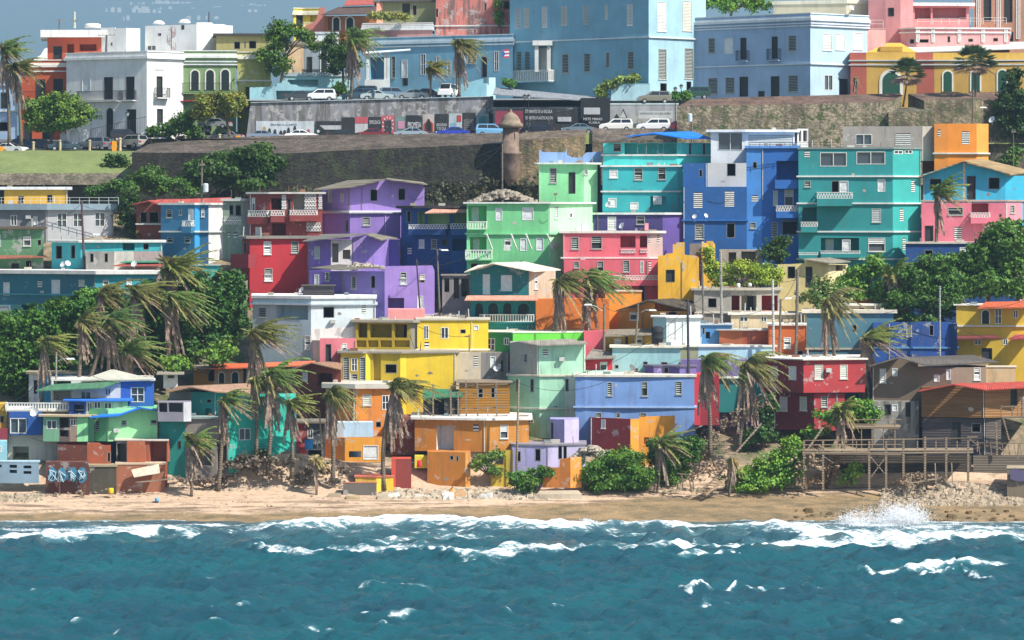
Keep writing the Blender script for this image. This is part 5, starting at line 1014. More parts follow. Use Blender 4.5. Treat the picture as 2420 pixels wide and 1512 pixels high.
bld('terrace_wall', 'dark red low wall blocks on the beach', 311, 1084, [(925, 935, 0, '#d05038'), (935, 972, 0)], '#8e3a34', '', roof=None, depth=2.5, cat='wall')
bld('terrace_wall', 'yellow stepped sea wall with a grey stone base', 309.8, 1128, [(840, 890, -4, '#e0b83a'), (890, 902, 30), (902, 930, 0)], '#ecc53c', 'r 903 1128 907 1150', roof=('flat', '#c46a54', .1, .12), depth=3, kind='worn', wear=.3, cat='wall')
bld('terrace_wall', 'dark stone base in front of the yellow stepped sea wall', 308.9, 1142, [(811, 890, 0)], '#6b645c', '', roof=('flat', '#a8694e', .05, .06), depth=1, kind='worn', wear=.6, cat='wall')
bld('ruin', 'stepped yellow wall beside the lavender ruin', 311.8, 1098, [(1160, 1190, 0), (1190, 1212, 0)], '#cfae34', '', roof=None, depth=2, kind='worn', cat='ruin', up=[(1, [(1190, 1064), (1212, 1063)])])
bld('ruin', 'small orange ruin with white peeling patch above a rock ledge', 309, 1105, [(1282, 1322, -8, '#c87a30'), (1322, 1348, -14, '#c87a30'), (1348, 1374, 24)], '#ee9a3c', '', roof=None, lid=False, depth=2.5, kind='worn', wear=.45, cat='ruin', yb=1153,
    up=[(1, [(1322, 1102), (1324, 1085), (1330, 1084), (1348, 1081)]), (2, [(1348, 1080), (1374, 1080)])])
# middle orange group
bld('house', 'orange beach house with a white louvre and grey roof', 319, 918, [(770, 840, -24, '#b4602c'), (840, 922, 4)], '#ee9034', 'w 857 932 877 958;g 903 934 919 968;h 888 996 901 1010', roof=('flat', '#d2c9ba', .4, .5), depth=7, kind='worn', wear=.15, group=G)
bld('ruin_wall', 'pale sky blue wall panel under the orange beach house', 316.5, 998, [(768, 812, -10, '#c8d6da'), (812, 882, 2)], '#b9d8ee', '', roof=None, depth=2, yb=1034, cat='wall')
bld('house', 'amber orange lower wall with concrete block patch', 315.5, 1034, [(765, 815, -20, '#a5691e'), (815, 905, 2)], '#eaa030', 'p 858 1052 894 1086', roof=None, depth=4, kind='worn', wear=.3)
bld('house', 'dark red gabled house with a brown tin roof', 322, 872, [(697, 806, -14)], '#7c3630', 'w 715 878 727 900;R 750 882 785 910', roof=None, depth=6, group=G, up=[(0, [(697, 868), (737, 858), (806, 872)])],
    sheets=[('#7c5c4c', 'tile', [(691, 871, -1), (737, 856, -1), (790, 855, 5), (720, 860, 5)]), ('#a07a60', 'tile', [(737, 856, -1), (806, 872, -1), (812, 856, 5), (780, 854, 5)])])
bld('house', 'ochre house with an orange tile roof behind the palms', 327, 868, [(457, 508, -6, '#b8802c'), (508, 690, -4, '#c9a070')], '#c9a070', 'h 491 872 507 902;w 668 888 684 905;k 575 870 582 905', roof=None, depth=6, kind='worn', wear=.3, group=G, arch='a 516 878 532 905;a 546 876 566 905',
    sheets=[('#dc6a44', 'tile', [(495, 870, -1), (600, 867, -1), (605, 858, 3), (498, 859, 3)]), ('#e07850', 'tile', [(600, 866, -1), (748, 862, -1), (745, 852, 3), (604, 857, 3)]), ('#8f8876', 'metal', [(450, 868, -.8), (497, 869, -.8), (498, 861, 3), (455, 862, 3)])])
TQ2 = '#2aa89c'
bld('house', 'turquoise beach house with a tan tin roof and balcony screen', 315, 927, [(400, 452, -20, '#7d7a74'), (452, 512, -26, '#1f958c'), (512, 600, 6)], '#28c0ae', 'k 378 950 395 975;r 485 965 500 985;h 488 943 500 952;w 566 938 586 975;g 564 1012 594 1040 1', roof=None, depth=8, wear=.25, group=G,
    sheets=[('#b08c74', 'tile', [(450, 913, -.6), (512, 925, -1), (604, 930, -.8), (590, 905, 6)]), ('#9c7c64', 'tile', [(450, 913, -.6), (395, 925, -.8), (420, 912, 5), (590, 905, 6)])], lats='iron 404 945 450 970', led='1000', ledc='#28b8a8')
bld('house', 'turquoise lower storey of the beach house near the driftwood', 312.5, 990, [(376, 398, -40, '#1d8a80'), (398, 438, -14, '#1d8f86'), (438, 540, -6, '#8a8078')], '#1f9c92', 'k 421 1042 428 1060;R 440 1030 500 1100;R 512 1045 536 1110', roof=('flat', '#8fa09c', .2, .2), depth=5, wear=.35, group=G)
bld('balcony_box', 'grey panelled balcony box cantilevered from the turquoise beach house', 311.6, 950, [(373, 434, -3), (434, 452, 20, '#c9cacc')], '#8c8a94', 'R 375 952 395 974;R 398 952 432 974', roof=None, depth=2.4, yb=996, cat='balcony')
bld('house', 'turquoise side wall with chipped base behind the hanging palms', 313, 938, [(540, 640, 8), (640, 700, 20)], '#28bea8', 'g 565 1012 592 1040 1;w 566 938 586 970', roof=None, depth=5, kind='worn', wear=.2, up=[(0, [(540, 935), (640, 955)])])
bld('house', 'red and grey shack with a blue barrel between the palms', 314.6, 1000, [(700, 726, 0, '#a8343c'), (726, 768, -5, '#4a4c50')], '#a8343c', 'h 722 1062 764 1085;g 718 1015 740 1036', roof=('flat', '#7d7468', .3, .2), depth=4, kind='worn')
# far left lower
bld('house', 'cobalt blue house with green tin roof and white framed window', 318, 897, [(120, 285, -6, '#e6e4dc'), (285, 364, 0)], '#2a64bc', 'R 126 900 168 946;g 191 925 215 944;g 248 917 262 934;g 309 915 341 950', roof=None, depth=8, wear=.15, group=G, led='',
    up=[(1, [(285, 894), (364, 894)])], sheets=[('#4f7f60', 'metal', [(84, 922, -2), (238, 916, -2), (290, 898, 0), (150, 898, 3)]), ('#bdbcac', 'paint', [(190, 898, 0), (364, 896, -.6), (270, 873, 3), (262, 873, 3)], 'gable'), ('#e6e4dc', 'flat', [(285, 899, -.3), (367, 897, -.3), (367, 893, .2), (285, 894, .2)])])
mb = MB(); p = P(270, 885, 317.4)
f = Face(P(262, 0, 317.6)[:2], P(280, 0, 317.6)[:2]); 
bld('house', 'white and blue ground storey with baluster terrace at the left', 315.5, 970, [(16, 165, -3), (165, 300, -4, '#245cae')], '#cfcabc', 'g 23 987 64 1024 1;R 30 1055 68 1088;k 92 990 100 1022', 'bal 17 950 165 968 .8', roof=('flat', '#eceae4', .3, .12), depth=5, wear=.4, group=G, led='')
mb = MB(); f = Face(P(16, 0, 315.4)[:2], P(165, 0, 315.2)[:2])
for a, b, c_, d_ in ((22, 27, 972, 1030), (66, 98, 972, 1030), (27, 66, 972, 985)): pass
bld('painted_wall', 'cobalt blue painted wall band around the big framed window at left', 315.2, 972, [(22, 100, -3)], '#2459a6', 'g 24 988 63 1024 1', roof=None, yb=1028, depth=.2, wear=.2, cat='wall')
bld('shack', 'light green patched shack with blue tarp roof and barred windows', 313.2, 985, [(102, 140, -5, '#79b08a'), (140, 165, -6, '#6f6058'), (165, 182, -3, '#a08878'), (182, 208, 0), (208, 222, -34, '#68a878')], '#9ce8a4', 'g 110 993 134 1014;R 138 988 162 1010;R 140 1016 162 1032;g 166 990 180 1006', roof=('flat', '#c2b090', .4, .18), yb=1044, depth=6, kind='worn', wear=.3, group=G)
bld('shack', 'bright mint beach house with a blue tarp gable roof', 313.6, 966, [(210, 252, -24, '#74c088'), (252, 372, 4)], '#a6f0aa', 'd 224 994 236 1018;d 287 993 299 1005;d 356 992 371 1002', roof=None, depth=6, wear=.15, yb=1043, group=G,
    up=[(1, [(252, 966), (330, 963), (372, 968)]), (0, [(210, 974), (252, 970)])], sheets=[('#2476dc', 'flat', [(212, 985, -1), (280, 981, -.8), (332, 963, -.8), (310, 961, 3)], 'tarp'), ('#2476dc', 'flat', [(331, 962, -.8), (374, 969, -.8), (360, 966, 3), (320, 960, 3)], 'tarp')])
bld('shack', 'blue shuttered upper shack with bright tarps on the cobalt house', 314.4, 948, [(163, 203, -6, '#1d4f9c'), (203, 245, -2, '#b4c4b0'), (245, 302, 2, '#a8d4b4')], '#a8d4b4', 'R 174 956 198 976;g 206 950 218 974;g 222 946 238 980;g 246 951 264 966;p 267 951 280 964', roof=('flat', '#2476dc', .5, .12), depth=3, yb=985, kind='worn')
bld('house', 'yellow and maroon house sliver at the left edge', 316, 955, [(-30, 15, 0, '#c4a038')], '#c4a038', 'h 0 982 10 1000', roof=None, depth=4, yb=1015, led='')
bld('house', 'maroon lower wall at the left edge', 315, 1012, [(-30, 18, 0)], '#8c2f3c', '', roof=None, depth=3, yb=1040)
bld('house', 'light blue shed at the left edge above the sea wall', 312.5, 1043, [(-30, 17, 4)], '#92c8d4', 'g -4 1054 4 1068', roof=None, depth=4, led='')
bld('ruin', 'brick red broken ruin walls on the sand', 310.8, 1052, [(135, 206, -20, '#8a4a34'), (206, 262, -2)], '#b05c3a', 'h 253 1068 262 1092', roof=None, lid=False, depth=3, kind='worn', wear=.25, cat='ruin', up=[(0, [(135, 1052), (138, 1052)]), (1, [(206, 1046), (232, 1046), (242, 1052), (250, 1072), (262, 1078)])])
bld('ruin', 'brick red room with an open dark bay on the sand', 311.6, 1042, [(275, 345, -4, '#8d8880'), (345, 396, -5)], '#a8583a', 'R 276 1048 298 1090;R 353 1044 394 1092', roof=('flat', '#d2cabc', .15, .12), depth=4, kind='worn', wear=.4, cat='ruin')
bld('ruin', 'brick and plaster wall panel under the red room', 310.9, 1044, [(300, 343, 0)], '#b4623e', '', roof=None, depth=1, yb=1092, kind='worn', wear=.4, cat='wall')
bld('sea_wall', 'dark brick sea wall with blue graffiti', 308.9, 1092, [(108, 210, -6, '#6d3f34')], '#6d3f34', '', roof=None, depth=1.5, kind='worn', wear=.2, cat='wall')
gw = [o for o in COL.objects if o.name.startswith('sea_wall')][0]; rr = random.Random(5)
for i, (cx_, cy_) in enumerate(((124, 1122), (146, 1124), (170, 1121), (194, 1123))):
    panel(0, 0, 0, 0, '#3f7f9c', 'graffiti', 308.55 - .02 * i, gw, [(cx_ + 13 * math.cos(t * .52) * rr.uniform(.75, 1.1), cy_ + 19 * math.sin(t * .52) * rr.uniform(.75, 1.1)) for t in range(12)])
    mb = MB()
    for q in range(2): mb.tube([P(cx_ + rr.uniform(-10, 10), cy_ + rr.uniform(-15, 15), 308.4 - .02 * i) for t in range(7)], .05, 4)
    mb.build('graffiti_line', M('#b8ccd4', 'flat'), gw)
bld('sea_wall', 'mossy dark concrete sea wall block with a rubble top', 309.3, 1103, [(210, 275, 0)], '#4c4638', '', roof=('flat', '#a89878', .12, .2), depth=2, kind='worn', wear=.6, cat='wall')
bld('sea_wall', 'red brick and slab sea wall with fallen concrete sheets', 309.8, 1098, [(275, 390, 2)], '#a8684a', 'r 373 1098 377 1120', roof=('flat', '#cdb89c', .1, .15), depth=2, kind='worn', wear=.8, cat='wall')
bld('sea_wall', 'pale grey blue parapet wall with slots at the left edge', 309.5, 1093, [(-30, 92, -4)], '#8fa9ba', 'R 22 1098 40 1106;R 55 1100 74 1107;R 22 1110 40 1118;R 55 1113 74 1120;R -8 1098 4 1104', roof=('flat', '#aecad6', .1, .14), depth=1.2, wear=.3, cat='wall', yb=1142)
e = empty('concrete_slab', P(345, 1100, 309), 'tilted pale concrete slab leaning on the brick sea wall', 'slab'); mb = MB(); q = [P(310, 1110, 309.2), P(375, 1096, 309.6), P(378, 1118, 308.7), P(317, 1128, 308.4)]
mb.prism([(v[0], v[1] + .15, v[2]) for v in q], q); mb.build('slab', M('#cfc0a8', 'worn', .6), e)
# right side
bld('house', 'dark red two storey house on the slope with white louvres, upper part', 317, 851, [(1805, 1899, -36, '#8a2c34'), (1899, 2044, 10)], '#bc3a3e', 'w 1821 865 1838 899;p 1864 865 1882 898;w 1925 862 1945 896;w 1985 862 2003 895', roof=('flat', '#e6ded2', .3, .14), yb=928, depth=7, kind='worn', wear=.2, group=G)
bld('house', 'dark red lower storey with cracked corner under the red house', 317.6, 929, [(1829, 1924, -34, '#7c2a34'), (1924, 1996, 10)], '#b2383e', 'w 1843 937 1861 971;w 1890 937 1907 970;d 1940 937 1956 962', roof=None, depth=5, kind='worn', wear=.25, yb=1018, group=G)
bld('house', 'brown plywood house with a grey gable roof', 318, 868, [(2061, 2170, -6, '#7a6856'), (2170, 2248, -8, '#7c6a5a'), (2248, 2330, 4, '#9c8874')], '#7a6856', 'w 2079 871 2094 904;p 2108 870 2121 889;p 2207 885 2220 902;w 2301 864 2317 898;p 2236 872 2252 898', roof=None, depth=7, wear=.2, group=G, yb=1010,
    up=[(0, [(2061, 862), (2112, 846), (2170, 858)])], sheets=[('#6f665e', 'tile', [(2056, 864, -1), (2122, 844, -1), (2130, 841, 5), (2080, 856, 5)]), ('#5c5650', 'tile', [(2122, 844, -1), (2188, 862, -1), (2362, 855, 1), (2300, 838, 6)])])
bld('house', 'peeling grey blue ground floor with dark doors under the brown house', 317.4, 948, [(2063, 2172, -4)], '#9a9890', 'w 2071 960 2081 985;k 2091 955 2106 980;k 2140 950 2152 985;p 2108 955 2122 972', roof=None, depth=4, kind='worn', wear=1.0, yb=1075)
bld('house', 'varnished timber board house with a red roof', 314.5, 918, [(2178, 2328, -12, '#84603a'), (2328, 2440, 12)], '#a87a4a', 'k 2388 918 2404 958', roof=None, yb=987, depth=8, kind='wood', group=G, up=[(0, [(2178, 921), (2255, 909), (2328, 919)]), (1, [(2328, 919), (2440, 914)])],
    sheets=[('#b8493c', 'metal', [(2170, 923, -1), (2252, 907, -1), (2300, 902, 6), (2200, 912, 6)]), ('#b8493c', 'metal', [(2252, 907, -1), (2330, 920, -1.1), (2440, 914, -.6), (2420, 901, 6), ])])
bld('house', 'dark weathered plank storey under the timber board house', 314.9, 988, [(2180, 2330, -8), (2330, 2366, 4, '#6a625c')], '#4c474a', 'k 2249 996 2272 1046;h 2296 1000 2318 1022', roof=None, yb=1085, depth=6, kind='wood', group=G)
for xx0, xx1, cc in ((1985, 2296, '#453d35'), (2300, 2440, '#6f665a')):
    bld('plank_shade_fence', 'row of upright planks under the deck, partly added dark as its shade, %s part' % ('left' if xx0 < 2200 else 'right'), 313.6, 1076, [(xx0, xx1, 0)], cc, '', roof=None, yb=1165, depth=.3, kind='wood', cat='fence')  # left run added as dark planks in place of shade under the deck
bld('painted_block', 'concrete block with purple graffiti at the right edge', 308.8, 1108, [(2380, 2450, -4)], '#7d6f5c', '', roof=('flat', '#b4a488', .05, .1), depth=3, kind='worn', cat='wall')
gw = [o for o in COL.objects if o.name.startswith('painted_block')][0]; panel(0, 0, 0, 0, '#5c5676', 'graffiti', 308.7, gw, [(2388, 1132), (2386, 1112), (2400, 1106), (2412, 1112), (2430, 1108), (2432, 1136), (2405, 1138)])
# middle right band
bld('house', 'unfinished concrete frame house with dark bays and red interior', 336, 686, [(1640, 1728, -3, '#a39e92'), (1728, 1842, 2)], '#b4ac9c', 'h 1673 704 1694 727;i 1726 698 1748 734 2;R 1752 698 1788 734 2;i 1800 698 1838 734 2', roof=('flat', '#bfb6a2', .3, .25), depth=6, kind='worn', wear=.7, group=G, led='738', ledc='#dcd6c8')
bld('house', 'beige house with small shutters below the concrete frame house', 333, 744, [(1728, 1900, 2)], '#dcc8a0', 'g 1748 748 1768 760;g 1798 748 1812 760;h 1840 752 1850 765', roof=('flat', '#ebe4d4', .35, .2), depth=5, wear=.3, group=G)
bld('house', 'cream yellow small house with a broken slanted roof', 341, 626, [(1838, 1958, -4), (1958, 2004, 26, '#f2deaa')], '#ddc98c', 'h 1861 629 1880 658;k 1904 630 1920 678;R 1975 618 1992 640', roof=None, depth=5, wear=.3, group=G, up=[(0, [(1838, 627), (1901, 622), (1902, 611), (1958, 618)])],
    sheets=[('#8f8878', 'metal', [(1898, 611, -.6), (1962, 621, -.8), (2010, 617, .5), (1960, 608, 4)])])
bld('house', 'orange wall behind the leaning palms', 337, 690, [(1430, 1516, 2)], '#f09a34', '', roof=('flat', '#c9b49a', .1, .15), depth=4)
bld('house', 'burnt orange wall lower left of the leaning palms', 335, 706, [(1266, 1440, 2)], '#dc7a30', 'h 1380 730 1392 744', roof=None, depth=4, wear=.25)
bld('house', 'amber gabled house with a dark broken tin roof', 333, 735, [(1462, 1545, -30, '#c9882c'), (1545, 1642, 2, '#c08a2e')], '#d8922c', 'w 1488 737 1510 756;h 1580 728 1600 745;k 1630 725 1642 745', roof=None, depth=6, wear=.35, up=[(0, [(1462, 731), (1530, 712), (1545, 716)])],
    sheets=[('#5c534a', 'metal', [(1455, 733, -1), (1530, 708, -1), (1620, 706, 6), (1560, 704, 6)]), ('#4c463e', 'metal', [(1530, 708, -1), (1645, 735, -1), (1640, 712, 5), (1600, 704, 6)])], group=G)
bld('shack', 'ochre shack under a rusted corrugated lean-to', 329, 794, [(1433, 1545, 2)], '#b8942c', 'w 1452 800 1468 815;w 1500 796 1518 815;k 1478 795 1484 815', roof=None, depth=4, kind='worn', sheets=[('#8f8676', 'metal', [(1428, 794, -1.2), (1545, 790, -1.2), (1538, 776, 3), (1434, 778, 3)])])
bld('house', 'coral pink low wall right of the vivid green house', 329.6, 782, [(1380, 1433, 0)], '#ea6a78', '', roof=None, depth=3)
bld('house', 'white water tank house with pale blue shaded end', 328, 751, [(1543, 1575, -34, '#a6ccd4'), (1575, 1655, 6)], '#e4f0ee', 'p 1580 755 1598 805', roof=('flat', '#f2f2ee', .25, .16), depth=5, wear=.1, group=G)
bld('house', 'steel blue small house behind the tank house', 329, 768, [(1655, 1730, 0)], '#4c84b8', 'h 1660 773 1666 790;R 1668 784 1678 800', roof=('flat', '#b9c4cc', .2, .12), depth=4, group=G)
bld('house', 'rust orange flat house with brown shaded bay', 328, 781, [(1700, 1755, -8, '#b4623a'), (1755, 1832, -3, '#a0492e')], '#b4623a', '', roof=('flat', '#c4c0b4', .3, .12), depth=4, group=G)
bld('house', 'long pale blue low house under the rust orange one', 326, 820, [(1608, 1650, 0, '#a0a07c'), (1650, 1830, 0)], '#b4d8e2', '', roof=('flat', '#eae6d8', .25, .2), depth=5, wear=.2, group=G)
bld('ruin_wall', 'long faded purple ruin wall behind the beach palms', 323.5, 850, [(1610, 1860, 0)], '#75649c', '', roof=None, depth=2, kind='worn', wear=.4, cat='wall')
bld('house', 'orange house with white ledge and a tall louvre beside the poles', 327, 769, [(1815, 1903, 0)], '#c9642c', 'w 1852 797 1869 823;h 1880 828 1898 838', roof=('flat', '#e6e0d6', .2, .18), depth=5, wear=.2, group=G)
bld('house', 'slate teal long house behind the leaning palm at right', 330, 740, [(1903, 2112, -3)], '#4f8292', 'h 2014 767 2025 785', roof=('flat', '#eadfc8', .35, .35), led='824', ledc='#c4b8a0', depth=6, wear=.4, group=G)
bld('house', 'white flat slab hut among the trees at right', 333, 722, [(2000, 2094, 0)], '#dcd0bc', 'h 2030 727 2044 731', roof=('flat', '#f0ebe0', .5, .2), depth=5)
bld('house', 'orange hut under a grey slab among the trees', 336, 708, [(2006, 2150, 0)], '#dc7c34', '', roof=('flat', '#d8d0c0', .4, .2), depth=4)
bld('house', 'royal blue roofless wall house with empty window holes', 326, 765, [(2063, 2242, -3), (2242, 2262, -40, '#16407c')], '#20509c', 'h 2084 770 2096 790;w 2142 768 2155 795;h 2196 768 2207 793', roof=None, depth=5, kind='worn', wear=.25, group=G, up=[(0, jag([(2063, 762), (2242, 760)], .8, 12))], led='822', ledc='#5c94c4')
bld('house', 'golden yellow house with clay tile awning and pale blue windows', 329, 722, [(2260, 2368, -3), (2368, 2440, -2, '#e2b838')], '#cfae34', 'g 2351 728 2370 765;g 2394 733 2406 752;g 2303 802 2319 815;g 2370 800 2382 815;k 2320 822 2345 850', roof=('flat', '#e6dfd2', .3, .12), depth=7, wear=.25, group=G, arch='a 2318 730 2340 765',
    sheets=[('#c4623e', 'tile', [(2310, 727, -1.6), (2440, 725, -1.6), (2440, 711, .2), (2330, 713, .2)], 'awning'), ('#7c3a3a', 'metal', [(2245, 800, -2.4), (2365, 797, -2.4), (2350, 791, .1), (2262, 793, .1)], 'awning'), ('#a8444a', 'metal', [(2385, 800, -2.4), (2440, 798, -2.4), (2440, 790, .1), (2400, 790, .1)], 'awning')], led='770', ledc='#d8d4c4')
bld('ruin_wall', 'red painted wall at the right end of the periwinkle house', 319.5, 884, [(1640, 1655, 0), (1655, 1700, -6, '#a8303c')], '#d83848', '', roof=None, depth=3, yb=1005, cat='wall', wear=.1)
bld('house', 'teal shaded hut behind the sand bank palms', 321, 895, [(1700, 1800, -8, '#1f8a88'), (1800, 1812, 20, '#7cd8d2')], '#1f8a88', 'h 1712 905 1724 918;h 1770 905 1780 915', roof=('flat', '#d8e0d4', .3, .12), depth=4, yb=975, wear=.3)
bld('house', 'beige yard wall behind the brown house', 322, 868, [(2330, 2400, 2)], '#c9ad84', '', roof=('flat', '#d8cdb8', .1, .1), depth=2, yb=905, cat='wall', kind='worn')
bld('shack', 'ochre plank shack with timber scaffold poles behind', 320, 905, [(1085, 1205, 3)], '#9c6c20', 'h 1130 918 1142 940;h 1160 915 1170 940', roof=('flat', '#8a7a68', .3, .12), depth=5, kind='wood', wear=.3)
bld('shack', 'dark shed with a sagging green tin roof', 318.5, 935, [(1000, 1088, 0)], '#4c4844', 'k 1072 945 1082 980;R 1020 945 1050 985', roof=None, depth=4, kind='worn', sheets=[('#35785a', 'metal', [(998, 940, -1.3), (1094, 936, -1.3), (1092, 920, 3), (1000, 918, 3)])])
bld('shack', 'rusty orange side yard wall behind the hanging palm', 316.5, 985, [(925, 985, 0)], '#8c3f2c', 'h 935 1000 950 1020', roof=None, depth=4, kind='worn', yb=1075)
e = empty('scaffold', P(1110, 985, 316), 'row of wooden scaffold poles above the ochre orange house', 'scaffold'); mb = MB()
for xx, ya in ((1024, 907), (1066, 915), (1102, 900), (1129, 905), (1174, 905), (1084, 925)): mb.bar(P(xx, 985, 316), P(xx - 1, ya, 316), .12)
for yy in (910, 930, 965, 985): mb.bar(P(1062, yy + 2, 316.2), P(1200, yy - 3, 316.2), .07)
mb.build('poles', M('#8a7a66', 'wood'), e)
# small hut with arcade of stones at far left rear
bld('house', 'cyan and white small house behind the cobalt house', 326, 884, [(68, 92, -20, '#e4e6e0'), (92, 182, 4)], '#35a4c8', 'k 80 898 88 930', roof=('flat', '#a89c84', .3, .25), depth=5, kind='worn')
bld('hut', 'small white rooftop hut with barred dark gap behind the cobalt house', 322, 884, [(386, 420, 4)], '#e4e4dc', 'h 396 886 412 894', roof=('flat', '#9f9788', 1.2, .12), depth=3, yb=905)
bld('house', 'turquoise narrow yard wall by the dense trees', 350, 628, [(452, 518, -4)], '#35b8b0', '', roof=('flat', '#9cb4b0', .2, .12), depth=3, yb=655, cat='wall')
bld('ruin', 'grey concrete ruin bay right of the lowest purple house', 343, 652, [(1045, 1112, 0)], '#9c9490', 'R 1050 658 1062 690;R 1072 656 1085 705;R 1090 658 1108 700', roof=('flat', '#8a8378', .2, .15), depth=4, kind='worn', cat='ruin')
bld('ruin', 'grey rubble wall with dark bays between trees and red house', 346, 668, [(530, 585, 0)], '#a59a88', 'R 560 672 580 690;R 540 700 560 720', roof=None, depth=3, kind='worn', cat='ruin', up=[(0, jag([(530, 668), (585, 662)], 3, 6))])
bld('house', 'grey base walls with columns under the royal blue tall house', 346, 590, [(1700, 1800, 0)], '#aaa092', 'R 1722 596 1740 640;R 1752 594 1786 640', roof=None, depth=4, kind='worn')
# ================================================================ trees, bushes, palms
def leaves(blobs, dens, size, flat=.8):
    out = []
    for (c, r) in blobs:
        c = np.array(c); r = np.array(r); area = (r[0] * r[2] * 3.5 + r[0] * r[1] * 2)
        ncl = max(6, int(area * 2.3)); a = rng.normal(0, 1, (ncl, 3)); a /= np.linalg.norm(a, axis=1, keepdims=True)
        cl = c + a * r * rng.uniform(.5, 1.25, (ncl, 1)); k = int(dens)
        p = (cl[:, None, :] + rng.normal(0, 1, (ncl, k, 3)) * np.array([.34, .34, .22]) * min(1.3, .55 + r.min() * .45)).reshape(-1, 3)
        N = len(p); nrm = np.repeat(a, k, axis=0) * .9 + rng.normal(0, .55, (N, 3)) + np.array([0, 0, .35]); nrm /= np.linalg.norm(nrm, axis=1, keepdims=True)
        t = np.cross(nrm, rng.normal(0, 1, (N, 3))); t /= np.linalg.norm(t, axis=1, keepdims=True); b_ = np.cross(nrm, t)
        s_ = rng.uniform(.65, 1.35, (N, 1)) * size * 1.15
        q = np.stack([p - t * s_ * .5 - b_ * s_ * .2, p - b_ * s_ * .55 + t * s_ * .1, p + t * s_ * .55, p + b_ * s_ * .5], 1); out.append(q.reshape(-1, 3))
    return np.concatenate(out)
NL = [0]
def tree(name, label, d, blobs, col, trunk=None, size=.25, dens=21, group=None, cat='tree', dr=1.0, base=None):
    """blobs: (x, y, rx, ry) picture ellipses"""
    bl = []
    for q in blobs:
        x, y, rx, ry = q[:4]; dq = d + (q[4] if len(q) > 4 else 0)
        # several lobes inside each ellipse make the outline uneven
        for j in range(max(5, int(rx * ry / 120))):
            t = random.uniform(0, 6.28); u = random.uniform(.15, .75) ** .5
            sx_ = x + rx * u * .72 * math.cos(t); sy_ = y + ry * u * .72 * math.sin(t); s_ = random.uniform(.24, .62)
            r1 = m2(rx, dq) * s_; r2 = m2(ry, dq) * s_; r1 = max(r1, .3); r2 = max(r2, .3)
            bl.append((P(sx_, sy_, dq + random.uniform(-.6, 1.4) * r1 * dr), (r1, max(r1 * .9, .5), r2)))
    x0 = sum(b_[0] for b_ in blobs) / len(blobs); yb = max(b_[1] + b_[3] for b_ in blobs)
    bp = P(x0, yb, d + .6) if trunk is None else P(trunk[0], trunk[1], d + .6)
    e = empty(name, bp, label, cat, group)
    V = leaves(bl, dens, size); NL[0] += len(V) // 4
    npmesh('crown' if name == 'tree' else 'foliage', V, 4, M(col, 'leaf'), e)
    mb = MB(); top = P(x0, min(b_[1] for b_ in blobs), d + .8)
    p0 = Vector(bp); 
    if trunk is not None or name == 'tree':
        cc = Vector(P(x0, sum(b_[1] for b_ in blobs) / len(blobs), d + .8)); mb.tube([p0 - Vector((0, 0, .4)), p0.lerp(cc, .5) + Vector((.12, 0, 0)), cc], [.22, .17, .1])
        for c_, r_ in bl[::max(1, len(bl) // 9)]: mb.tube([p0.lerp(cc, .6), (p0.lerp(cc, .8) + Vector(c_)) / 2, Vector(c_)], [.11, .07, .03], 5)
        mb.build('trunk', M('#6d5c4a', 'wood'), e)
    else:
        for c_, r_ in bl[::max(1, len(bl) // 7)]: mb.tube([p0 - Vector((0, 0, .3)), (p0 + Vector(c_)) / 2, Vector(c_)], [.07, .05, .02], 4)
        mb.build('stems', M('#6d5c4a', 'wood'), e)
    return e
GD, GM_, GB, GYl = '#2f4d1e', '#456a28', '#5c8a30', '#8aa83c'
TU = 'trees of the upper street'; TH = 'trees on the hillside'; BS = 'bushes along the beach bank'
tree('tree', 'round green tree in front of the orange and white townhouses', 402.5, [(100, 262, 55, 34), (140, 240, 50, 28), (175, 262, 45, 34), (205, 270, 26, 26), (80, 278, 32, 26), (150, 285, 55, 22), (110, 300, 40, 16)], '#55782e', (115, 345), group=TU)
tree('tree', 'tree with a rusty brown side in front of the green townhouse', 402, [(500, 238, 40, 24), (535, 235, 36, 26), (560, 245, 26, 22), (480, 265, 34, 26), (540, 262, 30, 20)], '#6c7a34', (545, 325), group=TU)
tree('shrub', 'dark bushy shrubs left of the parked silver car on the upper street', 403, [(430, 292, 40, 30), (395, 308, 36, 20), (465, 305, 34, 20), (370, 312, 26, 14)], '#3f6428', group=TU, cat='shrub')
tree('shrub', 'round dark bush standing alone on the lawn', 392, [(272, 378, 28, 20), (262, 388, 22, 16), (285, 388, 20, 16)], '#3c5c26', cat='shrub', base=None)
tree('tree', 'tall bushy tree between the olive house and the ochre house', 411, [(672, 62, 34, 24), (650, 92, 34, 28), (700, 82, 38, 26), (728, 90, 22, 18), (640, 125, 30, 30), (660, 150, 28, 26), (622, 140, 16, 22), (740, 108, 16, 12)], '#4a6e28', (664, 188), group=TU)
tree('tree', 'dark dense tree behind the palm beside the blue wing', 411.5, [(790, 95, 26, 26), (775, 130, 22, 26), (805, 130, 34, 30), (790, 160, 30, 18), (835, 150, 24, 26), (840, 90, 18, 24)], '#35561f', (812, 228), group=TU)
tree('shrub', 'small bright shrub at the foot of the leftmost parking palm', 409, [(797, 205, 20, 14), (800, 215, 18, 8)], '#6f9a34', cat='shrub', group=TU)
tree('shrub', 'flowering bush by the terrace corner of the tall blue mansion', 408, [(1204, 193, 14, 12)], '#4c7a2e', cat='shrub', group=TU)
tree('shrub', 'spiky oleander bush behind the turquoise terrace wall', 408, [(1475, 190, 28, 10), (1440, 205, 22, 20), (1490, 182, 18, 7), (1425, 218, 14, 10)], '#6f8a48', cat='shrub', group=TU)
tree('tree', 'green treetop above the periwinkle building roof', 424, [(1680, 5, 34, 22), (1730, 0, 45, 26), (1790, 5, 40, 22)], '#5f8a30', (1720, 60), group=TU)
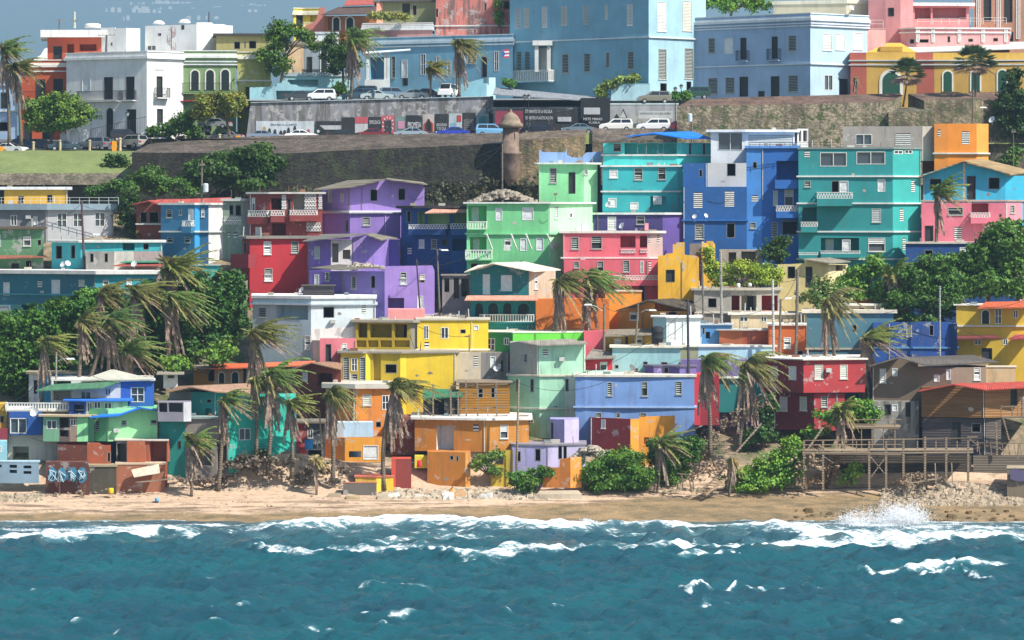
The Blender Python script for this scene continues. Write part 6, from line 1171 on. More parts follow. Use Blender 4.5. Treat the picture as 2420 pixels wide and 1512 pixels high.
tree('shrub', 'potted shrubs beside the old street lamps on the parking terrace', 404.5, [(1598, 228, 10, 10), (1622, 226, 12, 12)], '#4c7a2e', cat='shrub', group=TU, size=.2)
tree('shrub', 'dry shrub row on the roof garden below the greenish house', 425, [(905, 36, 16, 6), (930, 36, 16, 6), (958, 39, 14, 4), (880, 36, 10, 8)], '#7d8a4c', cat='shrub', size=.22)
tree('vine', 'climbing vine on the peeling pink house', 427.2, [(1178, 10, 7, 20), (1180, 42, 8, 18)], '#5c8034', cat='vine', size=.2)
# trees at fortress wall
tree('tree', 'wide dark tree against the city wall at the left', 380, [(520, 385, 60, 32), (600, 372, 60, 30), (650, 385, 30, 26), (560, 420, 70, 28), (470, 400, 48, 24), (620, 420, 44, 26), (450, 430, 44, 20)], '#35551f', (560, 470), group=TH, size=.28)
tree('tree', 'tree with light green boughs left of the utility pole by the city wall', 376, [(340, 425, 50, 24), (400, 440, 60, 22), (370, 410, 44, 18), (300, 440, 50, 20), (230, 445, 44, 18), (440, 455, 40, 14)], '#3f6426', (370, 480), group=TH)
tree('tree', 'dark tree filling the gap between grey house and red gable house', 367, [(290, 490, 28, 36), (300, 530, 26, 34), (310, 460, 24, 22), (330, 545, 20, 14)], '#2a4619', (300, 570), group=TH)
tree('tree', 'dense dark trees behind the palms at the left edge', 330, [(30, 790, 60, 50), (90, 760, 50, 36), (20, 850, 55, 50), (70, 830, 60, 46), (130, 790, 50, 44), (40, 910, 50, 32), (150, 850, 50, 40), (110, 880, 40, 26), (200, 820, 50, 40), (170, 740, 40, 34), (190, 710, 34, 24), (140, 720, 40, 22)], '#3e6826', (60, 935), group=TH, size=.29)
tree('tree', 'bright green tree behind the palm cluster under the teal block', 334, [(215, 700, 36, 26), (200, 740, 36, 34), (170, 770, 40, 40), (250, 730, 40, 36)], '#4a7828', (200, 800), group=TH)
tree('tree', 'big dark tree between the palm cluster and the red house', 332, [(480, 680, 56, 34), (540, 660, 40, 24), (430, 700, 44, 34), (520, 720, 56, 34), (470, 750, 60, 40), (550, 760, 36, 40), (400, 760, 44, 50), (330, 800, 50, 60), (370, 700, 40, 40), (310, 740, 50, 40), (350, 840, 60, 40), (260, 850, 50, 30), (520, 800, 50, 30), (430, 820, 60, 40), (260, 810, 50, 50), (560, 700, 24, 30)], '#38602a', (470, 860), group=TH, size=.29)
tree('shrub', 'light green undergrowth below the big dark tree', 326, [(430, 855, 50, 22), (500, 840, 40, 24), (540, 830, 30, 22)], '#5a8234', cat='shrub', group=TH)
# right side masses
tree('tree', 'large spreading sea grape tree at the right edge', 335, [(2380, 560, 60, 36), (2340, 590, 60, 36), (2400, 610, 50, 44), (2300, 620, 50, 34), (2360, 650, 60, 40), (2400, 540, 44, 26), (2250, 640, 50, 34), (2310, 670, 60, 34), (2390, 680, 44, 26)], '#456c2a', (2330, 740), group=TH, size=.28)
tree('tree', 'tree hiding the lower part of the pink and navy houses', 332, [(2190, 630, 50, 30), (2160, 660, 50, 30), (2220, 670, 50, 36), (2180, 700, 60, 34), (2130, 720, 50, 30), (2240, 710, 44, 30), (2140, 750, 44, 16), (2210, 750, 50, 16)], '#3f6628', (2180, 790), group=TH)
tree('tree', 'bright green tree in front of the teal block', 336, [(2060, 625, 36, 24), (2030, 650, 40, 24), (2090, 660, 40, 28), (2010, 680, 40, 24), (2060, 690, 50, 24)], '#5a8834', (2050, 730), group=TH)
tree('tree', 'sparse olive tree behind the concrete frame house', 333, [(1940, 680, 40, 22), (1910, 700, 40, 20), (1970, 705, 44, 20), (1995, 690, 30, 20), (1930, 725, 44, 12)], '#5c7840', (1940, 750), group=TH, dens=11)
tree('tree', 'dark shrub tree by the sky blue tower balconies', 345, [(1850, 570, 22, 16), (1825, 590, 34, 26), (1850, 605, 34, 18)], '#2c4c1e', (1840, 635), group=TH)
tree('vine', 'bright yellow green vine bank beside the yellow ruin', 339.5, [(1700, 640, 40, 22), (1750, 638, 44, 20), (1800, 640, 44, 18), (1720, 668, 50, 16), (1790, 664, 50, 16), (1680, 620, 16, 30), (1672, 590, 10, 18), (1830, 650, 26, 20), (1755, 626, 24, 12)], '#7d9a34', cat='vine', group=TH, size=.19, dens=26)
tree('tree', 'dark evergreen at the right edge beside the ochre villa', 392, [(2400, 180, 26, 26), (2390, 215, 36, 24), (2405, 250, 50, 30), (2370, 275, 34, 24), (2400, 300, 44, 26), (2380, 325, 34, 14)], '#2c4a20', (2395, 360), group=TU, size=.3)
tree('tree', 'small bush tree by the green hut at the right edge', 380, [(2395, 360, 26, 18), (2385, 380, 20, 12)], '#4a7030', (2395, 400), group=TU)
tree('shrub', 'leafy bush between the teal block and mint house ruins', 345, [(1100, 700, 24, 14), (1050, 700, 14, 14), (1060, 690, 14, 12)], '#5c7a38', cat='shrub', size=.22)
# beach bushes
tree('bush', 'large bright green bush in front of the dark red and orange ruin', 309.6, [(1470, 1090, 50, 30), (1430, 1120, 56, 34), (1490, 1120, 50, 34), (1410, 1140, 40, 20), (1480, 1145, 60, 16), (1500, 1080, 26, 18)], '#4a7429', cat='bush', group=BS, size=.19, dens=28)
tree('bush', 'round green bush left of the small orange ruin', 309.2, [(1225, 1130, 26, 22), (1265, 1125, 30, 18), (1240, 1145, 36, 16), (1290, 1112, 20, 9)], '#46702a', cat='bush', group=BS, size=.19, dens=26)
tree('bush', 'spreading green bush under the small leaning palm', 312, [(1570, 1080, 40, 30), (1620, 1070, 40, 34), (1600, 1110, 44, 26), (1640, 1050, 26, 20), (1580, 1130, 30, 14), (1545, 1045, 26, 10)], '#3c6426', cat='bush', group=BS, size=.19, dens=26)
tree('bush', 'long bright bush row climbing the slope under the dark red house', 310.4, [(1740, 1135, 36, 20), (1770, 1122, 40, 26), (1810, 1105, 40, 30), (1845, 1085, 36, 28), (1875, 1060, 26, 22), (1800, 1140, 60, 18), (1760, 1148, 44, 10), (1850, 1125, 44, 26), (1885, 1095, 18, 30), (1870, 1045, 20, 12)], '#5f8c32', cat='bush', group=BS, size=.19, dens=28)
tree('bush', 'shaded dark green bushes on the slope left of the dark red house', 318, [(1805, 985, 22, 30), (1822, 950, 14, 26), (1790, 1025, 26, 18), (1760, 1050, 20, 14), (1815, 1030, 24, 16)], '#35592a', cat='bush', group=BS)
tree('bush', 'creeper patch on the slope between the red and brown houses', 314.5, [(1960, 990, 40, 20), (2000, 970, 36, 20), (1930, 1020, 34, 16), (2040, 960, 24, 18), (2060, 980, 20, 16)], '#5a8c38', cat='bush', group=BS, size=.22)
tree('bush', 'light green shrub in the shade under the wooden deck', 311, [(2005, 1120, 26, 18), (2020, 1105, 16, 12)], '#6f9a3c', cat='bush', group=BS, size=.22)
tree('bush', 'grey dry thicket under the wooden deck', 311.2, [(1965, 1100, 26, 34), (1945, 1130, 20, 20)], '#8a7a60', cat='bush', group=BS, size=.16, dens=9)
tree('bush', 'trailing vine on the broken grey wall beside the ochre house', 311.2, [(1150, 1085, 26, 9), (1180, 1072, 22, 9), (1125, 1098, 16, 10), (1160, 1110, 30, 6)], '#5c7c38', cat='vine', group=BS, size=.2, dens=10)
tree('bush', 'dark vine covering the sand mound by the turquoise house', 312.2, [(600, 1078, 34, 12), (570, 1095, 26, 9), (625, 1070, 24, 10)], '#3a4a30', cat='vine', group=BS, size=.18, dens=10)

def frond(mb_out, c, az, el, L, wind, droop, rnd, wl=.75, dry=False):
    dirv = Vector((math.cos(az) * math.cos(el), math.sin(az) * math.cos(el), math.sin(el))); n_ = 13; pts = []
    for i in range(n_ + 1):
        t = i / n_; p = Vector(c) + dirv * L * t + wind * L * t ** 1.7 * .7 + Vector((0, 0, -droop * L * t ** 2.1)); pts.append(p)
    # keep the length of the spine at L
    tot = sum((b_ - a).length for a, b_ in zip(pts, pts[1:])); k = L / tot; q = [pts[0]]
    for a, b_ in zip(pts, pts[1:]): q.append(q[-1] + (b_ - a) * k)
    tri = []; gust = rnd.uniform(.6, 1.5)
    for i in range(n_):
        a, b_ = q[i], q[i + 1]; T = (b_ - a).normalized(); S = T.cross(Vector((0, 0, 1)));
        if S.length < .1: S = Vector((1, 0, 0))
        S.normalize()
        if dry and abs(T.z) > .8: S = Vector((rnd.uniform(.6, 1), rnd.uniform(-.5, .5), 0)).normalized()
        w_ = .05 * (1 - i / n_) + .015
        tri.append((a - S * w_, a + S * w_, b_ + S * w_ * .8, b_ - S * w_ * .8))
        if i < 1: continue
        for j in (0, .25, .5, .75):
            t = (i + j) / n_; p = a.lerp(b_, j); ll = wl * (math.sin(min(1, t * 1.25 + .12) * math.pi * .93) * .8 + .25) * rnd.uniform(.75, 1.15)
            for sgn in (-1, 1):
                dv = (S * sgn * (.6 if not dry else .42) + T * .7 + Vector((0, 0, -1)) * (.4 if not dry else .8) + wind * .4 * gust + Vector((rnd.uniform(-.34, .34), rnd.uniform(-.3, .3), rnd.uniform(-.3, .3)))).normalized()
                e_ = p + dv * ll; wd = T * .075 if not dry else S * .075
                tri.append((p - wd, p + wd, p.lerp(e_, .6) + wd * .9 + Vector((0, 0, .03)), e_))
    mb_out.extend(tri)
PG = 'coconut palms bent by the wind'
def palm(label, crown, base, d, R_, wind=(.55, 0, -.1), dead=8, n=22, fan=False, lean=0, name='palm_tree', tone='#6c7c3c', group=PG, L=None, bend=.3):
    c = Vector(P(crown[0], crown[1], d)); b0 = Vector(P(base[0], base[1], d)); gz_ = gheight(b0.x, d) if d < 386 else b0.z
    b0.z = min(b0.z, max(gz_ - .3, b0.z - 2.0) if d < 386 else b0.z)
    e = empty(name, b0, label, 'palm tree', group); rnd = random.Random(int(crown[0] * 7 + crown[1]))
    L = L or m2(R_, d) * 1.42; mb = MB(); H = (c - b0).length; pts = []
    for i in range(9):
        t = i / 8; p = b0.lerp(c, t); p.x += bend * math.sin(t * math.pi) * H * .06 * (1 if rnd.random() < .99 else -1) - lean * math.sin(t * math.pi); pts.append(p)
    r0 = max(.13, min(.24, H * .028)); mb.tube(pts, [r0 * (1.25 if i == 0 else 1 - .35 * i / 8) for i in range(9)], 8); mb.build('trunk', M('#75695a', 'wood'), e, True)
    W = Vector(wind) * 3.1; tone = tone if tone != '#6c7c3c' else ('#6a8440', '#808c46', '#72783f', '#5f7c42')[int(crown[0]) % 4]; n = int(n * 1.95); dead = int(dead * 1.6); A = []; Bd = []; Cm = []
    if fan:
        for k in range(n):
            az = rnd.uniform(0, 6.283); el = rnd.uniform(-.5, 1.4); dv = Vector((math.cos(az) * math.cos(el), math.sin(az) * math.cos(el), math.sin(el))); tgt = A if el > -.05 else Cm
            p = c + dv * L * .55; A.append((c, c + Vector((.03, 0, 0)), p + Vector((.03, 0, 0)), p)); S = dv.cross(Vector((0, 0, 1))).normalized(); U = S.cross(dv)
            for j in range(15):
                a = (j / 14 - .5) * 2.6; q = p + (dv * math.cos(a) + S * math.sin(a)) * L * .5 * rnd.uniform(.8, 1.05) + Vector((0, 0, -.12 * L)); mid = p.lerp(q, .6); wv = S.cross(dv) * .03 + (dv * -math.sin(a) + S * math.cos(a)) * .05
                tgt.append((p, mid + wv, q, mid - wv))
    else:
        for k in range(n):
            az = k * 2.399 + rnd.uniform(-.25, .25); t = (k + .5) / n; el = 1.3 - 1.6 * t + rnd.uniform(-.12, .12)
            q_ = rnd.random(); tgt = (A if q_ > t * .5 else Bd) if t < .66 else (Bd if q_ < .45 else Cm)
            frond(tgt, c, az, el, L * rnd.uniform(.62, 1.12) * (.55 if math.cos(az) < -.2 else 1.18), W * rnd.uniform(.5, 1.4), .15 + .95 * t + rnd.uniform(0, .25), rnd, wl=L * .27)
        for k in range(dead):
            az = rnd.uniform(0, 6.28); frond(Cm, c - Vector((0, 0, .15 + .3 * rnd.random())), az, -1.05 - rnd.uniform(0, .4), L * rnd.uniform(.7, 1.5), W * .12, .9, rnd, wl=L * .2, dry=True)
    def bm(lst, nm_, mat):
        if lst: npmesh(nm_, np.array([[tuple(v) for v in q] for q in lst]).reshape(-1, 3), 4, mat, e)
    bm(A, 'crown', M(tone, 'frond')); bm(Bd, 'old_fronds', M('#929058', 'frond')); bm(Cm, 'dead_fronds', M('#9c8b78', 'frond'))
    mb = MB(); mb.lathe((c.x, c.y, c.z - .25), [(.12, 0), (.24, .15), (.26, .3), (.1, .5)], 7); mb.build('heart', M('#6f6848', 'wood'), e)
    return e
palm('tall palm cut by the left edge of the picture', (8, 118), (22, 345), 401.8, 48); palm('wind bent palm in front of the orange townhouse at far left', (34, 160), (50, 345), 401.2, 46)
palm('tall palm in the parking lot left of the porch, before the dark tree', (832, 95), (828, 236), 407, 52, wind=(.4, 0, -.25)); palm('dark leaning palm in front of the long blue wing', (1082, 105), (1085, 230), 407.5, 50, wind=(.45, 0, -.3))
palm('small yellowish palm in front of the long blue wing', (1018, 165), (1016, 232), 407.2, 32, tone='#8a8a3c', dead=1, wind=(.35, 0, 0))
palm('fan palm before the arched doorway of the ochre villa', (2144, 175), (2134, 252), 394, 34, fan=True, n=46, tone='#47603c', wind=(0, 0, 0), group='fan palms by the ochre villa'); palm('taller fan palm right of the gap in the mossy wall', (2303, 150), (2303, 285), 393.5, 40, fan=True, n=50, tone='#47603c', wind=(0, 0, 0), group='fan palms by the ochre villa')
palm('bare stubby palm against the brick red bay of the ochre villa', (2022, 185), (2024, 228), 397, 15, wind=(0, 0, -.6), dead=6, n=10, tone='#86805c', group='fan palms by the ochre villa')
palm('palm in front of the cyan gable and pink houses', (2212, 455), (2207, 612), 346, 50, wind=(.6, 0, -.05), dead=5)
palm('tall palm swept sideways above the big dark tree, left of the blue house', (405, 640), (398, 870), 331, 66, wind=(.4, 0, .1), n=26); palm('palm with a long trailing skirt below the swept palm', (400, 700), (385, 880), 328, 78, wind=(.6, 0, -.3), n=26, dead=12)
for k_, (cx_, cy_, bx_, by_, R_, dq) in enumerate([(238, 695, 215, 890, 60, 327), (318, 690, 300, 880, 62, 326.5), (255, 760, 195, 895, 66, 324), (300, 830, 285, 900, 60, 322.5), (105, 810, 98, 905, 46, 321), (190, 760, 182, 900, 46, 323)]):
    palm(['shaggy palm at the upper left of the left palm cluster', 'palm at the upper right of the left palm cluster', 'wide palm in the middle of the left palm cluster', 'low palm just above the cobalt house gable', 'ragged dark palm at far left behind the slotted parapet roof', 'thin palm at the left side of the palm cluster'][k_], (cx_, cy_), (bx_, by_), dq, R_, dead=10, wind=(.6, 0, -.12))
palm('palm leaning right across the white and pale blue box house', (598, 790), (575, 900), 321, 72, wind=(.75, 0, -.1), dead=8); palm('palm with hanging skirt over the turquoise side wall', (640, 890), (632, 1075), 311.6, 60, dead=14, wind=(.5, 0, -.2)); palm('second hanging palm at the corner of the turquoise house', (602, 895), (603, 1070), 312.2, 44, dead=14, wind=(.15, 0, -.5))
palm('palm in front of the turquoise beach house', (524, 945), (515, 1118), 310.6, 50, dead=12, wind=(.55, 0, -.1)); palm('short palm on driftwood left of the sand mound', (452, 1045), (452, 1150), 308.6, 44, dead=12, wind=(.4, 0, -.1)); palm('palm before the red and grey shack', (685, 955), (690, 1085), 311, 46, dead=10)
palm('palm with a full dry skirt left of the orange beach house', (782, 930), (786, 1095), 310.6, 56, dead=18, wind=(.3, 0, -.4)); palm('palm leaning over the orange beach house towards the ochre house', (930, 915), (908, 1112), 310.2, 70, dead=12, wind=(.7, 0, -.25), bend=-.8)
palm('small withered palm on the sand mound', (745, 1085), (748, 1150), 309, 30, dead=10, n=8, wind=(.2, 0, -.3), tone='#9a8c58')
palm('left palm of the pair before the salmon pink house', (1318, 665), (1300, 785), 331, 66, wind=(.6, 0, -.25), n=26, dead=9); palm('right palm of the pair before the salmon pink house', (1392, 660), (1388, 780), 331.6, 68, wind=(.6, 0, -.3), n=26, dead=9)
palm('palm on the sand bank at the end of the periwinkle house', (1668, 850), (1678, 1035), 313, 62, dead=16, wind=(.45, 0, -.25)); palm('palm with trailing dry skirt on the sand bank', (1762, 865), (1745, 1020), 314, 70, dead=20, wind=(.4, 0, -.3)); palm('small palm rising from the bushes on the beach bank', (1560, 1050), (1552, 1135), 309.8, 48, dead=5, wind=(.45, 0, .05)); palm('dying palm above the beach stairs', (1728, 1085), (1722, 1150), 309.4, 34, dead=12, n=8, wind=(.1, 0, -.6), tone='#9a8c58')
palm('grey ragged palm before the slate teal house', (1955, 715), (1975, 850), 324, 62, dead=12, n=18, wind=(.4, 0, -.45), tone='#7d7c4c'); palm('leaning palm behind the dark red house', (2045, 800), (2045, 940), 320, 66, dead=10, wind=(.75, 0, .1), lean=.4); palm('low palm on the slope below the brown house', (1985, 975), (1990, 1030), 312.6, 42, dead=8, n=14, wind=(.1, 0, -.1)); palm('young green palm in the trees before the teal block', (2108, 650), (2120, 730), 334, 46, dead=2, n=16, wind=(.1, 0, -.1), tone='#7c9a4c')

def litter(lab, blobs, d, colr, n_=26, size=.22):
    bl = [(P(x, y, d), (m2(rx, d), .9, m2(ry, d))) for x, y, rx, ry in blobs]; tag(npmesh('leaf_litter', leaves(bl, n_, size), 4, M(colr, 'frond')), lab, 'debris', kind='stuff')
litter('grey brown heap of dead palm fronds on the sand mound', [(560, 1100, 40, 8), (600, 1085, 50, 8), (680, 1090, 40, 9), (730, 1110, 40, 10), (700, 1130, 30, 7), (770, 1105, 30, 10), (820, 1110, 26, 6), (640, 1115, 36, 6), (480, 1135, 34, 6), (530, 1130, 30, 6)], 311.2, '#6f6454')
litter('dry palm litter on the steep sand bank', [(1660, 1060, 16, 20), (1690, 1030, 18, 20), (1720, 1000, 20, 18), (1750, 975, 22, 16), (1670, 1100, 18, 18), (1700, 1100, 20, 14), (1790, 950, 24, 12), (1640, 1130, 20, 10)], 313.4, '#8a7a64', 12)
litter('dry grass tufts on the slope beside the timber deck', [(1890, 1110, 20, 24), (1920, 1080, 16, 20), (1905, 1140, 26, 12), (1940, 1060, 20, 10), (2180, 1128, 60, 8), (2130, 1140, 30, 8)], 309.6, '#948266', 12)
litter('dark scrub at the foot of the fortress wall', [(700, 455, 60, 12), (1050, 440, 40, 14), (1100, 455, 60, 14), (1020, 460, 60, 12), (1150, 440, 30, 20), (1240, 440, 24, 30), (1380, 440, 20, 20), (900, 440, 40, 10)], 379, '#4c4f36', 12, .3)
# ================================================================ cars
def car_mesh(kind):
    """length along x centred, z from ground. returns dict of part builders"""
    P_ = {'sedan': [(-2.2, .35), (-2.2, .75), (-2.05, .9), (-1.45, .98), (-.8, 1.38), (.25, 1.42), (1.05, .98), (1.95, .86), (2.2, .65), (2.2, .35)],
          'suv': [(-2.15, .4), (-2.2, 1.0), (-2.05, 1.55), (-1.85, 1.68), (.3, 1.7), (1.0, 1.15), (1.95, 1.0), (2.2, .8), (2.2, .4)],
          'van': [(-2.2, .4), (-2.25, 1.2), (-2.2, 1.85), (-2.0, 1.95), (1.1, 1.95), (1.75, 1.2), (2.2, 1.0), (2.25, .4)]}[kind]
    body = MB(); W = .86
    def wid(z): return W if z < 1.0 else W - (z - 1.0) * .3
    A = [(x, -wid(z), z) for x, z in P_]; B = [(x, wid(z), z) for x, z in P_]; body.prism(A, B)
    gl = MB(); zt = {'sedan': 1.33, 'suv': 1.58, 'van': 1.8}[kind]; zb = {'sedan': 1.0, 'suv': 1.15, 'van': 1.3}[kind]
    xs = {'sedan': [(-1.3, -.8, -.28, -.25), (-.2, -.2, .22, .85)], 'suv': [(-1.95, -1.8, -.7, -.7), (-.62, -.62, .25, .82)], 'van': [(-2.0, -1.95, -.6, -.6), (-.5, -.5, 1.0, 1.45)]}[kind]
    for a, b, c, d in xs:
        for s in (-1, 1): gl.prism([(a, s * (wid(zb) + .012), zb), (d, s * (wid(zb) + .012), zb), (c, s * (wid(zt) + .012), zt), (b, s * (wid(zt) + .012), zt)], [(a, s * (wid(zb) - .03), zb), (d, s * (wid(zb) - .03), zb), (c, s * (wid(zt) - .03), zt), (b, s * (wid(zt) - .03), zt)])
    fx = {'sedan': ((.32, 1.4, 1.0, 1.02), (-.86, 1.37, -1.42, 1.01)), 'suv': ((.36, 1.66, .98, 1.18), (-2.0, 1.62, -2.16, 1.1)), 'van': ((1.16, 1.9, 1.72, 1.24), (-2.2, 1.8, -2.24, 1.25))}[kind]
    for x0, z0, x1, z1 in fx:
        k = .03 if x0 > 0 else -.03
        gl.prism([(x0 + k, -.6, z0), (x0 + k, .6, z0), (x1 + k, .68, z1), (x1 + k, -.68, z1)], [(x0, -.6, z0 - .04), (x0, .6, z0 - .04), (x1, .68, z1 - .04), (x1, -.68, z1 - .04)])
    return body, gl
CARP = {}
def car(label, kind, colr, x, y, d, rot=0, s=1.0, cat='car', group='parked cars on the upper street'):
    """rot 0: nose to the right"""
    p = P(x, y, d); e = empty('parked_' + ('van' if kind == 'van' else 'car'), p, label, cat, group); e.rotation_euler = (0, 0, R(rot)); e.scale = (s, s, s)
    if kind not in CARP:
        body, gl = car_mesh(kind); D = {}
        def mk(mb, nm_): me = bpy.data.meshes.new(nm_); me.from_pydata(mb.v, [], mb.f); return me
        D['body'] = mk(body, 'body'); D['glass'] = mk(gl, 'windows')
        w_ = MB()
        w_.prism([(.33 * math.cos(t * .5236), -.1, .33 * math.sin(t * .5236)) for t in range(12)], [(.33 * math.cos(t * .5236), .1, .33 * math.sin(t * .5236)) for t in range(12)]); D['wheel'] = mk(w_, 'wheel')
        w_ = MB(); w_.prism([(.2 * math.cos(t * .785), -.12, .2 * math.sin(t * .785)) for t in range(8)], [(.2 * math.cos(t * .785), .12, .2 * math.sin(t * .785)) for t in range(8)]); D['rim'] = mk(w_, 'rim')
        w_ = MB(); w_.box(-.04, .04, -.2, .2, -.09, .09); D['light'] = mk(w_, 'light'); CARP[kind] = D
    D = CARP[kind]
    def inst(me, nm_, mat, loc, par=e):
        o = bpy.data.objects.new(nm_, me); COL.objects.link(o); o.parent = par; o.location = loc
        if not me.materials: me.materials.append(None)
        o.material_slots[0].link = 'OBJECT'; o.material_slots[0].material = mat; return o
    inst(D['body'], 'body', M(colr, 'car'), (0, 0, 0)); inst(D['glass'], 'windows', M('#20262c', 'glass'), (0, 0, 0))
    for xx in (-1.35, 1.35):
        for yy in (-.82, .82):
            w_ = inst(D['wheel'], 'wheel', M('#1c1c1e', 'flat'), (xx, yy, .33)); inst(D['rim'], 'rim', M('#a8aaae', 'flat'), (0, 0, 0), w_)
    for yy in (-.62, .62):
        inst(D['light'], 'headlight', M('#dfe4e8', 'glass'), (2.17, yy, .72)); inst(D['light'], 'tail_light', M('#a8202c', 'glass'), (-2.19, yy, .82))
CS = [('white sedan parked at the left edge by the yellow post', 'sedan', '#e6e6e6', 25, 363, 402.3, -20), ('dark blue car behind the white sedan at the left', 'suv', '#2c3c5c', 68, 358, 404.5, -10), ('grey car between the first two fence posts', 'suv', '#4c4a4c', 100, 358, 404.6, 0), ('dark teal sedan between posts on the left street', 'sedan', '#2c4650', 152, 357, 402.8, 12),
      ('grey hatchback with red tail lights on the left street', 'suv', '#6c707a', 222, 354, 402.4, 150), ('silver hatchback with a big rear window on the left street', 'suv', '#a8a49e', 312, 349, 402.6, 140), ('black pickup behind the silver hatchback', 'suv', '#26282c', 300, 335, 407, 10), ('small white van nose at the bend of the parapet', 'van', '#dfe2e0', 372, 348, 404, 15),
      ('cream pickup cab behind the parapet by the bushes', 'suv', '#d6d0b0', 460, 339, 404.5, 150), ('pale grey car roof behind the parapet left of the murals', 'sedan', '#8a9498', 540, 335, 404.5, 160), ('silver sedan high on the ramp under the rusty tree', 'sedan', '#9aa2a4', 508, 304, 406.5, 168),
      ('grey blue sedan below the painted crowd mural', 'sedan', '#7c8a9c', 622, 328, 400.5, 5), ('white coupe below the black flag mural', 'sedan', '#ecebe8', 712, 327, 400.4, 5), ('black sedan below the dark mural panels', 'sedan', '#22262a', 812, 326, 400.3, 4), ('dark red sedan below the sunburst mural', 'sedan', '#7c2a30', 878, 324, 400.4, 176), ('silver grey sedan below the lettered mural', 'sedan', '#9cadb8', 972, 322, 400.4, 175), ('deep blue sedan below the red figure mural', 'sedan', '#1f3ca8', 1070, 320, 400.4, 184), ('light blue hatchback left of the sentry box', 'suv', '#6ca0c4', 1162, 318, 400.4, 8),
      ('navy sedan with red lights right of the sentry box', 'sedan', '#1c2234', 1270, 313, 397.6, 176), ('grey sedan below the black block', 'sedan', '#6f8490', 1368, 312, 397.4, 174), ('white wagon with tan trim before the black block', 'suv', '#e2e0da', 1456, 306, 396.6, 178), ('white hatchback before the script mural', 'suv', '#e8e8ea', 1544, 306, 396.6, 178), ('dark red car sliver behind the mossy wall', 'sedan', '#6a2234', 1600, 306, 398.5, 178)]
for a in CS: a = list(a); a[4] += 5 if 395 < a[5] < 401 else 0; car(*a)
CT = [('dark sedan by the round wall opening', 'sedan', '#2f383e', 712, 239, 408, 10), ('white hatchback by the metal gate on the parking terrace', 'suv', '#e4e4e0', 757, 240, 408, 175), ('dark teal pickup beside the parking palm', 'suv', '#2c4a5a', 848, 238, 408.5, 178), ('dark green suv under the porch', 'suv', '#33464c', 855, 232, 411.5, 178), ('pale grey sedan before the porch steps', 'sedan', '#a4b0b0', 890, 238, 408.5, 5), ('blue grey minivan by the porch steps', 'suv', '#5a7284', 935, 236, 409, 8), ('silver grey sedan left of the small yellowish palm', 'sedan', '#8a9498', 975, 236, 408.6, 175),
      ('dark maroon sedan behind the small yellowish palm', 'sedan', '#33303c', 1005, 234, 409.5, 175), ('white van with a rounded roof by the leaning palm', 'van', '#e4e0dc', 1060, 232, 408.5, 255), ('olive tan suv by the old street lamps', 'suv', '#777466', 1545, 245, 404.2, 186), ('dark green car behind the lamp shrubs', 'suv', '#24483c', 1640, 235, 407, 180)]
for a in CT: car(*a, group='parked cars on the terrace')
# ================================================================ posts, poles, lamps
def post(lab, nm_, x, y0, y1, d, w_, colr, cat='post', group=None, cap=True):
    e = empty(nm_, P(x, y1, d), lab, cat, group); c = P(x, y1, d); h_ = m2(y1 - y0, d); mb = MB(); mb.lathe(c, [(w_ * 1.2, -.4), (w_ * 1.2, .12), (w_, .15), (w_, h_ * .86), (w_ * 1.35, h_ * .88), (w_ * 1.35, h_ * .94), (w_ * .4, h_)], 8); mb.build('shaft', M(colr, 'concrete'), e)
for i, x in enumerate((79, 142, 212, 284, 360)): post('stone bollard post on the street edge, number %s from the left' % ('first', 'second', 'third', 'fourth', 'fifth')[i], 'bollard', x, 330 + (x < 100) * 4 - (i > 2) * 5, 362 - i * 3, 401.6, .17, '#cdbd98', 'bollard', 'stone bollards along the upper street')
for i, (x, y) in enumerate(((438, 319), (519, 316))): post('stone bollard behind the parapet, %s one' % ('left', 'right')[i], 'bollard', x, y, y + 22, 402.5, .17, '#cdbd98', 'bollard', 'stone bollards along the upper street')
for i, (x, y0, y1) in enumerate(((2, 346, 368), (270, 333, 355), (563, 320, 330))): mb = MB(); p = P(x, y1, 401.3); mb.box(p[0] - .28, p[0] + .28, p[1] - .25, p[1] + .25, p[2] - .2, p[2] + m2(y1 - y0, 401)); tag(mb.build('traffic_barrier', M('#f0a420', 'flat')), 'orange yellow traffic barrier %s' % ('at the left edge', 'beside the silver hatchback', 'at the left end of the mural wall')[i], 'barrier')
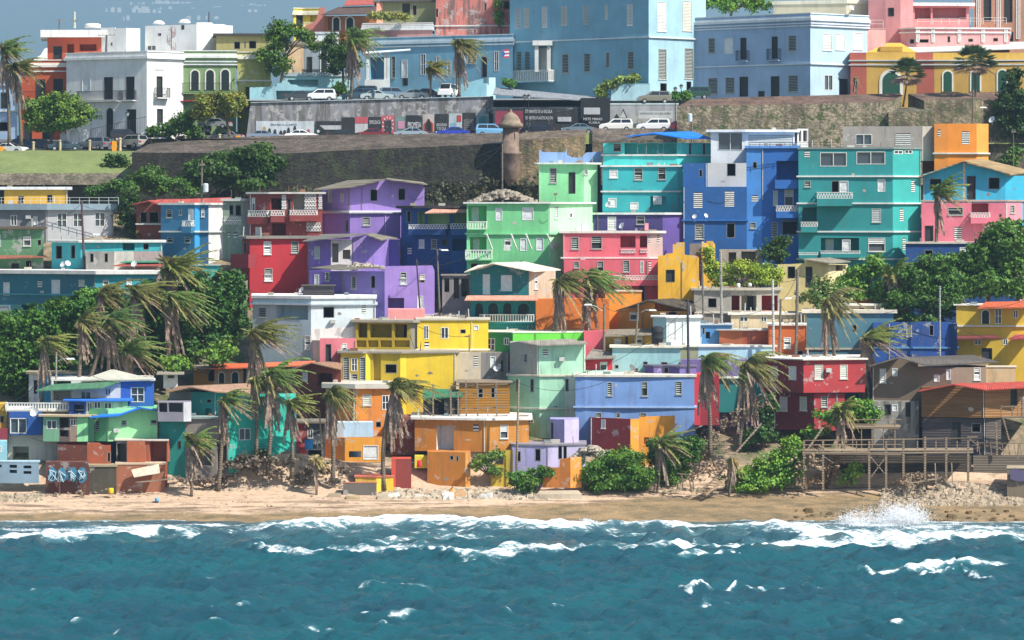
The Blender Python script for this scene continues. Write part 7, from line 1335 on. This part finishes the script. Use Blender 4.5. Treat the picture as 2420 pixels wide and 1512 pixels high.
def pole(lab, x0, y0, x1, y1, d, r=.13, arms=(), lamp=None, trafo=None, colr='#7c7468', name='utility_pole'):
    """top (x0,y0) base (x1,y1)"""
    a = Vector(P(x0, y0, d)); b = Vector(P(x1, y1, d))
    if d < 385: b.z = min(b.z, max(gheight(b.x, d) - .3, b.z - 3))
    e = empty(name, b, lab, 'utility pole' if name == 'utility_pole' else 'street lamp', 'utility poles and street lamps'); mb = MB(); mb.bar(b, a, r, 8, r * .75); mb.build('pole', M(colr, 'wood' if colr != '#9a9c9c' else 'flat'), e)
    for (dy, hw) in arms:
        mb = MB(); c = a.lerp(b, dy / max(1, (y1 - y0))); mb.bar(c + Vector((-m2(hw, d), -.15, 0)), c + Vector((m2(hw, d), -.15, .05)), .06); 
        for s in (-1, -.5, .5, 1): mb.bar(c + Vector((s * m2(hw, d) * .9, -.15, .05)), c + Vector((s * m2(hw, d) * .9, -.15, .28)), .045)
        mb.build('crossarm', M('#8d8478', 'wood'), e)
    if lamp:
        lx, ly, hx, hy = lamp; mb = MB(); mb.tube([P(lx, ly, d), P((lx + hx) / 2, (ly + hy) / 2 - 3, d - .3), P(hx, hy, d - .5)], .045, 5); mb.build('lamp_arm', M('#b9bcb8', 'flat'), e)
        mb = MB(); q = P(hx, hy, d - .5); k = 1 if hx > lx else -1; mb.prism([(q[0] - .1 * k, q[1] - .15, q[2] - .06), (q[0] + .75 * k, q[1] - .15, q[2] - .06), (q[0] + .75 * k, q[1] + .15, q[2] - .06), (q[0] - .1 * k, q[1] + .15, q[2] - .06)], [(q[0] - .1 * k, q[1] - .1, q[2] + .1), (q[0] + .6 * k, q[1] - .1, q[2] + .1), (q[0] + .6 * k, q[1] + .1, q[2] + .1), (q[0] - .1 * k, q[1] + .1, q[2] + .1)]); mb.build('lamp_head', M('#dfe2df', 'flat'), e)
    if trafo:
        mb = MB(); q = P(trafo[0], trafo[1], d - .3); mb.lathe(q, [(.28, 0), (.32, .05), (.32, .95), (.2, 1.05)], 12); mb.build('transformer', M('#c4ccd0', 'flat'), e)
    return e
pole('utility pole with transformer in front of the dark wall trees', 477, 378, 477, 470, 362, arms=((8, 8), (48, 12)), trafo=(486, 454)); pole('tilted dark pole in front of the grey house', 193, 474, 201, 636, 350, r=.16, colr='#5a4448', lamp=(200, 560, 222, 554))
pole('grey pole beside the sentry box', 1187, 335, 1187, 448, 382, arms=((0, 14),)); pole('pole leaning between purple and blue houses', 984, 612, 997, 728, 338, colr='#453f48', r=.11); pole('street lamp pole in front of the deep blue house', 1033, 590, 1040, 700, 341, lamp=(1033, 592, 1045, 591))
pole('grey pole right of the yellow ruin', 1703, 592, 1706, 758, 331, r=.17, colr='#a8a298'); pole('dark pole in front of the yellow vines', 1660, 618, 1663, 755, 332, r=.15); pole('wooden pole before the cream yellow house', 1885, 636, 1880, 838, 325, r=.2, lamp=(1884, 700, 1868, 705)); pole('dark wooden pole left of the orange louvre house', 1845, 706, 1841, 836, 324, r=.16); pole('white pole before the rust orange house', 1826, 660, 1829, 832, 325, r=.16, colr='#c4c4bc')
pole('tall dark pole beside the water tank house', 1625, 706, 1628, 875, 320.5, r=.17, colr='#4a4850'); pole('short pole with a lamp before the amber gable house', 1508, 718, 1499, 810, 327, r=.14, lamp=(1515, 738, 1536, 733)); pole('weathered pole with lamp arm by the right leaning palm', 1428, 718, 1427, 802, 327, r=.17, lamp=(1424, 735, 1396, 720)); pole('thin pole before the royal blue roofless house', 2221, 676, 2221, 838, 325, r=.13, colr='#a4a6a4')
pole('leaning pole between mint houses and the ochre house', 1226, 896, 1220, 1050, 311.5, r=.14, colr='#9c9078'); pole('short grey pole behind the cobalt house', 133, 833, 132, 905, 319, r=.13, colr='#9a958c', lamp=(138, 853, 160, 848)); pole('dark pole in the ragged wall gap of the yellow upper house', 1109, 790, 1109, 832, 328, r=.1)
pole('concrete pole rising behind the orange boxy house', 2300, 212, 2299, 292, 366, r=.17, lamp=(2304, 270, 2318, 254)); pole('thin lamp post with double arm at the right edge', 2395, 312, 2395, 378, 372, r=.06, arms=((0, 5),)); pole('utility pole with transformer before the mossy wall', 1634, 242, 1636, 310, 380, r=.13, trafo=(1630, 288), arms=((4, 5),)); pole('dark pole on the wooden poles row before the ochre house', 1222, 1045, 1222, 1072, 311, r=.08)
pole('tall leaning post between orange beach house and palm', 755, 972, 764, 1092, 312.5, r=.1, colr='#a89878'); pole('skyline pole above the white rooftops at left', 140, 44, 140, 70, 428, arms=((8, 8),), r=.1, colr='#6b625f'); pole('skyline mast behind the white domed block', 494, 28, 494, 54, 430, r=.12, colr='#5c5a60'); pole('pale mast on the orange penthouse roof', 176, 28, 176, 66, 427, r=.2, arms=((22, 8),), colr='#c4c8b8'); pole('rooftop utility pole with crossarm on the white mansion', 252, 82, 251, 122, 411, r=.16, arms=((2, 20),), colr='#6d6468')
# old street lamps
for lab, x, y0, y1, d in (('black lantern lamp post, left of the pair on the parking terrace', 1596, 204, 320, 397), ('black lantern lamp post, right and taller of the pair', 1610, 198, 248, 404), ('globe lantern lamp post before the white mansion door', 301, 262, 345, 404), ('slim lamp post beside the sentry box, left of two', 1240, 222, 310, 396.5), ('slim lamp post beside the sentry box, right of two', 1249, 222, 310, 396.2)):
    e = empty('street_lamp', P(x, y1, d), lab, 'street lamp', 'lantern lamp posts'); mb = MB(); c = P(x, y1, d); h_ = m2(y1 - y0, d); mb.lathe(c, [(.14, -.3), (.14, .5), (.06, .7), (.05, h_ - .7), (.09, h_ - .68)], 8); mb.build('post', M('#2a3030', 'flat'), e)
    mb = MB(); mb.lathe((c[0], c[1], c[2] + h_ - .66), [(.12, 0), (.26, .35), (.27, .38)], 8); mb.build('lantern', M('#b4bcb4', 'glass'), e); mb = MB(); mb.lathe((c[0], c[1], c[2] + h_ - .27), [(.3, 0), (.2, .14), (.06, .2), (.03, .3)], 8); mb.build('cap', M('#2a3030', 'flat'), e)
# flag on the blue wing
e = empty('flag', P(1196, 137, 411), 'small red and white striped flag with blue triangle on the blue mansion wall', 'flag'); fd = 408.9 + 2.5
fl_ = [o for o in COL.objects if o.get('label', '').startswith('long low blue wing')][0]
for i in range(5): mb = MB(); mb.prism(*[[P(1187, 117 + i * 4.0, q), P(1203, 116.2 + i * 4.0, q), P(1203, 120.1 + i * 4.0, q), P(1187, 120.9 + i * 4.0, q)] for q in (fd, fd - .03)]); mb.build('stripe', M('#c8485a' if i % 2 == 0 else '#e8e8ea', 'flat'), e)
mb = MB(); mb.prism(*[[P(1187, 117, q), P(1195, 127, q), P(1187, 137, q)] for q in (fd - .05, fd - .07)]); mb.build('triangle', M('#3f62a8', 'flat'), e)
# tanks, dishes, misc
def lathe_thing(nm_, lab, cat, x, y, d, prof, colr, sides=12, part=None, group=None):
    e = empty(nm_, P(x, y, d), lab, cat, group); mb = MB(); mb.lathe(P(x, y, d), prof, sides); mb.build(part or 'body', M(colr, 'flat'), e, True); return e
e = lathe_thing('water_tank', 'black ribbed water tank beside the white tank house', 'water tank', 1554, 813, 326.6, [(.55, 0), (.62, .1), (.62, .6), (.66, .65), (.62, .7), (.64, 1.25), (.68, 1.3), (.64, 1.35), (.66, 1.75), (.5, 1.85), (.2, 1.95)], '#2c2e30', 16, 'tank')
lathe_thing('barrel', 'yellow barrel on the sand before the dark sea wall', 'barrel', 262, 1166, 308, [(.25, 0), (.27, .05), (.27, .5), (.22, .55)], '#eab820')
lathe_thing('bucket', 'light blue bucket on the sand', 'bucket', 371, 1186, 306.6, [(.18, 0), (.24, .4), (.2, .4)], '#6fa8cc')
for i, (x, c_) in enumerate(((830, '#3c4c5c'), (840, '#5a6a74'), (848, '#8a9498'))): lathe_thing('barrel', ('dark', 'grey blue', 'pale grey')[i] + ' drum under the concrete block wall', 'barrel', x, 1080, 313.6, [(.22, 0), (.24, .1), (.24, .55), (.2, .6)], c_, group='drums on the stone terrace')
lathe_thing('barrel', 'red barrel on the lime yellow terrace', 'barrel', 991, 1103, 311.9, [(.2, 0), (.24, .1), (.22, .6), (.14, .7)], '#d23a34')
lathe_thing('barrel', 'blue barrel in the grey shack', 'barrel', 730, 1062, 313, [(.4, 0), (.44, .1), (.44, .9), (.4, 1)], '#3c8ccc')
lathe_thing('roof_vent', 'round white vent on the concrete frame house roof, left of two', 'vent', 1745, 682, 337, [(.2, 0), (.22, .5), (.12, .6)], '#e4e0d8'); lathe_thing('roof_vent', 'low white dome vent on the concrete frame house, right of two', 'vent', 1772, 677, 337, [(.2, 0), (.22, .3), (.1, .4)], '#e4e0d8')
lathe_thing('roof_tank', 'round white tank on the orange penthouse roof', 'water tank', 219, 66, 430, [(1.1, 0), (1.15, .1), (1.15, .45), (.9, .6)], '#ecece8', 20, 'tank')
def dish(lab, x, y, d, r=.38, colr='#dcdcda', az=.5):
    e = empty('satellite_dish', P(x, y, d), lab, 'satellite dish', 'satellite dishes on the roofs'); c = Vector(P(x, y, d)); mb = MB(); mb.bar(c, c + Vector((0, 0, .6)), .03); mb.build('mast', M('#8f8f8c', 'flat'), e)
    ax = Vector((math.sin(az), -math.cos(az), .55)).normalized(); u = ax.cross(Vector((0, 0, 1))).normalized(); w_ = u.cross(ax); q = c + Vector((0, 0, .65)); mb = MB(); rings = []
    for k in range(4):
        rr_ = r * k / 3; rings.append([q + ax * (.25 * (rr_ / r) ** 2 * r) + (u * math.cos(t * .785) + w_ * math.sin(t * .785)) * max(rr_, .01) for t in range(8)])
    for k in range(3):
        for t in range(8): s_ = (t + 1) % 8; mb.poly([rings[k][t], rings[k][s_], rings[k + 1][s_], rings[k + 1][t]])
    mb.build('dish', M(colr, 'flat'), e); mb = MB(); mb.bar(q - w_ * r * .8, q + ax * .5, .015); mb.build('feed_arm', M('#8f8f8c', 'flat'), e)
for lab, x, y, d, r, a in (('dish on the long dark teal block, left of three', 150, 638, 345, .4, -.6), ('dish on the long dark teal block, middle of three', 160, 636, 345.5, .35, .6), ('dish on the dark teal block below the red awning', 318, 637, 346, .42, -.5), ('dish on the turquoise house ledge at its left', 1438, 496, 355, .4, -.8), ('dish on the salmon pink roof, left of the chimney', 1470, 547, 345, .4, -.9), ('dish on the periwinkle house roof', 1493, 885, 320, .45, .9), ('dish beside the red house bottom', 713, 700, 336.5, .4, -.9), ('dish before the orange boxy house right side', 2345, 296, 358, .45, -.9), ('dish on the royal blue house ledge', 1642, 525, 350, .3, -.5), ('dish on the royal blue house ledge, right of the first', 1668, 523, 350, .28, .7), ('dish above the beige ruin', 1172, 886, 325, .32, .4), ('dish on the beige rooftop block', 2012, 30, 407, .4, .8), ('round dish on the blue ground storey wall at left', 82, 990, 314.6, .5, -.4)):
    dish('white satellite ' + lab, x, y, d, r, '#dcdcda' if 'periwinkle' not in lab else '#6c6a68', a)
mb = MB(); f = Face(P(1268, 0, 344)[:2], P(1300, 0, 344)[:2]); p = P(1722, 543, 345)
mb.box(P(1719, 0, 345)[0], P(1732, 0, 345)[0], 345.4, 346.1, zat(549, 345.5), zat(524, 345.5)) if 0 else mb.box(P(1673, 0, 345)[0], P(1681, 0, 345)[0], 345.4, 346.1, zat(549, 345.5), zat(527, 345.5)) if 0 else mb.box(P(1524, 0, 345)[0], P(1533, 0, 345)[0], 345.4, 346.1, zat(544, 345.5), zat(527, 345.5)); tag(mb.build('chimney_block', M('#ee9aa4', 'paint')), 'small pink chimney block on the salmon pink roof', 'chimney')
# ================================================================ timber decks and stairs on the right
WD = '#8f7c66'
def timber(nm_, lab, cat, segs, d, colr=WD, group=None):
    """segs: (x0,y0,x1,y1,r,part[,d offset])"""
    x, y = segs[0][0], segs[0][3]; e = empty(nm_, P(x, y, d), lab, cat, group)
    for s in segs:
        dq = d + (s[6] if len(s) > 6 else 0); mb = MB(); mb.bar(P(s[0], s[1], dq), P(s[2], s[3], dq + (s[7] if len(s) > 7 else 0)), s[4]); mb.build(s[5], M(s[8] if len(s) > 8 else colr, 'wood'), e)
    return e
D1 = 309.2
segs = [(x, y0, x, 1158 - (x > 2120) * 20, .15, 'post') for x, y0 in ((1900, 1040), (1945, 1040), (2054, 1042), (2094, 1042), (2135, 1036), (2186, 1032), (2236, 1033), (2288, 1040))]
segs += [(x, 1042, x, 1068, .08, 'rail_post') for x in (1996, 2024, 2168, 2212, 2262, 2310)]
segs += [(1898, 1041, 2300, 1035, .07, 'rail'), (1898, 1051, 2130, 1050, .05, 'rail'), (2054, 1075, 2096, 1125, .07, 'brace'), (2096, 1075, 2058, 1128, .07, 'brace'), (1946, 1078, 1970, 1094, .06, 'brace'), (1896, 1070, 2130, 1072, .18, 'beam'), (2130, 1070, 2300, 1068, .13, 'beam'), (2286, 1033, 2310, 1052, .06, 'brace'), (2286, 1032, 2310, 1032, .06, 'rail')]
e = timber('deck', 'long weathered timber deck on stilts along the beach at right', 'deck', segs, D1)
mb = MB(); mb.prism([P(1896, 1066, D1 - .1), P(2300, 1064, D1 - .1), P(2300, 1062, D1 + 3.6), P(1896, 1064, D1 + 3.6)], [P(1896, 1062, D1 - .1), P(2300, 1060, D1 - .1), P(2300, 1058, D1 + 3.6), P(1896, 1060, D1 + 3.6)]); mb.build('floor', M('#a8957c', 'wood'), e)
e = timber('deck', 'small upper timber terrace under the brown house', 'deck', [(2015, 995, 2015, 1058, .09, 'post'), (2061, 995, 2061, 1058, .09, 'post'), (2115, 990, 2115, 1058, .1, 'post'), (2036, 1006, 2036, 1060, .07, 'post'), (2088, 1006, 2088, 1060, .07, 'post'), (2014, 992, 2130, 991, .07, 'rail'), (2015, 1002, 2125, 1003, .06, 'rail'), (2014, 1010, 2125, 1011, .14, 'beam')], 313.2)
mb = MB(); mb.prism([P(2012, 1008, 313.1), P(2128, 1009, 313.1), P(2128, 1005, 316.5), P(2012, 1004, 316.5)], [P(2012, 1006, 313.1), P(2128, 1007, 313.1), P(2128, 1003, 316.5), P(2012, 1002, 316.5)]); mb.build('floor', M('#9c8a72', 'wood'), e)
e = timber('balcony_deck', 'timber balcony with rails on the timber board house', 'balcony', [(2366, 958, 2366, 984, .07, 'post'), (2392, 958, 2392, 985, .08, 'post'), (2366, 961, 2440, 960, .07, 'rail'), (2366, 972, 2440, 972, .05, 'rail'), (2366, 985, 2440, 986, .12, 'beam'), (2405, 962, 2405, 985, .06, 'post'), (2370, 985, 2385, 1040, .1, 'post'), (2354, 1000, 2356, 1075, .12, 'post')], 313.2)
e = timber('fence', 'thin rail fence descending at the right end of the deck', 'fence', [(x, 1046, x + 4, 1075, .05, 'post') for x in range(2312, 2420, 14)] + [(2305, 1046, 2420, 1048, .05, 'rail'), (2345, 1052, 2388, 1072, .05, 'rail'), (2408, 1050, 2404, 1085, .1, 'post')], 309.6)
for i, (x, y0, y1) in enumerate(((2210, 1094, 1146), (2249, 1093, 1145), (2155, 1117, 1160))): timber('stake', 'weathered wooden stake on the stone bank, %s' % ('left', 'right', 'curved pale one')[i], 'stake', [(x, y0, x + (2 if i < 2 else -7), y1, .07, 'shaft')], 307.2, '#a39684')
for i, (x0, y0, x1, y1) in enumerate(((140, 1118, 141, 1168), (201, 1144, 197, 1173))): timber('stake', 'driftwood stake in the sand before the graffiti wall, %s' % ('left thin one', 'right thick one')[i], 'stake', [(x0, y0, x1, y1, .07 + i * .05, 'shaft')], 308, '#6c5646')
mb = MB(); e = empty('beach_stairs', P(1655, 1168, 307.5), 'wooden stairs descending to the sand between the bushes', 'stairs'); a0, a1 = Vector(P(1645, 1166, 307.6)), Vector(P(1702, 1122, 309.8)); b0, b1 = a0 + Vector((.9, -.5, -.1)), a1 + Vector((.9, -.5, -.1))
mb.bar(a0, a1, .1); mb.build('stringer', M(WD, 'wood'), e); mb = MB(); mb.bar(b0, b1, .12); mb.build('stringer', M('#a48a6c', 'wood'), e)
for i in range(8): mb = MB(); t = (i + .5) / 8; p, q = a0.lerp(a1, t), b0.lerp(b1, t); mb.prism([p, q, q + Vector((.28, .2, 0)), p + Vector((.28, .2, 0))], [v + Vector((0, 0, .06)) for v in (p, q, q + Vector((.28, .2, 0)), p + Vector((.28, .2, 0)))]); mb.build('step', M('#9c8468', 'wood'), e)
timber('driftwood_hut', 'crooked driftwood frame on the sand beside the beach stairs', 'driftwood', [(1612, 1122, 1613, 1160, .09, 'post'), (1628, 1124, 1634, 1164, .09, 'post'), (1600, 1118, 1640, 1124, .08, 'beam'), (1636, 1122, 1640, 1160, .06, 'post'), (1604, 1140, 1596, 1164, .05, 'post'), (1606, 1130, 1638, 1136, .05, 'beam')], 308, '#7d6a56')
for i, (x0, y0, x1, y1, d, r) in enumerate(((425, 1150, 470, 1118, 308.3, .14), (320, 1140, 400, 1132, 308.6, .09), (1690, 1125, 1800, 1000, 311.5, .12), (1878, 1105, 1945, 1010, 311.6, .13), (1620, 1022, 1660, 1005, 314, .1), (2150, 1142, 2230, 1128, 307.8, .09), (1690, 985, 1712, 1020, 314, .1), (1770, 950, 1800, 930, 316, .1))):
    timber('driftwood', ['thick grey fallen trunk beside the short palm', 'thin bleached branch under the brick sea wall', 'long grey log up the sandy slope', 'pale log leaning on the slope beside the deck', 'fallen branch under the red wall', 'branch on the stone bank before the deck', 'bent stump under the sand bank palm', 'short log at the top of the sand bank'][i], 'driftwood', [(x0, y0, x1, y1, r, 'log')], d, '#a08f7a')
for i, (x0, x1, y0) in enumerate(((142, 155, 312), (163, 186, 306), (191, 207, 306))):
    mb = MB(); mb.box(P(x0, 0, 404)[0], P(x1, 0, 404)[0], 404, 404.6, zat(350, 404), zat(y0 + 4, 404)); mb.box(P(x0 + 3, 0, 404)[0], P(x1 - 3, 0, 404)[0], 404.1, 404.5, zat(y0 + 4, 404) + .003, zat(y0, 404)); tag(mb.build('gate_pier', M('#dfe2e4', 'paint')), 'white pointed garden gate pier on the left street, %s of three' % ('left', 'wide middle', 'right')[i], 'pier', 'white gate piers')
e = empty('ramp_railing', P(220, 330, 405), 'sloping black railing in front of the white mansion', 'railing'); mb = MB()
A, B = Vector(P(215, 305, 404.5)), Vector(P(346, 275, 404.5))
for t in range(0, 27): q = A.lerp(B, t / 26); mb.bar(q, q - Vector((0, 0, 1.5)), .02 if t % 9 else .06)
mb.bar(A, B, .035); mb.build('bars', M('#2c2c30', 'flat'), e)
# overhead wires
e = empty('overhead_wires', P(1700, 700, 326), 'thin sagging electric cables between the poles', 'cable')
for (x0, y0, d0, x1, y1, d1, sag) in ((1508, 722, 327, 1625, 710, 320.5, 1.2), (1625, 712, 320.5, 1845, 710, 324, 1.6), (1845, 712, 324, 1885, 645, 325, .5), (1885, 700, 325, 2221, 690, 325, 2.2), (2221, 740, 325, 2420, 790, 322, 1.4), (477, 390, 362, 1187, 345, 382, 3.5), (1187, 345, 382, 1010, 432, 366, 1.2), (1428, 725, 327, 1508, 722, 327, .6), (1625, 760, 320.5, 1440, 800, 324, 1.5), (1625, 725, 320.5, 1360, 885, 318, 1.2), (1625, 720, 320.5, 1706, 640, 331, .8), (1706, 610, 331, 1885, 660, 325, 1.2), (1706, 600, 331, 1613, 470, 351, 1), (984, 620, 338, 1112, 600, 346, .7), (984, 625, 338, 1033, 600, 341, .5), (193, 485, 350, 477, 400, 362, 2.5), (193, 480, 350, 20, 560, 353, 1), (1226, 905, 311.5, 1435, 900, 317.5, .9), (1226, 900, 311.5, 1066, 905, 316, .7), (1845, 720, 324, 1970, 845, 317, 1.2), (1885, 650, 325, 2010, 620, 340, .8), (2221, 690, 325, 2440, 700, 325, 1.4), (2221, 700, 325, 2010, 830, 317, 1.3), (132, 840, 319, 20, 950, 315, 1), (132, 838, 319, 380, 900, 316, 1.4), (1109, 795, 328, 985, 770, 329.5, .4), (1428, 730, 327, 1320, 640, 336, .8)):
    a, b = Vector(P(x0, y0, d0)), Vector(P(x1, y1, d1)); pts = [a.lerp(b, i / 12) - Vector((0, 0, sag * 4 * (i / 12) * (1 - i / 12))) for i in range(13)]; mb = MB(); mb.tube(pts, .022, 4); mb.build('cable', M('#2a2a2c', 'flat'), e)
# haze: pale air over the whole scene
bm_ = MB(); bm_.box(-8000, 8000, -60, 15500, -14, 1600); hz = bm_.build('haze', None); hm = bpy.data.materials.new('haze'); hm.use_nodes = True; nn = hm.node_tree; nn.nodes.clear(); oo = nn.nodes.new('ShaderNodeOutputMaterial'); pv = nn.nodes.new('ShaderNodeVolumePrincipled')
pv.inputs['Color'].default_value = (.48, .74, 1, 1); pv.inputs['Density'].default_value = HAZE; pv.inputs['Anisotropy'].default_value = .2; nn.links.new(pv.outputs[0], oo.inputs['Volume']); hz.data.materials.clear(); hz.data.materials.append(hm); tag(hz, kind='stuff', label='pale sea haze over the whole bay')
print('LEAVES', NL[0], 'OBJECTS', len(COL.objects))
